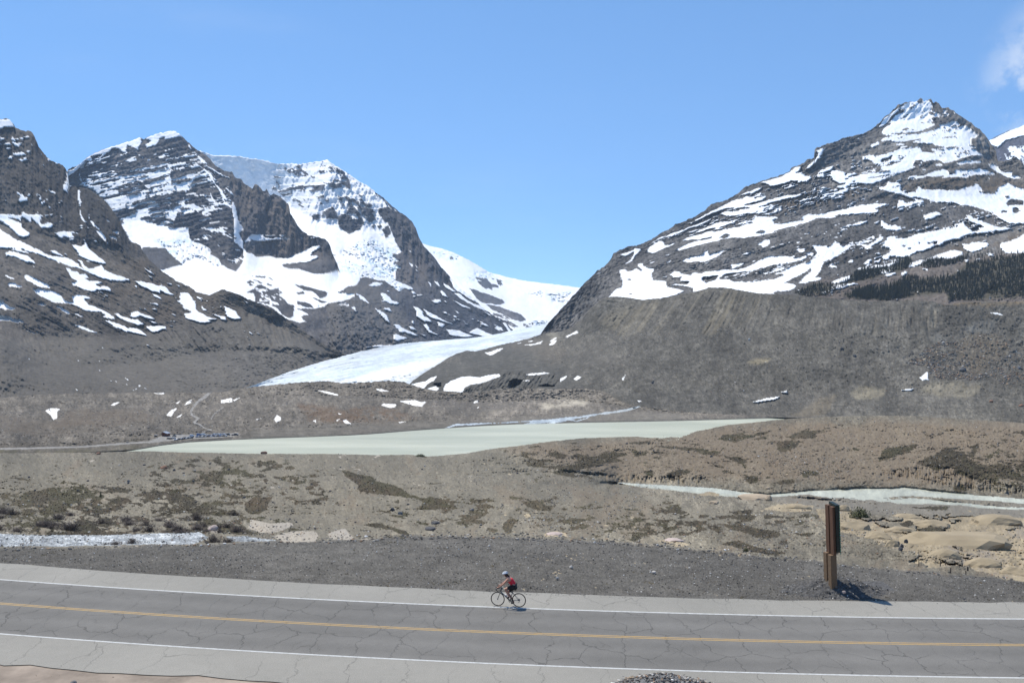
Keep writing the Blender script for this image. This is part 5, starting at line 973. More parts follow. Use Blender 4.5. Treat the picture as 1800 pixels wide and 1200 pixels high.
moss = [f1(p) for p in [[(0, 285), (90, 285), (190, 330), (330, 345), (370, 390), (550, 430), (640, 480), (720, 540), (860, 570), (940, 555), (1130, 610), (1140, 670), (1210, 690), (1100, 700), (800, 690), (870, 620), (840, 590), (600, 545), (370, 530), (230, 500), (160, 470), (190, 435), (60, 350)], [(1400, 580), (1600, 580), (1620, 605), (1420, 620)], [(1400, 640), (1560, 630), (1640, 660), (1480, 680)], [(1280, 740), (1520, 720), (1530, 755), (1400, 790), (1290, 775)], [(1690, 870), (1740, 810), (1800, 790), (1800, 920), (1750, 950), (1700, 920)], [(250, 830), (380, 830), (560, 880), (700, 950), (720, 985), (600, 940), (500, 900), (300, 860)], [(1540, 870), (1640, 900), (1620, 930), (1550, 910)], [(780, 135), (880, 130), (870, 155)], [(870, 415), (1100, 405), (960, 425)], [(1260, 770), (1500, 800), (1500, 850), (1400, 830)]]]
moss += [f2(p) for p in [[(160, 205), (210, 180), (260, 180), (240, 205), (330, 235), (380, 240), (480, 235), (470, 255), (400, 260), (380, 290), (560, 285), (700, 270), (640, 200), (690, 185), (780, 215), (850, 200), (900, 170), (1030, 165), (1120, 185), (1010, 215), (1080, 245), (920, 270), (750, 310), (660, 330), (640, 380), (560, 375), (440, 345), (540, 320), (480, 310), (380, 310), (240, 290), (210, 270), (310, 260), (330, 245)], [(430, 180), (490, 165), (590, 190), (570, 225), (500, 230), (440, 195)], [(1115, 98), (1200, 80), (1340, 72), (1300, 95), (1220, 105)], [(1320, 113), (1500, 115), (1600, 130), (1800, 140), (1800, 200), (1740, 165), (1550, 140)], [(830, 345), (920, 328), (880, 365)], [(640, 370), (770, 365), (760, 385), (650, 388)], [(1140, 165), (1180, 158), (1290, 190), (1180, 210)], [(1430, 385), (1550, 350), (1600, 325), (1720, 332), (1600, 355), (1590, 390), (1450, 390)], [(1255, 330), (1330, 330), (1340, 375), (1300, 380)], [(80, 550), (140, 565), (240, 585), (90, 578)], [(200, 610), (300, 592), (390, 630), (470, 645), (440, 688), (320, 680), (240, 640)], [(640, 655), (740, 645), (730, 670)], [(540, 770), (620, 750), (800, 765), (720, 785), (620, 805), (550, 790)], [(600, 830), (700, 805), (790, 815), (720, 850), (620, 860)], [(5, 830), (100, 750), (170, 770), (100, 830), (90, 880), (50, 895), (15, 870)], [(1190, 880), (1310, 865), (1280, 905), (1190, 945), (1130, 950)], [(1620, 770), (1800, 770), (1800, 805), (1640, 790)], [(810, 905), (900, 905), (850, 935)], [(600, 150), (710, 145), (700, 158)], [(250, 120), (330, 120), (380, 135), (300, 135)], [(780, 128), (820, 128), (800, 138)]]]
moss += [f3(p) for p in [[(0, 270), (130, 270), (390, 295), (620, 325), (540, 365), (420, 345), (330, 305), (100, 290)], [(580, 215), (620, 180), (890, 135), (760, 170), (700, 205), (740, 185), (1090, 130), (1000, 165), (800, 205), (740, 240), (680, 230)], [(870, 205), (1040, 175), (1010, 215)], [(1200, 190), (1280, 155), (1420, 115), (1400, 140), (1650, 92), (1560, 125), (1450, 165), (1460, 190), (1330, 215)], [(1100, 260), (1200, 230), (1330, 235), (1260, 290), (1160, 340), (1110, 320)], [(620, 375), (760, 365), (840, 395), (810, 430), (850, 460), (820, 480), (780, 430)], [(230, 248), (370, 255), (540, 262), (360, 266)], [(270, 370), (470, 375), (440, 383)], [(490, 455), (560, 450), (640, 470), (560, 475)], [(575, 500), (640, 492), (750, 528), (660, 520)], [(760, 545), (920, 540), (940, 600), (860, 610)], [(1310, 510), (1490, 505), (1480, 535), (1330, 560)], [(1080, 600), (1240, 570), (1270, 600), (1130, 620)], [(110, 530), (210, 490), (380, 495), (260, 540), (240, 555)], [(850, 310), (920, 315), (930, 345)]]]
moss += [z6(p) for p in [[(1030, 940), (1050, 870), (1250, 835), (1240, 860), (1180, 890), (1120, 900), (1060, 930)], [(1220, 940), (1320, 900), (1380, 860), (1500, 850), (1560, 835), (1550, 880), (1520, 910), (1700, 940), (1800, 960), (2280, 980), (2280, 1100), (1800, 1090), (1650, 1090), (1620, 1050), (1560, 1040), (1420, 990), (1440, 960), (1350, 980)], [(1420, 1070), (1470, 1045), (1490, 1080), (1440, 1095)], [(1740, 780), (1800, 770), (1800, 795)], [(1380, 690), (1500, 650), (1640, 670), (1760, 700), (1500, 700)]]]
moss += [z7(p) for p in [[(230, 230), (370, 225), (360, 245), (280, 245)], [(180, 300), (320, 305), (500, 340), (520, 370), (400, 370), (280, 330)], [(200, 405), (300, 390), (360, 415), (550, 450), (480, 465), (330, 440)], [(540, 350), (690, 355), (660, 370)], [(1140, 300), (1220, 290), (1200, 315)], [(1230, 325), (1380, 315), (1390, 330), (1250, 340)], [(1160, 205), (1420, 205), (1380, 225)]]]
moss += [z5(p) for p in [[(650, 170), (720, 115), (860, 120), (900, 100), (860, 160), (850, 220), (780, 260), (700, 260), (650, 220)], [(320, 370), (650, 370), (680, 410), (780, 440), (700, 455), (500, 440), (400, 430)], [(-100, 405), (300, 390), (320, 425), (180, 430), (0, 435)]]]
FG.paint(2, moss, 1.6)
# thin heath where the photo shows a mottled brown cover
for poly, cv in [([(-160, 880), (0, 870), (150, 850), (320, 868), (420, 900), (560, 925), (480, 945), (0, 941), (-160, 941)], .5), ([(250, 840), (420, 825), (560, 850), (600, 880), (480, 900), (330, 880)], .34), ([(980, 880), (1180, 870), (1240, 930), (1150, 945), (1020, 930)], .26), ([(1200, 900), (1450, 905), (1480, 960), (1300, 960)], .2), ([(640, 880), (1000, 870), (1000, 940), (700, 935)], .16), ([(-160, 800), (600, 810), (600, 850), (-160, 850)], .1), ([(880, 780), (1800, 745), (1800, 850), (900, 845)], .05)]:
    FG.paint(2, [poly], 3, cover=cv, lam=(2.2, 7), beta=.9)
tan = [zt([(-40, 120), (80, 110), (160, 90), (260, 90), (290, 150), (280, 190), (430, 220), (600, 190), (900, 170), (940, 190), (1300, 180), (1800, 200), (2600, 250), (2600, 900), (1800, 760), (1700, 750), (1560, 730), (1450, 690), (1300, 650), (1200, 620), (960, 650), (900, 600), (760, 590), (900, 540), (650, 470), (500, 430), (300, 350), (160, 330), (0, 200)])]
FG.paint(3, tan, 2)
FG.paint(0, [zt(p) for p in [[(480, 220), (700, 230), (860, 260), (860, 330), (720, 310), (600, 280), (500, 260)], [(560, 190), (760, 185), (700, 215), (600, 215)], [(860, 340), (700, 320), (640, 300), (800, 350)]]], 2)
FG.paint(0, [zt([(900, 170), (1300, 180), (1800, 200), (1800, 300), (1300, 310), (1000, 290)]), zt([(300, 350), (500, 430), (650, 470), (900, 540), (760, 590), (1200, 620), (1500, 700), (1500, 640), (900, 520), (500, 400)])], 2, cover=.22, lam=(2, 8))
FG.paint(2, [zt([(860, 290), (1000, 270), (1130, 290), (1050, 315), (890, 310)]), zt([(700, 250), (800, 215), (860, 250), (760, 285)])], 1)
FG.paint(3, [f2(p) for p in [[(360, 890), (480, 870), (560, 880), (610, 920), (540, 910), (380, 910)], [(1340, 950), (1500, 935), (1660, 980), (1560, 1000)], [(200, 720), (250, 705), (270, 735), (220, 745)]]] + [z5(p) for p in [[(690, 310), (760, 325), (900, 350), (1050, 335), (1080, 370), (880, 440), (780, 430), (680, 390), (700, 350)], [(890, 470), (1000, 430), (1150, 410), (1270, 420), (1300, 460), (1260, 510), (1000, 515)], [(1380, 440), (1440, 410), (1540, 390), (1600, 460), (1620, 490), (1400, 490)], [(310, 370), (350, 365), (440, 420), (380, 440), (320, 410)], [(1620, 485), (1740, 475), (1740, 492)]]] + [z7(p) for p in [[(500, 200), (600, 190), (690, 200), (680, 230), (600, 240), (450, 230), (380, 240), (450, 215)], [(70, 145), (130, 128), (190, 140), (190, 152), (100, 150)]]], 1)
stream = [[(-160, 935), (0, 938), (60, 940), (150, 940), (250, 938), (310, 936), (350, 935), (365, 945), (340, 955), (300, 956), (200, 957), (100, 959), (0, 960), (-160, 961)], [(395, 943), (430, 942), (470, 948), (485, 950), (430, 952), (405, 951)]]
FG.paint(6, stream, .8)
FG.paint(0, [z6([(1220, 940), (1320, 900), (1380, 860), (1500, 850), (1560, 835), (1550, 880), (1520, 910), (1700, 940), (1800, 960), (2280, 980), (2280, 1100), (1800, 1090), (1650, 1090), (1620, 1050), (1560, 1040), (1420, 990)])], 3, cover=.3, lam=(2.2, 9), ang=.1)
FG.ragged(2, .02, (1.6, 5), amp=.30, lo=.34, hi=.60, beta=.7)
FG.ragged(3, .1, (2, 6), amp=.25, lo=.3, hi=.62)
big = np.isin(FG.cls, (4,))
rb = big.astype(float)
for _ in range(10):
    p_ = np.pad(rb, 1, mode='edge'); rb = np.maximum(rb, (p_[:-2, 1:-1] + p_[2:, 1:-1] + p_[1:-1, :-2] + p_[1:-1, 2:]) / 4)
crest_fade = sstep(1, 16, FG.Y - FG.top[None, :])
hum = kz * (.12 + .88 * crest_fade) * (1 - .95 * np.clip(rb * 1.3, 0, 1)) * (1 - .8 * (FG.cls == 6))
gr = np.clip(-np.gradient(FG.D, axis=0) / np.maximum(np.gradient(FG.Y, axis=0), .2), 0, None)
for _ in range(6): gr[1:-1] = (gr[:-2] + 2 * gr[1:-1] + gr[2:]) / 4; gr[:, 1:-1] = (gr[:, :-2] + 2 * gr[:, 1:-1] + gr[:, 2:]) / 4
gr = np.minimum(gr, FG.D * .013)
FG.D += hum * gr * (3.2 * nz(FG.X / 2.4, FG.Y * 1.2, 1.9, 140) + .9 * nz(FG.X * .9, FG.Y * 2.6, 1.3, 141) + .42 * nz(FG.X * 2, FG.Y * 3.2, 0.5, 142))
oc = (FG.cls == 3) * sstep(1340, 1420, FG.X)
FG.D += oc * kz * gr * (4.2 * np.abs(nz(FG.X * .22 + FG.Y * .5, FG.Y * 1.1 - FG.X * .2, 1.7, 143)) + .35 * nz(FG.X * 1.5, FG.Y * 2, .9, 144))
FG.D *= 1 + (FG.cls == 6) * .004 * nz(FG.X * 1.6, FG.Y * 2.5, .8, 145)
# erosion flutes on the river bank
for poly in [z6([(1250, 960), (1400, 960), (1500, 1010), (1800, 1080), (1800, 1110), (1600, 1095), (1400, 1060), (1250, 1030), (1000, 1000)]), f2([(660, 385), (800, 370), (1150, 370), (1800, 395), (1800, 465), (1300, 450), (1000, 435), (750, 405)])]:
    FG.D *= 1 + FG.soft(poly, 8) * .010 * np.abs(nz(FG.X * 1.4, FG.Y * .25, .9, 146))
FG.D *= 1 + near * .0009 * nz(FG.X * 1.4, FG.Y * 2.6, .6, 147) * sstep(0, 6, FG.Y - ver) * sstep(1070, 1040, FG.Y)
FG.col = rockcol(FG, (0.130, 0.121, 0.107), (0.176, 0.161, 0.139), (5, 1.6), .03, spk=.2)
blend(FG, FG.soft([(-160, 800), (900, 790), (1000, 830), (1090, 850), (1300, 900), (1000, 950), (-160, 960)], 40) * .5, (0.142, 0.135, 0.123))
blend(FG, FG.soft([(880, 790), (1150, 766), (1350, 740), (1800, 742), (1960, 748), (1960, 850), (1700, 850), (1100, 840)], 20) * .6, (0.168, 0.135, 0.108))
flatr = FG.soft([(1340, 872), (1420, 866), (1500, 874), (1800, 884), (1960, 890), (1960, 925), (1700, 905), (1500, 900), (1400, 890)], 12)
blend(FG, flatr * .6, (0.165, 0.158, 0.155))
vg = sstep(-3, 3, FG.Y - ver + 2 * FG.wy)
blend(FG, vg, (0.092, 0.089, 0.087))
FG.col[FG.cls == 0] *= np.exp((.10 + .16 * vg) * nz(FG.X * 2.6, FG.Y * 3.4, .1, 148) + .10 * vg * nz(FG.X / 3, FG.Y, 1.2, 149))[FG.cls == 0][:, None]
FG.col[FG.cls == 0] *= np.exp(.55 * np.maximum(nz(FG.X * 2.1, FG.Y * 3.1, .2, 150) - 1.7, 0) - .5 * np.maximum(nz(FG.X * 1.7, FG.Y * 2.7, .3, 151) - 1.6, 0))[FG.cls == 0][:, None]
rd = sstep(.4, 1.6, nz(FG.X / 1.2, FG.Y * 1.2, 1.3, 152)) * (FG.cls == 0) * (1 - vg)
blend(FG, rd * .35, (0.155, 0.122, 0.095))
setcls(FG, 2, (0.050, 0.043, 0.031), .32, .5)
m2 = (FG.cls == 2); g2 = sstep(-.2, 1.4, nz(FG.X, FG.Y * 1.6, 1.2, 153)) * m2
blend(FG, g2 * .5, (0.060, 0.058, 0.032)); blend(FG, sstep(.4, 1.6, nz(FG.X, FG.Y * 1.6, 1.1, 154)) * m2 * .5, (0.085, 0.064, 0.046))
FG.col *= np.where(near[..., None], np.array((1.04, 1.0, .90)), np.array((1.08, 1.02, .865)))
setcls(FG, 3, (0.29, 0.235, 0.155), .16, 1.0)
lo = FG.cls == 3
blend(FG, lo * sstep(.2, 1.4, nz(FG.X / 1.5, FG.Y * 1.3, 1.3, 155)) * .6, (0.215, 0.185, 0.155))
blend(FG, lo * sstep(900, 700, FG.X) * .6, (0.36, 0.33, 0.29))
blend(FG, lo * sstep(.93, 1.0, ridged(FG.X * .7 + FG.Y, FG.Y * 1.6 - FG.X * .4, 1.2, 156)) * .7, (0.12, 0.095, 0.075))
setcls(FG, 4, (0.44, 0.44, 0.35), .12)
setcls(FG, 6, (0.42, 0.44, 0.45), .0)
m6 = FG.cls == 6
FG.col[m6] = (np.array((.33, .338, .33)) * np.exp(.42 * nz(FG.X / 1.6, FG.Y * 2.4, .8, 157) + .2 * nz(FG.X * 2, FG.Y * 3, .3, 158))[..., None])[m6].clip(.12, .8)
g_root = FG.finish('ground', 'bare stony hummocks with dark moss patches between road and lake', {0: M_DIRT, 2: M_MOSS, 3: M_STONE, 4: M_WATER, 6: M_WHITEWATER}, cat='ground', part_names={6: 'stream'}, skirt=(40, 150), min_faces=26)

# the same ground carried on outside the frame, coarser
for a_, b_x in ((-2300, -159), (1959, 4100)):
    XG = Sheet(FG_LINES, a_, b_x, 14.0, vstep=3.0, seed=13, rough=0.0, hsm=1.0)
    vv = np.interp(XG.xs, *np.array(VERGE).T)[None, :]
    XG.col = rockcol(XG, (0.150, 0.130, 0.100), (0.200, 0.170, 0.130), (5, 1.6), .03, spk=.2)
    blend(XG, sstep(-3, 3, XG.Y - vv), (0.092, 0.083, 0.070))
    XG.finish('ground', 'stony ground and gravel verge carrying on beyond the edge of the view', {0: M_DIRT}, cat='ground', skirt=(40, 150))
# ================================================================ road
def fit_line(pts, z=0.0, deg=2):
    w = np.array([on_z(x, y, z)[:] for x, y in pts])
    c = np.polyfit(w[:, 0], w[:, 1], deg)
    def f(x):
        x = np.asarray(x, float); xc = np.clip(x, -34, 30)
        d = np.polyder(c)
        return np.polyval(c, xc) + np.polyval(d, xc) * (x - xc)
    return f
L_edge = fit_line([(0, 990), (300, 1007), (600, 1027), (900, 1042), (1100, 1049), (1400, 1054), (1600, 1056), (1800, 1058)])
L_w1 = fit_line([(0, 1018.5), (300, 1037), (600, 1055.5), (850, 1066), (1000, 1071), (1200, 1078), (1500, 1083), (1800, 1087.5)])
L_y = fit_line([(0, 1061), (300, 1079), (600, 1098), (900, 1113), (1200, 1122.5), (1500, 1128), (1800, 1133)])
L_w2 = fit_line([(0, 1113.5), (300, 1134), (600, 1153), (900, 1167), (1200, 1178.5), (1500, 1185), (1800, 1191)])
L_near = fit_line([(0, 1163), (200, 1181), (400, 1194), (600, 1205), (1000, 1224), (1400, 1238), (1800, 1246)])
XS = np.linspace(-90, 80, 171)
def strip(name, fa, fb, z, mat, parent=None, n=6, outer=0, amp=0.0):
    rows = []
    for t in np.linspace(0, 1, n):
        y = fa(XS) * (1 - t) + fb(XS) * t
        if amp and t == (0 if outer == 0 else 1): y = y + amp * nz(XS * 6, XS * 0 + t * 50, .9, 200)
        rows.append(np.stack([XS, y, np.full_like(XS, z)], -1))
    Vv = np.array(rows)
    R, Cn = Vv.shape[:2]; idx = np.arange(R * Cn).reshape(R, Cn)
    Qd = np.stack([idx[:-1, :-1], idx[:-1, 1:], idx[1:, 1:], idx[1:, :-1]], -1).reshape(-1, 4)
    cv = np.zeros((R, Cn, 3)); cv[..., 0] = np.linspace(0, 1, n)[:, None]
    me = grid_mesh(name, Vv.reshape(-1, 3), Qd, cv.reshape(-1, 3), False)
    return link(name, me, mat, parent)
def asphalt(name, c0, c1, crackw, crackscale, crackdark, track=0.0):
    m, t, b = new_mat(name)
    b.inputs['Roughness'].default_value = .9; b.inputs['Specular IOR Level'].default_value = .25
    g = t.nodes.new('ShaderNodeNewGeometry')
    def noise(scale, det=6, r=.6, vec=None):
        n = t.nodes.new('ShaderNodeTexNoise'); n.inputs['Scale'].default_value = scale; n.inputs['Detail'].default_value = det; n.inputs['Roughness'].default_value = r
        t.links.new(vec or g.outputs['Position'], n.inputs['Vector']); return n
    def mth(op, a, b_, cl=False):
        n = t.nodes.new('ShaderNodeMath'); n.operation = op; n.use_clamp = cl
        for i, v in enumerate((a, b_)):
            if isinstance(v, (int, float)): n.inputs[i].default_value = v
            else: t.links.new(v, n.inputs[i])
        return n.outputs[0]
    def mr(v, a, b_, c=0., d=1.):
        n = t.nodes.new('ShaderNodeMapRange'); t.links.new(v, n.inputs['Value'])
        for k, x in zip(('From Min', 'From Max', 'To Min', 'To Max'), (a, b_, c, d)): n.inputs[k].default_value = x
        return n.outputs[0]
    w = noise(.55, 5, .62)
    sub = t.nodes.new('ShaderNodeVectorMath'); sub.operation = 'SUBTRACT'; t.links.new(w.outputs['Color'], sub.inputs[0]); sub.inputs[1].default_value = (.5, .5, .5)
    sc = t.nodes.new('ShaderNodeVectorMath'); sc.operation = 'SCALE'; t.links.new(sub.outputs[0], sc.inputs[0]); sc.inputs['Scale'].default_value = 1.7
    ad = t.nodes.new('ShaderNodeVectorMath'); t.links.new(g.outputs['Position'], ad.inputs[0]); t.links.new(sc.outputs[0], ad.inputs[1])
    mp = t.nodes.new('ShaderNodeMapping'); mp.inputs['Scale'].default_value = crackscale; t.links.new(ad.outputs[0], mp.inputs['Vector'])
    vo = t.nodes.new('ShaderNodeTexVoronoi'); vo.voronoi_dimensions = '2D'; vo.feature = 'DISTANCE_TO_EDGE'; vo.inputs['Scale'].default_value = 1.0; vo.inputs['Randomness'].default_value = .8
    t.links.new(mp.outputs[0], vo.inputs['Vector'])
    gate = mr(noise(.23, 3).outputs['Fac'], .36, .52, .25, 1.)
    crack = mth('MULTIPLY', mr(vo.outputs['Distance'], crackw * .35, crackw, 1., 0.), gate)
    big = noise(.18, 5, .6); fine = noise(22, 3, .7); mid = noise(2.2, 6, .7)
    f = mth('ADD', mth('MULTIPLY', big.outputs['Fac'], .5), mth('MULTIPLY', mid.outputs['Fac'], .5))
    mx = t.nodes.new('ShaderNodeMix'); mx.data_type = 'RGBA'; t.links.new(mr(f, .35, .65), mx.inputs['Factor']); mx.inputs[6].default_value = (*c0, 1); mx.inputs[7].default_value = (*c1, 1)
    mp2 = t.nodes.new('ShaderNodeMapping'); mp2.inputs['Scale'].default_value = (crackscale[0] * 1.9, crackscale[1] * 1.3, 1); mp2.inputs['Location'].default_value = (3.3, 7.1, 0); t.links.new(ad.outputs[0], mp2.inputs['Vector'])
    vo2 = t.nodes.new('ShaderNodeTexVoronoi'); vo2.voronoi_dimensions = '2D'; vo2.feature = 'DISTANCE_TO_EDGE'; vo2.inputs['Scale'].default_value = 1.0; t.links.new(mp2.outputs[0], vo2.inputs['Vector'])
    crack2 = mth('MULTIPLY', mr(vo2.outputs['Distance'], crackw * .3, crackw * 1.1, 1., 0.), mr(noise(.31, 3).outputs['Fac'], .50, .62, 0., .6))
    crack = mth('MAXIMUM', crack, crack2)
    at = t.nodes.new('ShaderNodeAttribute'); at.attribute_name = 'Col'
    sp = t.nodes.new('ShaderNodeSeparateColor'); t.links.new(at.outputs['Color'], sp.inputs[0])
    # wheel paths polished a little darker, lane middles dusty
    wv = mth('COSINE', mth('MULTIPLY', sp.outputs[0], 6.28318 * 4), 0.)
    trk = mth('ADD', 1.0, mth('MULTIPLY', wv, track))
    patch = mr(noise(.11, 2, .5).outputs['Fac'], .35, .65, .93, 1.06)
    fac = mth('MULTIPLY', mth('MULTIPLY', mth('MULTIPLY', mr(fine.outputs['Fac'], .3, .7, .78, 1.22), trk), patch), mth('SUBTRACT', 1., mth('MULTIPLY', crack, crackdark)))
    sc2 = t.nodes.new('ShaderNodeVectorMath'); sc2.operation = 'SCALE'; t.links.new(mx.outputs[2], sc2.inputs[0]); t.links.new(fac, sc2.inputs['Scale'])
    t.links.new(sc2.outputs[0], b.inputs['Base Color'])
    bp = t.nodes.new('ShaderNodeBump'); bp.inputs['Strength'].default_value = .6; bp.inputs['Distance'].default_value = .02
    t.links.new(mth('SUBTRACT', mth('MULTIPLY', fine.outputs['Fac'], .3), crack), bp.inputs['Height']); t.links.new(bp.outputs[0], b.inputs['Normal'])
    return m
M_ASPH = asphalt('lane_asphalt', (0.138, 0.131, 0.120), (0.168, 0.160, 0.146), .017, (.62, .36, 1), .36, .06)
M_SHO = asphalt('shoulder_asphalt', (0.235, 0.223, 0.195), (0.272, 0.257, 0.226), .009, (.5, .16, 1), .3)
def paint_mat(name, col):
    m, t, b = new_mat(name); b.inputs['Roughness'].default_value = .8
    g = t.nodes.new('ShaderNodeNewGeometry')
    n = t.nodes.new('ShaderNodeTexNoise'); n.inputs['Scale'].default_value = 5; n.inputs['Detail'].default_value = 7; n.inputs['Roughness'].default_value = .75
    t.links.new(g.outputs['Position'], n.inputs['Vector'])
    r = t.nodes.new('ShaderNodeValToRGB'); r.color_ramp.elements[0].position = .38; r.color_ramp.elements[1].position = .56
    r.color_ramp.elements[0].color = (*[.55 * c + .45 * .2 for c in col], 1); r.color_ramp.elements[1].color = (*col, 1)
    t.links.new(n.outputs['Fac'], r.inputs['Fac']); t.links.new(r.outputs['Color'], b.inputs['Base Color'])
    return m
M_WHITE = paint_mat('worn_white_paint', (0.52, 0.52, 0.50)); M_YEL = paint_mat('worn_yellow_paint', (0.44, 0.28, 0.09)); M_TAR = flat_mat('dark_sealant', (0.09, 0.09, 0.09))
road = strip('road', lambda x: L_w1(x) - .02, lambda x: L_w2(x) + .02, 0.0, M_ASPH, n=10)
tag(road, 'cracked grey two lane asphalt road crossing the foreground', 'road', kind='structure')
strip('shoulder', lambda x: L_edge(x), lambda x: L_w1(x) - .02, 0.0, M_SHO, road, amp=.05)
strip('shoulder', lambda x: L_w2(x) + .02, lambda x: L_near(x), 0.0, M_SHO, road, outer=1, amp=.12)
strip('edge_line', lambda x: L_w1(x) + .065, lambda x: L_w1(x) - .065, .004, M_WHITE, road, n=2)
strip('edge_line', lambda x: L_w2(x) + .055, lambda x: L_w2(x) - .055, .004, M_WHITE, road, n=2)
strip('centre_line', lambda x: L_y(x) + .125, lambda x: L_y(x) + .045, .004, M_YEL, road, n=2)
strip('centre_line', lambda x: L_y(x) - .045, lambda x: L_y(x) - .125, .004, M_YEL, road, n=2)
# dirt bank on the near side of the road, rising to the viewpoint
ys = np.concatenate([np.linspace(0, 1, 40)])
xsn = np.linspace(-120, 110, 231)
yn = L_near(xsn) + .6
rows = []
for t in np.linspace(0, 1, 60):
    y = yn * (1 - t) + (-20.0) * t
    z = np.interp(y, [-20, 2, 26, 31, 60], [11.2, 11.0, 1.0, -.03, -.03]) + .0 * y
    z = z + sstep(31, 27, y) * .12 * nz(xsn * 5, y * 5, 1.2, 210)
    rows.append(np.stack([xsn, y, z], -1))
Vv = np.array(rows); R_, C_ = Vv.shape[:2]; idx = np.arange(R_ * C_).reshape(R_, C_)
Qd = np.stack([idx[:-1, :-1], idx[:-1, 1:], idx[1:, 1:], idx[1:, :-1]], -1)[:, :, ::-1].reshape(-1, 4)
cc = np.array((.25, .205, .165)) * np.exp(.15 * nz(Vv[..., 0] * 8, Vv[..., 1] * 8, .8, 211))[..., None]
bank = link('dirt_bank', grid_mesh('dirt_bank', Vv.reshape(-1, 3), Qd, cc.reshape(-1, 3)), M_DIRT)
tag(bank, 'tan dirt strip along the near edge of the road', 'ground', kind='structure')
# ================================================================ small builders
def bm_obj(name, bm, mat, parent=None, smooth=False):
    me = bpy.data.meshes.new(name); bm.normal_update(); bm.to_mesh(me); bm.free()
    for m in (mat if isinstance(mat, (list, tuple)) else [mat]): me.materials.append(m)
    if smooth: me.polygons.foreach_set('use_smooth', np.ones(len(me.polygons), bool))
    return link(name, me, None, parent)
def empty(name, loc, rz=0.0, label=None, cat=None, group=None):
    o = bpy.data.objects.new(name, None); COL.objects.link(o); o.location = loc; o.rotation_euler = (0, 0, rz); o.empty_display_size = .2
    return tag(o, label, cat, group)
def tube(bm, a, b, r0, r1=None, n=8, mi=0):
    a, b = Vector(a), Vector(b); r1 = r0 if r1 is None else r1
    d = (b - a); q = d.to_track_quat('Z', 'Y').to_matrix()
    ra = [bm.verts.new(a + q @ Vector((r0 * math.cos(2 * math.pi * i / n), r0 * math.sin(2 * math.pi * i / n), 0))) for i in range(n)]
    rb = [bm.verts.new(b + q @ Vector((r1 * math.cos(2 * math.pi * i / n), r1 * math.sin(2 * math.pi * i / n), 0))) for i in range(n)]
    for i in range(n): bm.faces.new((ra[i], ra[(i + 1) % n], rb[(i + 1) % n], rb[i])).material_index = mi
    bm.faces.new(ra[::-1]).material_index = mi; bm.faces.new(rb).material_index = mi
def box(bm, c, s, rot=None, mi=0, taper=1.0):
    c = Vector(c); v = []
    for z in (-1, 1):
        for x, y in ((-1, -1), (1, -1), (1, 1), (-1, 1)):
            k = taper if z > 0 else 1.0
            p = Vector((x * s[0] / 2 * k, y * s[1] / 2 * k, z * s[2] / 2))
            v.append(bm.verts.new(c + (rot @ p if rot else p)))
    for f in ((3, 2, 1, 0), (4, 5, 6, 7), (0, 1, 5, 4), (1, 2, 6, 5), (2, 3, 7, 6), (3, 0, 4, 7)):
        bm.faces.new([v[i] for i in f]).material_index = mi
def torus(bm, R, r, n=48, m=8, mi=0):            # ring in the xz plane
    g = []
    for i in range(n):
        a = 2 * math.pi * i / n; row = []
        for j in range(m):
            b = 2 * math.pi * j / m
            row.append(bm.verts.new(((R + r * math.cos(b)) * math.cos(a), r * math.sin(b), (R + r * math.cos(b)) * math.sin(a))))
        g.append(row)
    for i in range(n):
        for j in range(m): bm.faces.new((g[i][j], g[(i + 1) % n][j], g[(i + 1) % n][(j + 1) % m], g[i][(j + 1) % m])).material_index = mi
def path_tube(bm, pts, r, n=7):
    for a, b in zip(pts[:-1], pts[1:]): tube(bm, a, b, r, n=n)
def skin_mesh(name, verts, edges, radii, sub=2):
    me = bpy.data.meshes.new(name); me.from_pydata(verts, edges, []); o = bpy.data.objects.new(name, me); COL.objects.link(o)
    o.modifiers.new('s', 'SKIN'); me.skin_vertices if hasattr(me, 'skin_vertices') else None
    sv = me.skin_vertices[0].data
    for i, r in enumerate(radii): sv[i].radius = (r, r) if isinstance(r, (int, float)) else r
    sv[0].use_root = True
    o.modifiers.new('u', 'SUBSURF').levels = sub; o.modifiers['u'].render_levels = sub
    dg = bpy.context.evaluated_depsgraph_get()
    r = bpy.data.meshes.new_from_object(o.evaluated_get(dg)); r.name = name
    bpy.data.objects.remove(o); bpy.data.meshes.remove(me)
    r.polygons.foreach_set('use_smooth', np.ones(len(r.polygons), bool))
    return r
def dup(root, loc, rz=None, scale=None):
    r = root.copy(); COL.objects.link(r); r.location = loc
    if rz is not None: r.rotation_euler = (0, 0, rz)
    if scale is not None: r.scale = (scale,) * 3 if isinstance(scale, (int, float)) else scale
    for ch in root.children:
        c = ch.copy(); COL.objects.link(c); c.parent = r
    return r

# ================================================================ loose stones
_ico = bmesh.new(); bmesh.ops.create_icosphere(_ico, subdivisions=1, radius=1.0)
ICO_V = np.array([v.co[:] for v in _ico.verts]); ICO_F = np.array([[v.index for v in f.verts] for f in _ico.faces]); _ico.free()
OCT_V = np.array([(1, 0, 0), (-.6, .9, 0), (-.5, -.85, .1), (.1, .05, 1), (.2, .6, .6), (0, 0, -.7)], float)
OCT_F = np.array([(0, 4, 3), (4, 1, 3), (1, 2, 3), (2, 0, 3), (0, 1, 4), (1, 0, 5), (2, 1, 5), (0, 2, 5)])
PAL_GREY = [(.105, .10, .095), (.15, .142, .132), (.20, .19, .178), (.07, .068, .066)]
PAL_PALE = [(.45, .43, .40), (.38, .35, .31), (.55, .54, .52)]
PAL_WARM = [(.30, .20, .13), (.26, .17, .11), (.33, .25, .17), (.20, .14, .10)]
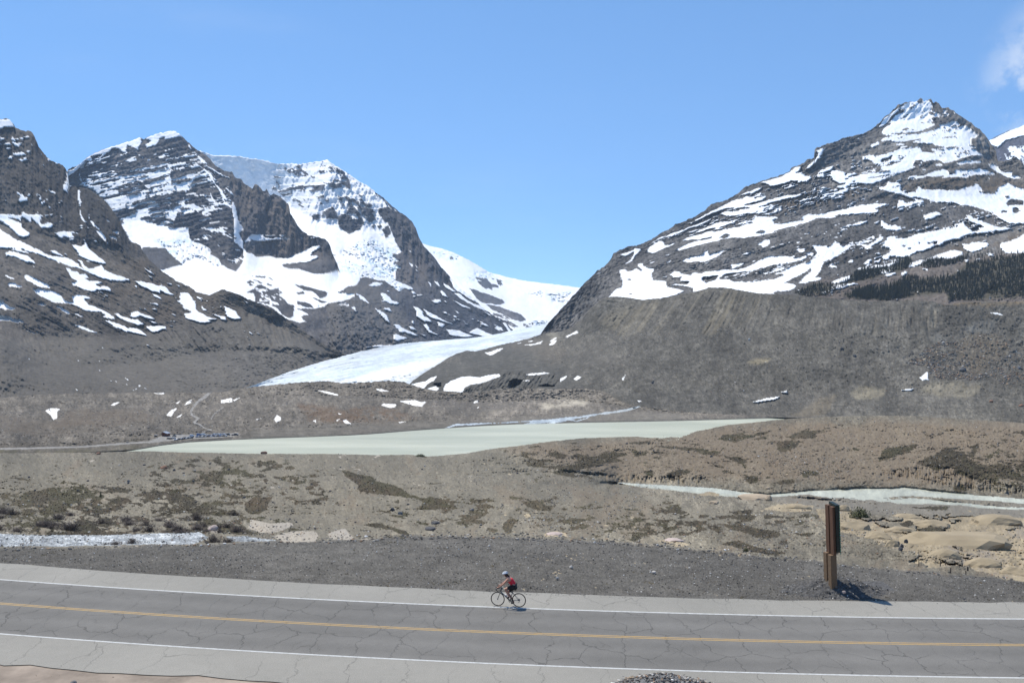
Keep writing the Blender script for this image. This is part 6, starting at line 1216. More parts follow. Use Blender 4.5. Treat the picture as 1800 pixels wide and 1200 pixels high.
def stones(name, P, px, pal, w, label=None, mat=None, parent=None, big=False, seed=1, flat=.62):
    r = np.random.default_rng(seed); n = len(P)
    bv, bf = (ICO_V, ICO_F) if big else (OCT_V, OCT_F)
    rad = px / 2 * P[:, 1] / F
    a = r.uniform(0, 6.283, n); s = r.uniform(.65, 1.25, (n, 3)); s[:, 2] *= flat
    v = bv[None] * (1 + r.uniform(-.22, .22, (n, len(bv), 1))) * s[:, None, :] * rad[:, None, None]
    ca, sa = np.cos(a)[:, None], np.sin(a)[:, None]
    v = np.stack([v[..., 0] * ca - v[..., 1] * sa, v[..., 0] * sa + v[..., 1] * ca, v[..., 2]], -1) + P[:, None, :] + np.array([0, 0, 1.0]) * (rad * .25)[:, None, None]
    f = bf[None] + (np.arange(n) * len(bv))[:, None, None]
    pal = np.array(pal); c = pal[r.choice(len(pal), n, p=np.array(w) / sum(w))] * r.uniform(.75, 1.25, (n, 1))
    o = link(name, grid_mesh(name, v.reshape(-1, 3), f.reshape(-1, 3), np.repeat(c, len(bv), 0), False), mat or M_STONE, parent)
    return tag(o, label, None, None, 'stuff')
def scat(sheet, poly, n, seed, dens=None):
    r = np.random.default_rng(seed); p = np.array(poly, float); o = []
    while sum(len(q) for q in o) < n:
        x = r.uniform(p[:, 0].min(), p[:, 0].max(), n * 3); y = r.uniform(p[:, 1].min(), p[:, 1].max(), n * 3)
        m = inpoly(x, y, poly)
        if dens is not None: m &= dens(x, y) > r.uniform(0, 1, len(x))
        o.append(np.stack([x[m], y[m]], 1))
    q = np.concatenate(o)[:n]
    return sheet.at(q[:, 0], q[:, 1]), q
def sizes(n, lo, hi, seed, pw=3.0):
    return lo + (hi - lo) * np.random.default_rng(seed).uniform(0, 1, n) ** pw
edge_px = [(0, 990), (300, 1007), (600, 1027), (900, 1042), (1100, 1049), (1400, 1054), (1600, 1056), (1800, 1058), (1960, 1059)]
verge_poly = [(-160, 964)] + VERGE[1:] + edge_px[::-1] + [(-160, 982)]
clump = lambda sc, sd, lo=.15: (lambda x, y: lo + (1 - lo) * sstep(-.2, 1.4, nz(x / sc, y * 2.5 / sc, 1.2, sd)))
P, _ = scat(FG, verge_poly, 12000, 31, clump(1.5, 300, .35)); n = len(P)
stones('gravel', P, sizes(n, .8, 4.2, 32, 4), PAL_GREY + PAL_PALE, [5, 4, 2, 5, 1.6, 1.2, 1.2], 'dark crushed gravel strewn over the roadside verge', seed=33)
spill = edge_px + [(x, y + 7) for x, y in edge_px[::-1]]
P, q = scat(FG, spill, 900, 61, lambda x, y: sstep(7, 0, y - np.interp(x, *np.array(edge_px).T)) * clump(1.2, 310, .1)(x, y)); n = len(P)
P[:, 2] = .005
stones('gravel_spill', P, sizes(n, .5, 2.2, 62, 3), PAL_GREY + PAL_PALE, [5, 4, 3, 4, 1, 1, .5], 'fine gravel spilled over the far edge of the pavement', seed=63)
rub = [(x, y - 5) for x, y in VERGE] + [(x, y + 5) for x, y in VERGE[::-1]]
P, _ = scat(FG, rub, 1500, 34, lambda x, y: np.where((x > 560) & (x < 1400), 1, .35)); n = len(P)
stones('rubble', P, sizes(n, 1.5, 6.5, 35, 3), PAL_GREY + PAL_PALE + PAL_WARM, [5, 4, 2, 5, .8, .8, .6, .5, .5, .6, .5], 'rubble of dark broken stones along the far edge of the verge', seed=36, big=True)
hum_poly = [(x, y + 3) for x, y in CREST if x < 1000] + [(1085, 846), (1200, 866), (1370, 880), (1500, 890), (1600, 900)] + [(x, y - 4) for x, y in VERGE[::-1] if x < 1500]
P, q = scat(FG, hum_poly, 14000, 37, clump(2, 301, .18)); n = len(P)
stones('loose_stones', P, sizes(n, .9, 4.5, 38, 4) * (.55 + .75 * (q[:, 1] - 795) / 150), PAL_GREY + PAL_PALE + PAL_WARM, [4, 4, 3, 3, .9, .9, .4, 1.2, 1, 1, 1], 'loose stones scattered over the near hummocks', seed=39)
hill_poly = [(900, 790), (1100, 770), (1350, 742), (1560, 733), (1800, 747), (1960, 752), (1960, 870), (1800, 870), (1600, 852), (1200, 846), (1000, 830)]
P, q = scat(FG, hill_poly, 6500, 40, lambda x, y: .15 + .85 * inpoly(x, y, f3([(1100, 320), (1300, 330), (1800, 400), (1800, 560), (1500, 600), (1100, 450), (900, 370)]))); n = len(P)
stones('loose_stones', P, sizes(n, .8, 3.6, 41, 4), PAL_GREY + PAL_PALE + PAL_WARM, [3, 3, 2, 3, .8, .8, .3, 1.5, 1.2, 1.4, 1.2], 'small stones scattered over the brown hill behind the river', seed=42)
P, q = scat(FG, [(1340, 878), (1500, 890), (1800, 900), (1960, 910), (1960, 1030), (1800, 1018), (1500, 985), (1300, 970), (1200, 940)], 1800, 43, clump(1.5, 302, .2)); n = len(P)
stones('loose_stones', P, sizes(n, 1, 5, 44, 4), PAL_GREY + PAL_PALE + PAL_WARM, [3, 3, 3, 3, 1, 1, .3, 1.5, 1.2, 1.6, 1.2], 'stones lying around the tan rock outcrop', seed=45)
bf = Ss([(700, 700), (850, 600), (1000, 500), (1200, 440), (1500, 430), (1750, 500), (1900, 700), (1750, 900), (1350, 840), (950, 830), (900, 720)])
P, q = scat(M, bf, 2600, 46, clump(1.2, 303, .12)); n = len(P)
stones('boulder_field', P, sizes(n, 1, 4.6, 47, 3), PAL_GREY + PAL_PALE + PAL_WARM, [3, 3, 2, 2, .6, .6, .2, 2.2, 1.6, 2.2, 1.2], 'field of rusty and grey boulders on the right side of the moraine', seed=48, big=True)
P, q = scat(M, [(960, 600), (1100, 560), (1300, 575), (1640, 585), (1900, 560), (1900, 730), (1400, 725), (1100, 700), (960, 690)], 5500, 49, clump(2, 304, .2)); n = len(P)
stones('moraine_stones', P, sizes(n, .8, 3.2, 50, 5), PAL_GREY + PAL_PALE + PAL_WARM, [4, 3, 2, 4, 1, 1, .5, .5, .4, .6, .6], 'scattered stones on the grey moraine slope', seed=51)
P, q = scat(V, [(-100, 715), (450, 690), (800, 695), (1080, 705), (1060, 728), (700, 742), (440, 755), (0, 775)], 4500, 52, clump(2, 305, .15)); n = len(P)
stones('valley_stones', P, sizes(n, .7, 3.2, 53, 4), PAL_GREY + PAL_PALE + PAL_WARM, [4, 3, 2, 4, 1.2, 1.2, .4, .7, .5, .6, .6], 'scattered stones on the low hummocks beyond the lake', seed=54)

# low heath and moss tufts standing on the moss patches
mi_, mj_ = np.nonzero(FG.cls == 2)
rr_ = np.random.default_rng(77); sel = rr_.choice(len(mi_), 15000)
tx = FG.X[mi_[sel], mj_[sel]] + rr_.normal(0, 3.0, len(sel)); ty = FG.Y[mi_[sel], mj_[sel]] + rr_.normal(0, 1.0, len(sel))
stones('heath_tufts', FG.at(tx, ty), sizes(len(sel), .9, 3.4, 78, 2), [(.05, .043, .03), (.075, .058, .04), (.06, .062, .03), (.035, .03, .022), (.10, .08, .055)], [4, 3, 2, 3, 1.5], 'low brown and olive heath tufts on the moss patches', M_MOSS, seed=79, flat=.7)
# single boulders ------------------------------------------------------
def boulder_mesh(seed, sub=2, cut=None):
    r = np.random.default_rng(seed); bm = bmesh.new(); bmesh.ops.create_icosphere(bm, subdivisions=sub, radius=1.0)
    pl = [(Vector(r.normal(size=3)).normalized(), r.uniform(*(cut or (.55, .85)))) for _ in range(9)]
    for v in bm.verts:
        for nn, d in pl:
            k = v.co.dot(nn)
            if k > d: v.co -= nn * (k - d)
        v.co *= 1 + r.uniform(-.05, .05)
    me = bpy.data.meshes.new('boulder'); bm.to_mesh(me); bm.free(); return me
BM = [boulder_mesh(100 + i) for i in range(6)]
M_B = {'dark': flat_mat('dark_boulder', (.085, .083, .085), .95, var=.35, scale=3), 'rust': flat_mat('rusty_boulder', (.24, .135, .085), .95, var=.3, scale=3), 'tan': flat_mat('tan_boulder', (.38, .30, .21), .95, var=.25, scale=2.5), 'pale': flat_mat('pale_boulder', (.46, .43, .39), .95, var=.2, scale=3), 'grey': flat_mat('grey_boulder', (.19, .185, .18), .95, var=.3, scale=3), 'pink': flat_mat('pinkish_boulder', (.42, .34, .30), .95, var=.25, scale=3)}
def boulder(sheet, px, py, wpx, hpx, kind, label, group=None):
    k = len([o for o in bpy.data.objects if o.name.startswith('boulder')])
    me = BM[k % 6].copy(); me.materials.clear(); me.materials.append(M_B[kind])
    o = link('boulder', me); p = sheet.at(px, py)[0]; u = p[1] / F
    o.location = (p[0], p[1], p[2] + hpx * u * .3); o.scale = (wpx / 2 * u * 1.08, wpx / 2 * u * .8, hpx / 2 * u * 1.25); o.rotation_euler = (0, 0, (k * 1.7) % .9 - .45)
    tag(o, label, 'boulder', group)
boulder(FG, 463, 797.5, 13, 6, 'rust', 'rust coloured boulder lying at the near shore of the lake')
boulder(FG, 289, 824, 15, 7, 'rust', 'rust coloured flat boulder on the hummock below the lake corner')
boulder(FG, 173, 798.5, 9, 5, 'rust', 'reddish block on the ground below the gravel access road')
boulder(FG, 254, 818, 6, 4, 'dark', 'dark boulder just left of the flat rusty one')
boulder(FG, 306, 827.5, 6, 5, 'dark', 'dark boulder just right of the flat rusty one')
boulder(FG, 226, 847, 6, 6, 'grey', 'grey boulder on the crest of the left hummock')
boulder(FG, 1322, 878, 66, 13, 'tan', 'long tan rock slab at the water edge of the pale river')
boulder(FG, 1352, 880, 14, 12, 'tan', 'angular end block of the tan slab beside the river')
boulder(FG, 1255, 886, 20, 8, 'tan', 'pale tan boulder in front of the river slab')
boulder(FG, 1350, 859, 9, 5, 'tan', 'tan boulder on the far bank of the river')
boulder(FG, 375, 932, 20, 12, 'pink', 'pale pinkish boulder beside the end of the white stream')
boulder(FG, 690, 898, 11, 9, 'dark', 'black boulder at the head of the rubble gully')
boulder(FG, 703, 904, 10, 7, 'grey', 'grey block right beside the black boulder')
boulder(FG, 830, 897, 9, 5, 'grey', 'grey slab on the slope above the gravel verge')
boulder(FG, 765, 921, 17, 7, 'dark', 'dark reddish boulder above the row of rubble')
boulder(FG, 758, 932, 22, 9, 'dark', 'cluster block of black rock at the edge of the verge')
boulder(FG, 975, 940, 34, 7, 'pink', 'pale pinkish slab above the dark rubble in the middle')
boulder(FG, 1185, 951, 40, 7, 'pink', 'pale slab at the far edge of the verge right of centre')
boulder(FG, 1250, 803, 6, 4, 'dark', 'dark boulder among moss patches on the brown hill')
boulder(M, 1692, 652, 14, 7, 'dark', 'large blackish boulder in the field of rusty stones')
boulder(M, 1791, 648, 8, 6, 'grey', 'rounded grey boulder at the right end of the moraine')
boulder(M, 1743, 707, 8, 6, 'rust', 'brown boulder low on the right of the moraine')
boulder(M, 1795, 714, 9, 5, 'rust', 'orange brown boulder at the right foot of the moraine')
boulder(M, 1480, 614, 6, 5, 'dark', 'dark boulder alone on the smooth moraine slope')
boulder(M, 1502, 627, 7, 5, 'dark', 'dark boulder just below the lone one on the moraine')
boulder(M, 1626, 634, 7, 5, 'tan', 'tan boulder above the small white snow patch on the moraine')
boulder(M, 1147, 674, 5, 5, 'dark', 'dark boulder above the mouth of the glacial stream')
boulder(M, 1317, 598, 5, 5, 'pale', 'pale boulder high on the moraine below its fluted wall')
def slab(px, py, w, h, label, kind='slab'):
    me = boulder_mesh(int(px), 3, (.68, .93)); me.name = 'rock_slab'; me.materials.append(M_SLAB); o = link('rock_slab', me); p = FG.at(px, py)[0]; u = p[1] / F
    o.location = (p[0], p[1] + w * u * .15, p[2] - h * u * .15); o.scale = (w / 2 * u * 1.1, w / 2 * u * .75, h / 2 * u * 2.0); o.rotation_euler = (0, 0, (px * .37) % .7 - .35)
    tag(o, label, 'rock slab')
M_SLAB = flat_mat('tan_bedrock', (.30, .24, .155), .95, var=.38, scale=1.6, bump=.9)
slab(1700, 962, 190, 34, 'largest whaleback of tan bedrock at the right')
slab(1664, 979, 54, 15, 'low tan slab just below the left end of the largest whaleback')
slab(1735, 997, 62, 17, 'tan slab cut by dark cracks near the verge at the right')
slab(1641, 924, 58, 11, 'pale rounded slab behind the largest whaleback')
slab(1586, 934, 50, 10, 'flat tan slab left of the pale rounded one')
slab(1502, 930, 62, 20, 'broken tan slab right behind the wooden sign')
slab(1546, 947, 44, 18, 'cracked tan slab between the sign and the dark cleft')
slab(1568, 961, 28, 16, 'small tan block at the left side of the dark cleft')
slab(1485, 898, 28, 12, 'tan knob left of the round olive shrub')
slab(1594, 911, 54, 8, 'thin tan ledge right of the round olive shrub')
slab(1757, 922, 92, 18, 'broad tan slab near the gravel bars at the right edge')
slab(1788, 1010, 46, 14, 'last tan slab at the right edge beside the verge')
slab(1405, 894, 44, 10, 'tan ledge left of the top of the wooden sign')
for i, (x, y) in enumerate([(1578, 958), (1585, 962), (1592, 954), (1598, 950), (1583, 968)]):  # dark blocks added to stand in for the shade of the cleft
    boulder(FG, x, y, 8, 9, 'dark', 'dark block added to stand in for shade in the tan bedrock cleft', 'dark blocks added for the shade of the bedrock cleft')
for i in range(60):
    x = RNG.uniform(0, 1000); y = RNG.uniform(815, 930); w = RNG.uniform(2.6, 5.5)
    boulder(FG, x, y, w, w * .7, 'dark', 'small dark boulder scattered on the stony hummocks', 'small dark boulders on the hummocks')
for i in range(24):
    x = RNG.uniform(0, 1300); y = RNG.uniform(815, 925); w = RNG.uniform(2.4, 4.5)
    boulder(FG, x, y, w, w * .7, 'pale', 'small pale boulder scattered on the stony hummocks', 'small pale boulders on the hummocks')
for i in range(16):
    x = RNG.uniform(1000, 1780); y = RNG.uniform(775, 840); w = RNG.uniform(2.4, 5)
    boulder(FG, x, y, w, w * .7, 'dark', 'small dark boulder scattered on the brown hill behind the river', 'small dark boulders behind the river')

# ================================================================ conifers below the right mountain
M_NEEDLE = flat_mat('dark_needles', (.018, .024, .015), .9, var=.45, scale=.6)
M_BARK = flat_mat('grey_bark', (.08, .065, .05), .9, scale=5)
def conifer_mesh(seed):
    r = random.Random(seed); bm = bmesh.new()
    tube(bm, (0, 0, -.03), (0, 0, .25), .022, .016, 5, 1); tube(bm, (0, 0, .25), (0, 0, 1.0), .016, .002, 4, 1)
    T = 7
    for k in range(T):
        t = k / (T - 1); z = .10 + .86 * t; R = (.17 * (1 - t) ** .8 + .02) * r.uniform(.75, 1.2); n = 5
        top = bm.verts.new((0, 0, min(z + .14, 1.02))); a0 = r.uniform(0, 6)
        ring = []
        for i in range(n * 2):
            a = a0 + math.pi * i / n; q = R * (r.uniform(.8, 1.25) if i % 2 == 0 else r.uniform(.3, .5))
            ring.append(bm.verts.new((q * math.cos(a), q * math.sin(a), z - (.05 if i % 2 == 0 else -.01) + r.uniform(-.015, .015))))
        for i in range(n * 2): bm.faces.new((top, ring[i], ring[(i + 1) % (2 * n)]))
    me = bpy.data.meshes.new('conifer'); bm.to_mesh(me); bm.free(); me.materials.append(M_NEEDLE); me.materials.append(M_BARK); return me
CON = [conifer_mesh(i) for i in range(4)]
areas = [(Lz([(0, 1070), (200, 1050), (400, 1020), (520, 960), (560, 930), (680, 930), (700, 960), (640, 1000), (900, 950), (1040, 930), (1180, 880), (1200, 800), (1400, 770), (1560, 740), (1800, 700), (2500, 560), (2500, 1150), (1800, 1150), (1400, 1130), (1340, 1190), (1000, 1190), (980, 1110), (600, 1105), (480, 1170), (300, 1165), (100, 1185), (0, 1180)]), 3600),
         (Lz([(20, 890), (100, 860), (250, 860), (330, 850), (420, 840), (440, 770), (560, 740), (640, 790), (560, 860), (480, 880), (330, 900), (200, 960), (50, 985), (0, 985)]), 420),
         (Lz([(700, 820), (780, 760), (900, 750), (1000, 770), (1130, 730), (1220, 745), (1150, 780), (1050, 810), (900, 840), (760, 860)]), 260),
         (J([(590, 810), (700, 765), (800, 720), (950, 700), (1000, 745), (1140, 660), (1250, 590), (1400, 545), (1600, 535), (1500, 600), (1250, 680), (1100, 740), (1000, 810), (900, 850), (700, 855), (620, 840)]), 460),
         (J([(1100, 830), (1250, 780), (1600, 760), (1800, 700), (1800, 850), (1560, 895), (1350, 880), (1150, 860)]), 560),
         (Lz([(1200, 690), (1500, 690), (1800, 680), (1800, 700), (1500, 740), (1200, 770)]), 40), (Lz([(380, 760), (420, 700), (470, 770), (440, 830)]), 10)]
TP = []
for n_, (poly, cnt) in enumerate(areas):
    P, q = scat(R1, poly, cnt, 400 + n_)
    TP += [(p, qq) for p, qq in zip(P, q)]
TP.sort(key=lambda t: t[0][1])
rt = random.Random(5)
rest = []
tree_h = lambda: rt.uniform(6, 13.5)
for i, (p, qq) in enumerate(TP):
    h = tree_h() * (.85 if qq[0] < 1500 else 1.0); w = rt.uniform(.8, 1.25)
    if i < 300:
        o = link('conifer', CON[i % 4]); o.location = (p[0], p[1], p[2] - .2); o.scale = (h * w, h * w, h); o.rotation_euler = (0, 0, rt.uniform(0, 6))
        tag(o, 'dark conifer in the forest at the foot of the right mountain', 'tree', 'conifers in the forest below the right mountain')
    else: rest.append((p, h, w, rt.uniform(0, 6), i % 4))
vs, fs, mi, off = [], [], [], 0
for k in range(4):
    me = CON[k]; bv = np.array([v.co[:] for v in me.vertices]); tri = []; tm = []
    for f in me.polygons:
        for j in range(1, len(f.vertices) - 1): tri.append((f.vertices[0], f.vertices[j], f.vertices[j + 1])); tm.append(f.material_index)
    tri = np.array(tri)
    for p, h, w, a, kk in rest:
        if kk != k: continue
        ca, sa = math.cos(a), math.sin(a)
        v = np.stack([(bv[:, 0] * ca - bv[:, 1] * sa) * h * w, (bv[:, 0] * sa + bv[:, 1] * ca) * h * w, bv[:, 2] * h], 1) + p
        vs.append(v); fs.append(tri + off); mi += tm; off += len(bv)
me = grid_mesh('conifer_forest', np.concatenate(vs), np.concatenate(fs), None, False)
me.materials.append(M_NEEDLE); me.materials.append(M_BARK)
# grid_mesh keeps polygon order, so material indices line up
me.polygons.foreach_set('material_index', np.array(mi, np.int32))
tag(link('conifer_forest', me), 'dark mass of conifers behind the front trees of the forest', None, None, 'stuff')
for x, y, h, lab in [(177, 874, 12, 'small green fir alone on the left hummock'), (1265, 983, 0, None)]:
    if h:
        p = FG.at(x, y)[0]; o = link('fir', CON[1].copy()); o.data.materials[0] = flat_mat('green_needles', (.035, .05, .02), .9, var=.3)
        u = p[1] / F; o.location = p; o.scale = (h * u * 1.3, h * u * 1.3, h * u); tag(o, lab, 'tree')

# ================================================================ shrubs
M_TWIG = flat_mat('bare_willow_twigs', (.17, .135, .115), .9, var=.35, scale=4)
M_TWIG2 = flat_mat('dark_willow_twigs', (.12, .095, .08), .9, var=.35, scale=4)
M_LEAF = flat_mat('olive_leaves', (.075, .078, .032), .85, var=.4, scale=3)
def twig_bush(seed, n=120):
    r = random.Random(seed); bm = bmesh.new()
    def blade(a, b, w):
        a, b = Vector(a), Vector(b); s = (b - a).cross(Vector((r.uniform(-1, 1), r.uniform(-1, 1), .2))).normalized() * w
        t = (b - a).cross(s).normalized() * w
        v = [bm.verts.new(a + s), bm.verts.new(a - s * .5 + t * .8), bm.verts.new(a - s * .5 - t * .8), bm.verts.new(b)]
        for i, j in ((0, 1), (1, 2), (2, 0)): bm.faces.new((v[i], v[j], v[3]))
    for _ in range(n):
        a = r.uniform(0, 6.283); q = abs(r.gauss(0, .5)); base = (.55 * q * math.cos(a), .3 * q * math.sin(a), 0)
        h = r.uniform(.35, 1.0) * max(.25, 1 - q * .55); tip = (base[0] + r.gauss(0, .22), base[1] + r.gauss(0, .15), h)
        blade(base, tip, .013)
        for _ in range(2):
            t = r.uniform(.4, .9); m = [base[i] + (tip[i] - base[i]) * t for i in range(3)]
            blade(m, (m[0] + r.gauss(0, .14), m[1] + r.gauss(0, .1), m[2] + r.uniform(.03, .25)), .008)
    me = bpy.data.meshes.new('willow_shrub'); bm.to_mesh(me); bm.free(); return me
TW = [twig_bush(i) for i in range(4)]
def shrub(px, py, w, h, mat, label, group=None, k=[0]):
    k[0] += 1; me = TW[k[0] % 4].copy(); me.materials.append(mat); o = link('willow_shrub', me); p = FG.at(px, py)[0]; u = p[1] / F
    o.location = (p[0], p[1], p[2] - .05); o.scale = (w * u, w * u, h * u); tag(o, label, 'shrub', group)
shrub(374, 953, 36, 22, M_TWIG2, 'bare dark willow shrub standing in front of the end of the stream')
shrub(402, 953, 26, 15, M_TWIG2, 'low dark willow twigs right of the shrub at the stream end')
shrub(232, 955, 26, 18, M_TWIG, 'thin bare willow shrub on the gravel edge before the stream')
shrub(205, 957, 26, 12, M_TWIG, 'low brown willow twigs on the near bank of the stream')
shrub(185, 957, 16, 8, M_TWIG2, 'smallest dark twig tuft on the near bank of the stream')
shrub(125, 932, 40, 26, M_TWIG2, 'tallest dark willow shrub on the far bank of the stream')
for i in range(36):
    x = RNG.uniform(-20, 420); y = 937 - 34 * RNG.uniform(0, 1) ** 1.5; s_ = RNG.uniform(16, 34)
    shrub(x, y, s_, s_ * RNG.uniform(.45, .7), M_TWIG if i % 2 else M_TWIG2, 'bare brown willow shrub on the far bank of the stream', 'willow shrubs along the far bank of the stream')
def leaf_bush(px, py, w, h, label, seed=1):
    r = random.Random(seed); bm = bmesh.new()
    for _ in range(900):
        v = Vector((r.gauss(0, 1), r.gauss(0, 1), abs(r.gauss(0, 1)))).normalized() * r.uniform(.55, 1.05) * (1 + .18 * math.sin(5 * r.random()))
        a = Vector((r.uniform(-1, 1), r.uniform(-1, 1), r.uniform(-1, 1))).normalized() * .10; b = v.cross(a).normalized() * .06
        bm.faces.new([bm.verts.new(v + a), bm.verts.new(v + b), bm.verts.new(v - a), bm.verts.new(v - b)])
    root = empty('shrub', FG.at(px, py)[0], 0, label, 'shrub'); u = root.location[1] / F
    root.scale = (w / 2 * u, w / 2 * u, h * u)
    bm_obj('foliage', bm, M_LEAF, root)
    b2 = bmesh.new()
    for _ in range(12): tube(b2, (r.gauss(0, .15), r.gauss(0, .15), 0), (r.gauss(0, .45), r.gauss(0, .45), r.uniform(.4, .85)), .03, .01, 5)
    bm_obj('stem', b2, M_BARK, root)
leaf_bush(1512, 910, 34, 17, 'round olive green shrub on the tan rock behind the wooden sign', 1)
leaf_bush(1311, 969, 9, 6, 'tiny green tuft at the far edge of the verge', 2)
leaf_bush(739, 802.5, 16, 4.5, 'low green mat of shrub at the near shore of the lake', 3)
# ================================================================ lakeside car park
M_GLASS = flat_mat('car_glass', (.02, .024, .03), .1, var=.05); M_TYRE = flat_mat('tyre_rubber', (.02, .02, .02), .9)
paints = {'white': (.78, .78, .78), 'silver': (.45, .46, .48), 'black': (.02, .02, .022), 'dark blue': (.03, .05, .12), 'blue': (.07, .16, .35), 'dark red': (.15, .03, .03), 'dark grey': (.07, .07, .075)}
M_CAR = {k: flat_mat('paint_' + k.replace(' ', '_'), v, .3, var=.04) for k, v in paints.items()}
def car_mesh(van=False):
    bm = bmesh.new()
    L, Wd, H = (5.2, 1.95, 2.2) if van else (4.5, 1.8, 1.48)
    prof = [(-L / 2, .35), (-L / 2, .95), (-L * .46, 1.6 if van else 1.0), (-L * .40, H) if van else (-L * .33, H * .97), (L * .12, H), (L * .30, H * .66), (L * .47, H * .52), (L / 2, .7), (L / 2, .35)]
    sides = []
    for y in (-Wd / 2, Wd / 2):
        sides.append([bm.verts.new((x, y * (.86 if z > 1.1 else 1), z)) for x, z in prof])
    n = len(prof)
    for i in range(n): bm.faces.new((sides[0][i], sides[0][(i + 1) % n], sides[1][(i + 1) % n], sides[1][i])).material_index = 1 if i in (2, 4) and not (i == 2 and van) else 0
    bm.faces.new(sides[0][::-1]); bm.faces.new(sides[1])
    for y in (-1, 1): box(bm, (-L * .08, y * Wd * .445, H * .80), (L * .36, .06, H * .20), None, 1)
    for x in (-L * .31, L * .31):
        for y in (-1, 1): tube(bm, (x, y * Wd * .38, .33), (x, y * Wd * .52, .33), .33, n=10, mi=2)
    bmesh.ops.recalc_face_normals(bm, faces=bm.faces)
    me = bpy.data.meshes.new('parked_car'); bm.to_mesh(me); bm.free(); return me
CARM = car_mesh(); VANM = car_mesh(True)
def car(zx, zy, col, rz, where, van=False):
    me = (VANM if van else CARM).copy(); me.materials.append(M_CAR[col]); me.materials.append(M_GLASS); me.materials.append(M_TYRE)
    px, py = TR([(zx, zy)])[0]; p = V.at(px, py)[0]
    o = link('parked_van' if van else 'parked_car', me); o.location = p; o.rotation_euler = (0, 0, rz)
    tag(o, f'{col} {"van" if van else "car"} parked {where}', 'van' if van else 'car', 'cars parked by the lake')
rc = random.Random(3)
cols = ['black', 'dark grey', 'silver', 'dark blue', 'black', 'white', 'dark grey', 'silver', 'black', 'dark red']
row = 'in the lakeside lot nearest the red hut'
for i, x in enumerate([500, 524]): car(x, 310, ['black', 'dark grey'][i], rc.uniform(-.2, .2) + (0 if i == 0 else 3), row)
car(575, 275, 'dark grey', .1, row); car(570, 300, 'silver', 1.0, row)
car(596, 322, 'white', .4, 'at the front corner of the lakeside lot')
for i in range(9): car(620 + i * 23, 318 - i * 2.6, cols[i % 10], 1.45 + rc.uniform(-.12, .12), 'in the front row of the lakeside lot')
for i in range(5): car(705 + i * 26, 300 - i * 3, cols[(i * 3 + 1) % 10], 1.5, 'in the front row of the lakeside lot')
car(806, 272, 'white', .2, 'alone between the two rows of the lakeside lot', True)
for i in range(9): car(872 + i * 24, 284 - i * .8, ['blue', 'silver', 'black', 'white', 'dark grey', 'silver', 'black', 'dark blue', 'white'][i], 1.5 + rc.uniform(-.1, .1), 'in the middle row of the lakeside lot')
car(895, 262, 'blue', .3, 'behind the middle row of the lakeside lot', True); car(958, 258, 'white', .25, 'behind the middle row of the lakeside lot', True)
for i in range(4): car(990 + i * 26, 266, ['dark grey', 'silver', 'black', 'dark blue'][i], 1.4, 'behind the middle row of the lakeside lot')
for i in range(7): car(1100 + i * 26, 276 - i, ['dark blue', 'silver', 'dark grey', 'blue', 'silver', 'dark grey', 'white'][i], 1.5 + rc.uniform(-.1, .1), 'in the right row of the lakeside lot')
for i in range(5): car(1105 + i * 32, 252, ['white', 'silver', 'white', 'silver', 'white'][i], .1, 'at the back of the right row of the lakeside lot')
car(1283, 260, 'black', .1, 'second from the right end of the lakeside lot', True); car(1352, 262, 'dark grey', .05, 'just left of the last vehicle of the lakeside lot'); car(1388, 262, 'black', .05, 'at the right end of the lakeside lot', True)
# hut
M_HUT = flat_mat('red_brown_boards', (.16, .055, .03), .85, var=.25, scale=1.5); M_ROOF = flat_mat('grey_metal_roof', (.30, .32, .36), .5, var=.1); M_DARKW = flat_mat('dark_wood', (.05, .035, .028), .85)
px, py = TR([(462, 268)])[0]
hut = empty('hut', V.at(px, py)[0], -.15, 'red brown hut with a grey gable roof beside the car park', 'hut')
bm = bmesh.new(); w, d, h, hr = 6.2, 7.0, 3.0, 1.9
v = [bm.verts.new(c) for c in [(-w / 2, -d / 2, -.5), (w / 2, -d / 2, -.5), (w / 2, -d / 2, h), (-w / 2 + 1.4, -d / 2, h + hr), (-w / 2, -d / 2, h + .6), (-w / 2, d / 2, -.5), (w / 2, d / 2, -.5), (w / 2, d / 2, h), (-w / 2 + 1.4, d / 2, h + hr), (-w / 2, d / 2, h + .6)]]
for f in ((0, 1, 2, 3, 4), (9, 8, 7, 6, 5), (1, 6, 7, 2), (0, 4, 9, 5), (2, 7, 8, 3), (3, 8, 9, 4), (0, 5, 6, 1)): bm.faces.new([v[i] for i in f])
bm_obj('wall', bm, M_HUT, hut)
bm = bmesh.new()
for a, b in (((-w / 2 + 1.4, h + hr + .06), (w / 2 + .6, h - .2)), ((-w / 2 - .35, h + .35), (-w / 2 + 1.4, h + hr + .06))):
    q = [bm.verts.new((x, y, z + t)) for t in (0, .14) for x, z in (a, b) for y in (-d / 2 - .4, d / 2 + .4)]
    for f in ((0, 1, 3, 2), (4, 6, 7, 5), (0, 2, 6, 4), (1, 5, 7, 3), (0, 4, 5, 1), (2, 3, 7, 6)): bm.faces.new([q[i] for i in f])
bmesh.ops.recalc_face_normals(bm, faces=bm.faces); bm_obj('roof', bm, M_ROOF, hut)
for nm, c, s_ in (('door', (1.2, -d / 2 - .03, 1.0), (1.0, .08, 2.1)), ('window', (-1.4, -d / 2 - .03, 1.6), (1.1, .08, .9))):
    bm = bmesh.new(); box(bm, c, s_); bm_obj(nm, bm, M_DARKW if nm == 'door' else M_GLASS, hut)
px, py = TR([(328, 292)])[0]
ks = empty('information_board', V.at(px, py)[0], -.1, 'dark roofed notice board left of the red hut', 'notice board')
bm = bmesh.new(); box(bm, (0, 0, 1.7), (2.9, .25, 1.7)); bm_obj('board', bm, M_DARKW, ks)
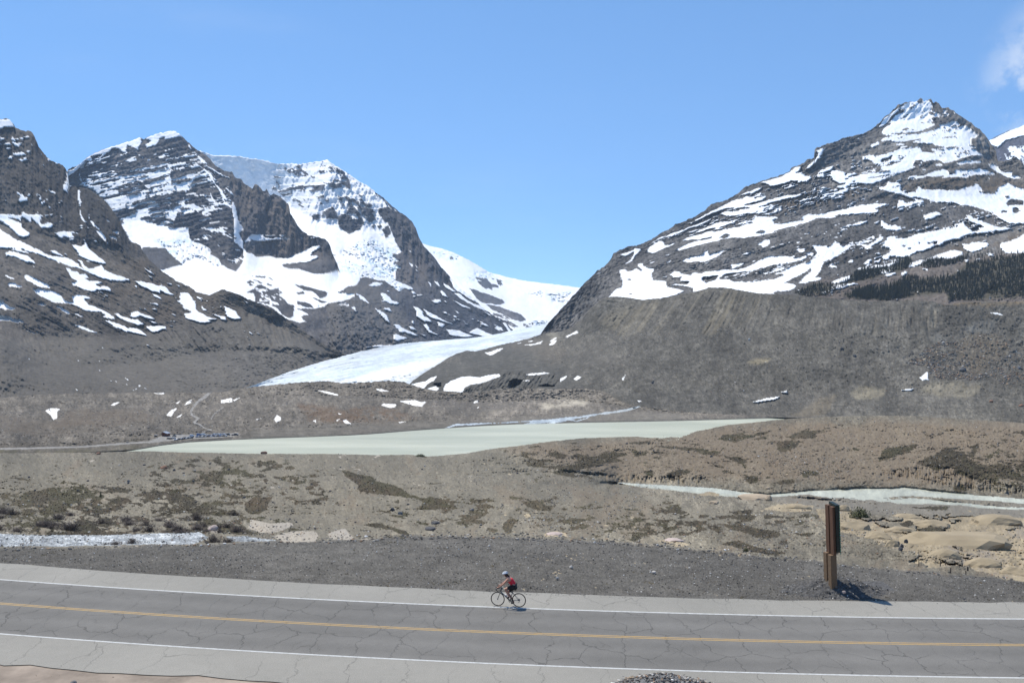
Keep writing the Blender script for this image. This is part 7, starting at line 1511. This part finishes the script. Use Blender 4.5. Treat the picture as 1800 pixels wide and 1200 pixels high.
bm = bmesh.new(); box(bm, (0, 0, 2.85), (3.6, 1.4, .25), None, 0, .8); bm_obj('roof', bm, M_ROOF, ks)
for x in (-1.5, 1.5): bm = bmesh.new(); box(bm, (x, 0, 1.3), (.2, .2, 2.9)); bm_obj('post', bm, M_DARKW, ks)
# walkers on the trail
M_WALK = flat_mat('dark_jacket', (.05, .045, .05), .9); M_WALK2 = flat_mat('blue_jacket', (.06, .09, .16), .9)
wm = skin_mesh('person', [(0, 0, .95), (0, 0, 1.2), (0, 0, 1.42), (0, .02, 1.52), (0, .03, 1.66), (.1, 0, .9), (.11, .12, .5), (.11, .08, .06), (.11, .2, .03), (-.1, 0, .9), (-.11, -.06, .5), (-.11, -.16, .08), (-.11, -.05, .03), (.19, 0, 1.38), (.25, -.08, 1.1), (.24, .06, .88), (-.19, 0, 1.38), (-.25, .08, 1.1), (-.24, .18, .9)],
               [(0, 1), (1, 2), (2, 3), (3, 4), (0, 5), (5, 6), (6, 7), (7, 8), (0, 9), (9, 10), (10, 11), (11, 12), (2, 13), (13, 14), (14, 15), (2, 16), (16, 17), (17, 18)],
               [.14, .13, .12, .05, .10, .09, .065, .045, .04, .09, .065, .045, .04, .06, .045, .035, .06, .045, .035], 1)
for i, (zx, zy) in enumerate([(820, 92), (880, 80), (906, 72), (938, 125), (948, 130), (984, 132), (1005, 152), (1420, 262)]):
    px, py = TR([(zx, zy)])[0]; me = wm.copy(); me.materials.append(M_WALK2 if i % 3 == 2 else M_WALK); o = link('person', me); o.location = V.at(px, py)[0]; o.rotation_euler = (0, 0, i * .4)
    tag(o, 'tiny person in dark clothes walking on the pale trail' if i < 7 else 'tiny person standing right of the last parked vehicle', 'person', 'walkers on the trail' if i < 7 else None)
p = R1.at(1740, 526)[0]
bm = bmesh.new(); tube(bm, (0, 0, -.5), (0, 0, 6), .45, .3, 6)
o = bm_obj('marker_pole', bm, flat_mat('white_pole', (.8, .8, .8))); o.location = p; tag(o, 'white pole in front of the conifers on the right', 'pole')

# ================================================================ gravel mound, wooden sign, stakes
M_GRAV = col_mat('mound_gravel', grain=(7.0, .45), bump=(1.0, .08))
mc = on_z(1468, 1036, 0.0)
nx = 70; X_, Y_ = np.meshgrid(np.linspace(-2.9, 3.1, nx), np.linspace(-1.7, 1.7, nx))
r_ = np.sqrt((X_ / 2.6) ** 2 + (Y_ / 1.45) ** 2)
Z_ = .66 * sstep(1.05, .15, r_) + .05 * nz(X_ * 30, Y_ * 30, .8, 320) * sstep(1.1, .8, r_) - .06
idx = np.arange(nx * nx).reshape(nx, nx); Qm = np.stack([idx[:-1, :-1], idx[:-1, 1:], idx[1:, 1:], idx[1:, :-1]], -1).reshape(-1, 4)
Vm = np.stack([X_ + mc.x, Y_ + mc.y, Z_], -1).reshape(-1, 3)
cm = np.array((.10, .097, .094)) * np.exp(.3 * nz(X_ * 40, Y_ * 40, .3, 321))[..., None]
mound = link('gravel_mound', grid_mesh('gravel_mound', Vm, Qm, cm.reshape(-1, 3)), M_GRAV)
tag(mound, 'low mound of dark gravel around the feet of the wooden sign', 'gravel mound')
r = np.random.default_rng(9); k = 900
a = r.uniform(0, 6.283, k); q = np.sqrt(r.uniform(0, 1.15, k)); px_ = 2.6 * q * np.cos(a); py_ = 1.45 * q * np.sin(a)
Pm = np.stack([px_ + mc.x, py_ + mc.y, .66 * sstep(1.05, .15, q) - .05], 1)
stones('mound_stones', Pm, sizes(k, 1.2, 5.5, 322, 3), PAL_GREY + PAL_PALE, [4, 4, 2, 4, .8, .6, .5], None, None, mound, seed=323)
for sx_, sy_, w_, kd, lab in [(1404, 1036, 8, 'pink', 'pale pinkish stone left of the wooden sign on the gravel'), (1483, 1040, 8, 'pink', 'pinkish stone on the front of the gravel mound'), (1383, 1040, 6, 'dark', 'dark stone at the left foot of the gravel mound'), (1695, 1052, 6, 'dark', 'dark stone alone on the verge right of the wooden sign'), (860, 959, 6, 'pale', 'white stone on the verge above the cyclist'), (979, 1015, 7, 'pale', 'brightest white stone on the gravel right of the cyclist'), (1150, 1005, 9, 'pale', 'flat white stone on the gravel well right of the cyclist'), (1004, 996, 8, 'pale', 'flat pale stone on the gravel above right of the cyclist')]:
    o = link('stone', BM[int(sx_) % 6].copy()); o.data.materials.clear(); o.data.materials.append(M_B[kd]); b = on_z(sx_, sy_, .05 if sx_ != 1483 else .3); u = b.y / F
    o.location = b; o.scale = (w_ / 2 * u, w_ / 2 * u * .8, w_ / 2 * u * .75); tag(o, lab, 'stone')
M_POST = flat_mat('stained_timber', (.115, .056, .03), .8, var=.3, scale=6, bump=.3); M_POST2 = flat_mat('weathered_timber', (.17, .11, .062), .85, var=.3, scale=6, bump=.3); M_SIGN = flat_mat('dark_green_sign', (.004, .014, .011), .5, var=.1); M_DOT = flat_mat('green_reflective_mark', (.04, .30, .20), .5)
sb = on_z(1464, 1028, .42)
sign = empty('wooden_sign', (sb.x, sb.y, .0), 0.0, 'tall timber sign of two posts with a dark green panel seen edge on', 'sign')
def post(x, y, lean):
    bm = bmesh.new(); R3 = Matrix.Rotation(math.radians(18), 3, 'Z')
    for z0, z1, sx0, mi, ox in ((-.3, 1.95, .34, 1, 0), (1.95, 4.35, .17, 0, .085)):
        c0 = Vector((x + ox - lean * z0, y, z0)); c1 = Vector((x + ox - lean * z1, y, z1))
        vv = []
        for c in (c0, c1):
            for a_, b_2 in ((-1, -1), (1, -1), (1, 1), (-1, 1)): vv.append(bm.verts.new(c + R3 @ Vector((a_ * sx0 / 2, b_2 * .13, 0))))
        for f in ((3, 2, 1, 0), (4, 5, 6, 7), (0, 1, 5, 4), (1, 2, 6, 5), (2, 3, 7, 6), (3, 0, 4, 7)): bm.faces.new([vv[i] for i in f]).material_index = mi
    # the step between the two widths is bevelled
    bmesh.ops.bevel(bm, geom=[e for e in bm.edges], offset=.012, segments=1, affect='EDGES')
    bm_obj('post', bm, [M_POST, M_POST2], sign)
post(.02, 0, .038); post(-.03, .50, .034)
bm = bmesh.new()
for i, z in enumerate(np.linspace(2.12, 4.10, 6)):
    box(bm, (.295 - .038 * z, .28, z + .17), (.20, .95, .385))
bm_obj('panel', bm, M_SIGN, sign)
bm = bmesh.new(); box(bm, (0, 0, 0), (.03, .03, .06)); em = bm_obj('edge_mark', bm, M_DOT, sign)
for i, z in enumerate(np.linspace(2.05, 4.4, 19)):
    e_ = em if i == 0 else em.copy()
    if i: COL.objects.link(e_)
    e_.location = (.383 - .038 * z, -.19, z)
M_STAKE = flat_mat('dark_stake', (.045, .035, .03), .9)
for x, y, h, w_, lab in [(1615, 995, 29, 1.2, 'tall thin dark pole standing at the edge of the tan rock'), (1653, 994, 10, 1.8, 'left one of a close pair of short stakes on the tan rock'), (1661.5, 993, 9, 1.6, 'right one of a close pair of short stakes on the tan rock'), (1671, 1007, 9, 2.0, 'short stake at the verge edge below the close pair'), (1701, 1003, 7, 3.4, 'thickest short stake at the right on the tan rock'), (1697.5, 1009, 6, 1.6, 'shortest thin stake just below the thickest one')]:
    p = FG.at(x, y)[0]; u = p[1] / F; bm = bmesh.new()
    tube(bm, (0, 0, -.15), (0, 0, h * u), w_ * u / 2, w_ * u * .42, 7); tube(bm, (0, 0, h * u), (0, 0, h * u + .03), w_ * u * .42, w_ * u * .2, 7)
    o = bm_obj('pole' if h > 20 else 'stake', bm, M_STAKE); o.location = p; tag(o, lab, 'pole' if h > 20 else 'stake')

# stone pile at the bottom of the frame
pc = on_z(1165, 1206, 0.0)
nx = 50; X_, Y_ = np.meshgrid(np.linspace(-2.3, 2.3, nx), np.linspace(-1.4, 1.4, nx)); r_ = np.sqrt((X_ / 2.0) ** 2 + (Y_ / 1.2) ** 2)
Z_ = .48 * sstep(1.05, 0, r_) - .05; idx = np.arange(nx * nx).reshape(nx, nx); Qm = np.stack([idx[:-1, :-1], idx[:-1, 1:], idx[1:, 1:], idx[1:, :-1]], -1).reshape(-1, 4)
pile = link('stone_pile', grid_mesh('stone_pile', np.stack([X_ + pc.x, Y_ + pc.y, Z_], -1).reshape(-1, 3), Qm, np.full((nx * nx, 3), .17)), M_GRAV)
tag(pile, 'heap of mixed small stones at the near edge of the road', 'stone pile')
k = 1500; a = r.uniform(0, 6.283, k); q = np.sqrt(r.uniform(0, 1.1, k))
Pm = np.stack([2.0 * q * np.cos(a) + pc.x, 1.2 * q * np.sin(a) + pc.y, .48 * sstep(1.05, 0, q) - .04], 1)
stones('pile_stones', Pm, sizes(k, 2, 7, 331, 2), PAL_GREY + PAL_PALE + PAL_WARM, [3, 4, 3, 3, 1.2, 1.2, .8, 1, .8, 1, .8], None, None, pile, seed=332, big=True)
o = link('stone', BM[2].copy()); o.data.materials.clear(); o.data.materials.append(M_B['grey']); b = on_z(130, 1200, .1); o.location = b; o.scale = (.16, .13, .12); tag(o, 'grey stone on the tan dirt at the bottom left corner', 'stone')

# ================================================================ bicycle
M_CARB = flat_mat('black_carbon', (.015, .017, .02), .35, var=.1); M_FRAME = flat_mat('blue_black_frame', (.02, .05, .075), .3, var=.1); M_RIM = flat_mat('dark_alloy', (.10, .08, .07), .35, .6, var=.1); M_SPOKE = flat_mat('steel_spoke', (.35, .35, .36), .35, .8); M_BOT = flat_mat('white_bottle', (.65, .65, .66), .5, var=.1); M_CHAIN = flat_mat('chain_steel', (.08, .08, .08), .4, .7); M_TAPE = flat_mat('black_tape', (.02, .02, .02), .8)
ca, cb = on_z(874.9, 1064.3, 0.004), on_z(912.2, 1066.6, 0.004)
ctr = (ca + cb) / 2; fw = (ca - cb); WB = fw.length
bike = empty('bicycle', (ctr.x, ctr.y, .004), math.atan2(fw.y, fw.x), 'black road bicycle with slim wheels ridden along the white edge line', 'bicycle')
h_ = WB / 2; RW = .338
def wheel(x):
    b = bmesh.new(); torus(b, RW - .013, .0135, 64, 8); w_ = bm_obj('wheel', b, M_TYRE, bike, True); w_.location = (x, 0, RW)
    b = bmesh.new(); torus(b, RW - .035, .012, 64, 6); bm_obj('rim', b, M_RIM, w_, True)
    b = bmesh.new()
    for i in range(20):
        a_ = 2 * math.pi * i / 20; tube(b, (.02 * math.cos(a_ + .6), .025 * (-1) ** i, .02 * math.sin(a_ + .6)), ((RW - .04) * math.cos(a_), 0, (RW - .04) * math.sin(a_)), .0016, n=4)
    bm_obj('spokes', b, M_SPOKE, w_)
    b = bmesh.new(); tube(b, (0, -.05, 0), (0, .05, 0), .022, n=10); bm_obj('hub', b, M_CHAIN, w_)
wheel(h_); wheel(-h_)
BB = (-.085, 0, .275); SE = (-.235, 0, .80); HT = (.335, 0, .845); HB = (.375, 0, .70); RA = (-h_, 0, RW); FA = (h_, 0, RW)
b = bmesh.new()
tube(b, BB, HB, .024, .022, 10); tube(b, (-.20, 0, .68), HT, .019, n=10); tube(b, BB, SE, .018, n=10); tube(b, HB, HT, .024, n=10)
for y in (-1, 1): tube(b, (BB[0], y * .03, BB[2]), (RA[0], y * .065, RA[2]), .011, .009, 8); tube(b, (-.205, y * .02, .68), (RA[0], y * .065, RA[2]), .009, .008, 8)
tube(b, (BB[0], -.04, BB[2]), (BB[0], .04, BB[2]), .026, n=10); bm_obj('frame', b, M_FRAME, bike, True)
b = bmesh.new()
for y in (-1, 1): path_tube(b, [(HB[0], y * .012, HB[2]), (HB[0] + .02, y * .055, HB[2] - .05), (FA[0], y * .055, FA[2])], .011)
bm_obj('fork', b, M_CARB, bike, True)
b = bmesh.new(); tube(b, SE, (-.262, 0, .90), .014, n=10); bm_obj('seat_post', b, M_CARB, bike, True)
b = bmesh.new()
for i, (x, w_) in enumerate([(-.41, .066), (-.36, .07), (-.30, .05), (-.22, .025), (-.14, .018)]): 
    box(b, (x, 0, .925 - .006 * i), (.075, w_ * 2, .04))
bmesh.ops.bevel(b, geom=list(b.edges), offset=.012, segments=2, affect='EDGES'); bm_obj('saddle', b, M_TAPE, bike, True)
b = bmesh.new(); tube(b, HT, (.33, 0, .885), .02, n=10); tube(b, (.33, 0, .885), (.43, 0, .90), .017, n=10); bm_obj('stem', b, M_CARB, bike, True)
b = bmesh.new(); tube(b, (.43, -.20, .90), (.43, .20, .90), .014, n=10)
for y in (-1, 1): path_tube(b, [(.43, y * .20, .90), (.50, y * .205, .90), (.535, y * .21, .87), (.545, y * .21, .82), (.52, y * .21, .785), (.45, y * .215, .77)], .015)
hb_ = bm_obj('handlebar', b, M_TAPE, bike, True)
for y in (-1, 1):
    b = bmesh.new(); path_tube(b, [(.50, y * .205, .91), (.54, y * .205, .93), (.565, y * .205, .97)], .018); path_tube(b, [(.555, y * .205, .94), (.575, y * .205, .88), (.565, y * .205, .82)], .007); bm_obj('brake_lever', b, M_CARB, hb_, True)
AX = Vector(BB); pa = math.radians(62)
pd = {1: AX + Vector((.17 * math.cos(pa), 0, .17 * math.sin(pa))), -1: AX - Vector((.17 * math.cos(pa), 0, .17 * math.sin(pa)))}
b = bmesh.new(); torus(b, .085, .008, 32, 6); tube(b, (0, -.006, 0), (0, .006, 0), .03, n=12)
for i in range(5): a_ = i * 1.2566; tube(b, (0, 0, 0), (.083 * math.cos(a_), 0, .083 * math.sin(a_)), .008, n=5)
crs = bm_obj('chainring', b, M_CARB, bike); crs.location = (BB[0], -.05, BB[2])
for sd_ in (1, -1):
    b = bmesh.new(); tube(b, (AX.x, sd_ * .07, AX.z), (pd[sd_].x, sd_ * .075, pd[sd_].z), .012, .01, 8); c_ = bm_obj('crank', b, M_CARB, bike, True)
    b = bmesh.new(); box(b, (pd[sd_].x, sd_ * .12, pd[sd_].z), (.08, .08, .02)); bm_obj('pedal', b, M_CHAIN, c_)
b = bmesh.new()
for i, rr in enumerate((.05, .045, .04, .034, .028)): 
    tube(b, (0, -.035 - .004 * i, 0), (0, -.037 - .004 * i, 0), rr, n=16)
cs_ = bm_obj('cassette', b, M_CHAIN, bike); cs_.location = RA
b = bmesh.new(); path_tube(b, [(RA[0], -.055, RA[2] + .045), (BB[0], -.05, BB[2] + .085)], .005, 5); path_tube(b, [(RA[0] + .02, -.055, RA[2] - .14), (BB[0], -.05, BB[2] - .085)], .005, 5); bm_obj('chain', b, M_CHAIN, bike)
b = bmesh.new(); path_tube(b, [(RA[0], -.06, RA[2] - .01), (RA[0] - .01, -.065, RA[2] - .06), (RA[0] + .02, -.06, RA[2] - .14)], .014, 7); bm_obj('derailleur', b, M_CARB, bike)
b = bmesh.new(); tube(b, (.06, 0, .48), (.17, 0, .575), .036, n=12); tube(b, (.17, 0, .575), (.195, 0, .597), .022, .014, 10); bm_obj('water_bottle', b, M_BOT, bike, True)

# ================================================================ cyclist
M_SKIN = flat_mat('sunburnt_skin', (.46, .235, .16), .55, var=.08); M_RED = flat_mat('red_jersey', (.62, .022, .04), .75, var=.12, scale=14); M_PIPE = flat_mat('pale_piping', (.75, .45, .40), .7); M_BLACK = flat_mat('black_shorts', (.012, .012, .014), .8); M_SHOE = flat_mat('dark_shoes', (.03, .028, .03), .6); M_HAIR = flat_mat('dark_brown_hair', (.03, .014, .010), .6, var=.3, scale=30); M_HELM = flat_mat('white_helmet', (.78, .80, .82), .3, var=.05); M_HELM2 = flat_mat('grey_helmet_vents', (.10, .12, .14), .5)
rider = empty('person', (ctr.x, ctr.y, .004), math.atan2(fw.y, fw.x), 'cyclist in a red sleeveless top and black shorts riding the road bicycle', 'person')
V3 = []; ED = []; RD = []
def add(p, r_, par=None):
    V3.append(tuple(p)); RD.append(r_)
    if par is not None: ED.append((par, len(V3) - 1))
    return len(V3) - 1
pel = add((-.29, 0, 1.00), .125); sp1 = add((-.21, 0, 1.13), .118, pel); sp2 = add((-.11, 0, 1.25), .125, sp1); ch = add((-.03, 0, 1.335), .115, sp2); nk = add((.055, 0, 1.405), .055, ch); nk2 = add((.10, 0, 1.45), .052, nk); hd1 = add((.135, 0, 1.51), .085, nk2); hd2 = add((.15, 0, 1.585), .078, hd1)
jaw = add((.205, 0, 1.475), .045, hd1)
knees = {1: (.155, .10, .86), -1: (.045, -.09, .625)}; ankles = {1: (-.055, .105, .515), -1: (-.235, -.105, .215)}; toes = {1: (.065, .115, .455), -1: (-.115, -.115, .135)}
for sd_ in (1, -1):
    sh = add((.0, sd_ * .155, 1.335), .062, ch); el = add((.175, sd_ * .215, 1.135), .043, sh); mid = add((.27, sd_ * .21, 1.065), .040, el); wr = add((.40, sd_ * .205, .975), .026, mid); pm = add((.455, sd_ * .205, .955), (.032, .024), wr)
    for j in range(4):
        y = sd_ * (.205 + (j - 1.5) * .017); f1_ = add((.50, y, .945 - .004 * j), .0085, pm); f2_ = add((.525, y, .915), .008, f1_); add((.515, y, .895), .007, f2_)
    t1 = add((.46, sd_ * .172, .945), .0095, pm); add((.495, sd_ * .170, .925), .0085, t1)
    hp = add((-.27, sd_ * .085, .965), .105, pel); th = add(tuple((np.array((-.27, sd_ * .085, .965)) * .5 + np.array(knees[sd_]) * .5)), .082, hp); kn = add(knees[sd_], .054, th); cf = add(tuple(np.array(knees[sd_]) * .65 + np.array(ankles[sd_]) * .35 + np.array((-.02, 0, 0))), .055, kn); an = add(ankles[sd_], .032, cf); hl = add(tuple(np.array(ankles[sd_]) + np.array((-.015, 0, -.04))), .033, an); add(toes[sd_], .03, hl)
body = link('body', skin_mesh('body', V3, ED, RD, 2), M_SKIN, rider)
top = skin_mesh('jersey', [(-.275, 0, 1.035), (-.21, 0, 1.13), (-.11, 0, 1.25), (-.045, 0, 1.315)], [(0, 1), (1, 2), (2, 3)], [(.135, .155), (.133, .145), (.140, .165), (.128, .150)], 2)
link('jersey', top, M_RED, rider)
for sd_ in (1, -1):
    b = bmesh.new(); path_tube(b, [(.045, sd_ * .075, 1.30), (.035, sd_ * .10, 1.385), (-.02, sd_ * .115, 1.425), (-.08, sd_ * .115, 1.40), (-.10, sd_ * .15, 1.33), (-.04, sd_ * .165, 1.255), (.03, sd_ * .12, 1.23)], .012); bm_obj('strap', b, M_PIPE, rider, True)
sv_ = [(-.29, 0, 1.0)]; se_ = []; sr_ = [.140]
for sd_ in (1, -1):
    k0 = len(sv_); hpv = np.array((-.27, sd_ * .085, .965)); kv = np.array(knees[sd_]); sv_ += [tuple(hpv), tuple(hpv * .55 + kv * .45), tuple(hpv * .22 + kv * .78)]; se_ += [(0, k0), (k0, k0 + 1), (k0 + 1, k0 + 2)]; sr_ += [.122, .102, .080]
link('shorts', skin_mesh('shorts', sv_, se_, sr_, 2), M_BLACK, rider)
for sd_ in (1, -1):
    a_ = np.array(ankles[sd_]); t_2 = np.array(toes[sd_])
    link('shoe', skin_mesh('shoe', [tuple(a_ + np.array((-.03, 0, -.035))), tuple(a_ * .5 + t_2 * .5 + np.array((0, 0, -.01))), tuple(t_2 + np.array((.02, 0, 0)))], [(0, 1), (1, 2)], [(.046, .042), (.044, .04), (.036, .026)], 2), M_SHOE, rider)
def ellip(name, c, s_, mat, parent, cut=None, rot=0.0, nu=20, nv=12):
    b = bmesh.new(); bmesh.ops.create_uvsphere(b, u_segments=nu, v_segments=nv, radius=1.0)
    if cut is not None: bmesh.ops.delete(b, geom=[v for v in b.verts if v.co.z < cut], context='VERTS')
    R3 = Matrix.Rotation(rot, 3, 'Y')
    for v in b.verts: v.co = R3 @ Vector((v.co.x * s_[0], v.co.y * s_[1], v.co.z * s_[2])) + Vector(c)
    return bm_obj(name, b, mat, parent, True)
hel = ellip('helmet', (.145, 0, 1.575), (.148, .105, .105), M_HELM, rider, -.05, math.radians(14))
for y in (-.05, 0, .05):
    b = bmesh.new(); path_tube(b, [(.25, y, 1.615), (.19, y * 1.1, 1.678 - abs(y) * .4), (.10, y * 1.1, 1.688 - abs(y) * .4), (.02, y, 1.645)], .011); bm_obj('vent', b, M_HELM2, hel, True)
ellip('hair', (.10, 0, 1.515), (.085, .088, .10), M_HAIR, rider, None, math.radians(20))
link('ponytail', skin_mesh('ponytail', [(.03, 0, 1.50), (-.03, .01, 1.47), (-.065, .015, 1.40)], [(0, 1), (1, 2)], [.045, .04, .018], 2), M_HAIR, rider)
for y in (-.028, .028): ellip('eye', (.225, y, 1.525), (.010, .012, .008), M_HELM2, rider, nu=8, nv=6)
ellip('nose', (.238, 0, 1.503), (.018, .011, .018), M_SKIN, rider, nu=8, nv=6)
# ================================================================ air
def add_haze(dens):
    bpy.ops.mesh.primitive_cube_add(size=1)
    h = bpy.context.object; h.name = 'haze'
    x0, x1, y0, y1, z0, z1 = -6000, 6000, -60, 10500, -320, 2000
    h.location = ((x0 + x1) / 2, (y0 + y1) / 2, (z0 + z1) / 2); h.scale = (x1 - x0, y1 - y0, z1 - z0)
    m = bpy.data.materials.new('air'); m.use_nodes = True; t = m.node_tree; t.nodes.clear()
    o = t.nodes.new('ShaderNodeOutputMaterial'); v = t.nodes.new('ShaderNodeVolumePrincipled')
    v.inputs['Density'].default_value = dens; v.inputs['Color'].default_value = (.62, .78, 1.0, 1); v.inputs['Anisotropy'].default_value = 0.0
    t.links.new(v.outputs[0], o.inputs['Volume']); h.data.materials.append(m)
    tag(h, 'thin blue air between the camera and the far mountains', 'haze', kind='stuff')
add_haze(2.4e-5)
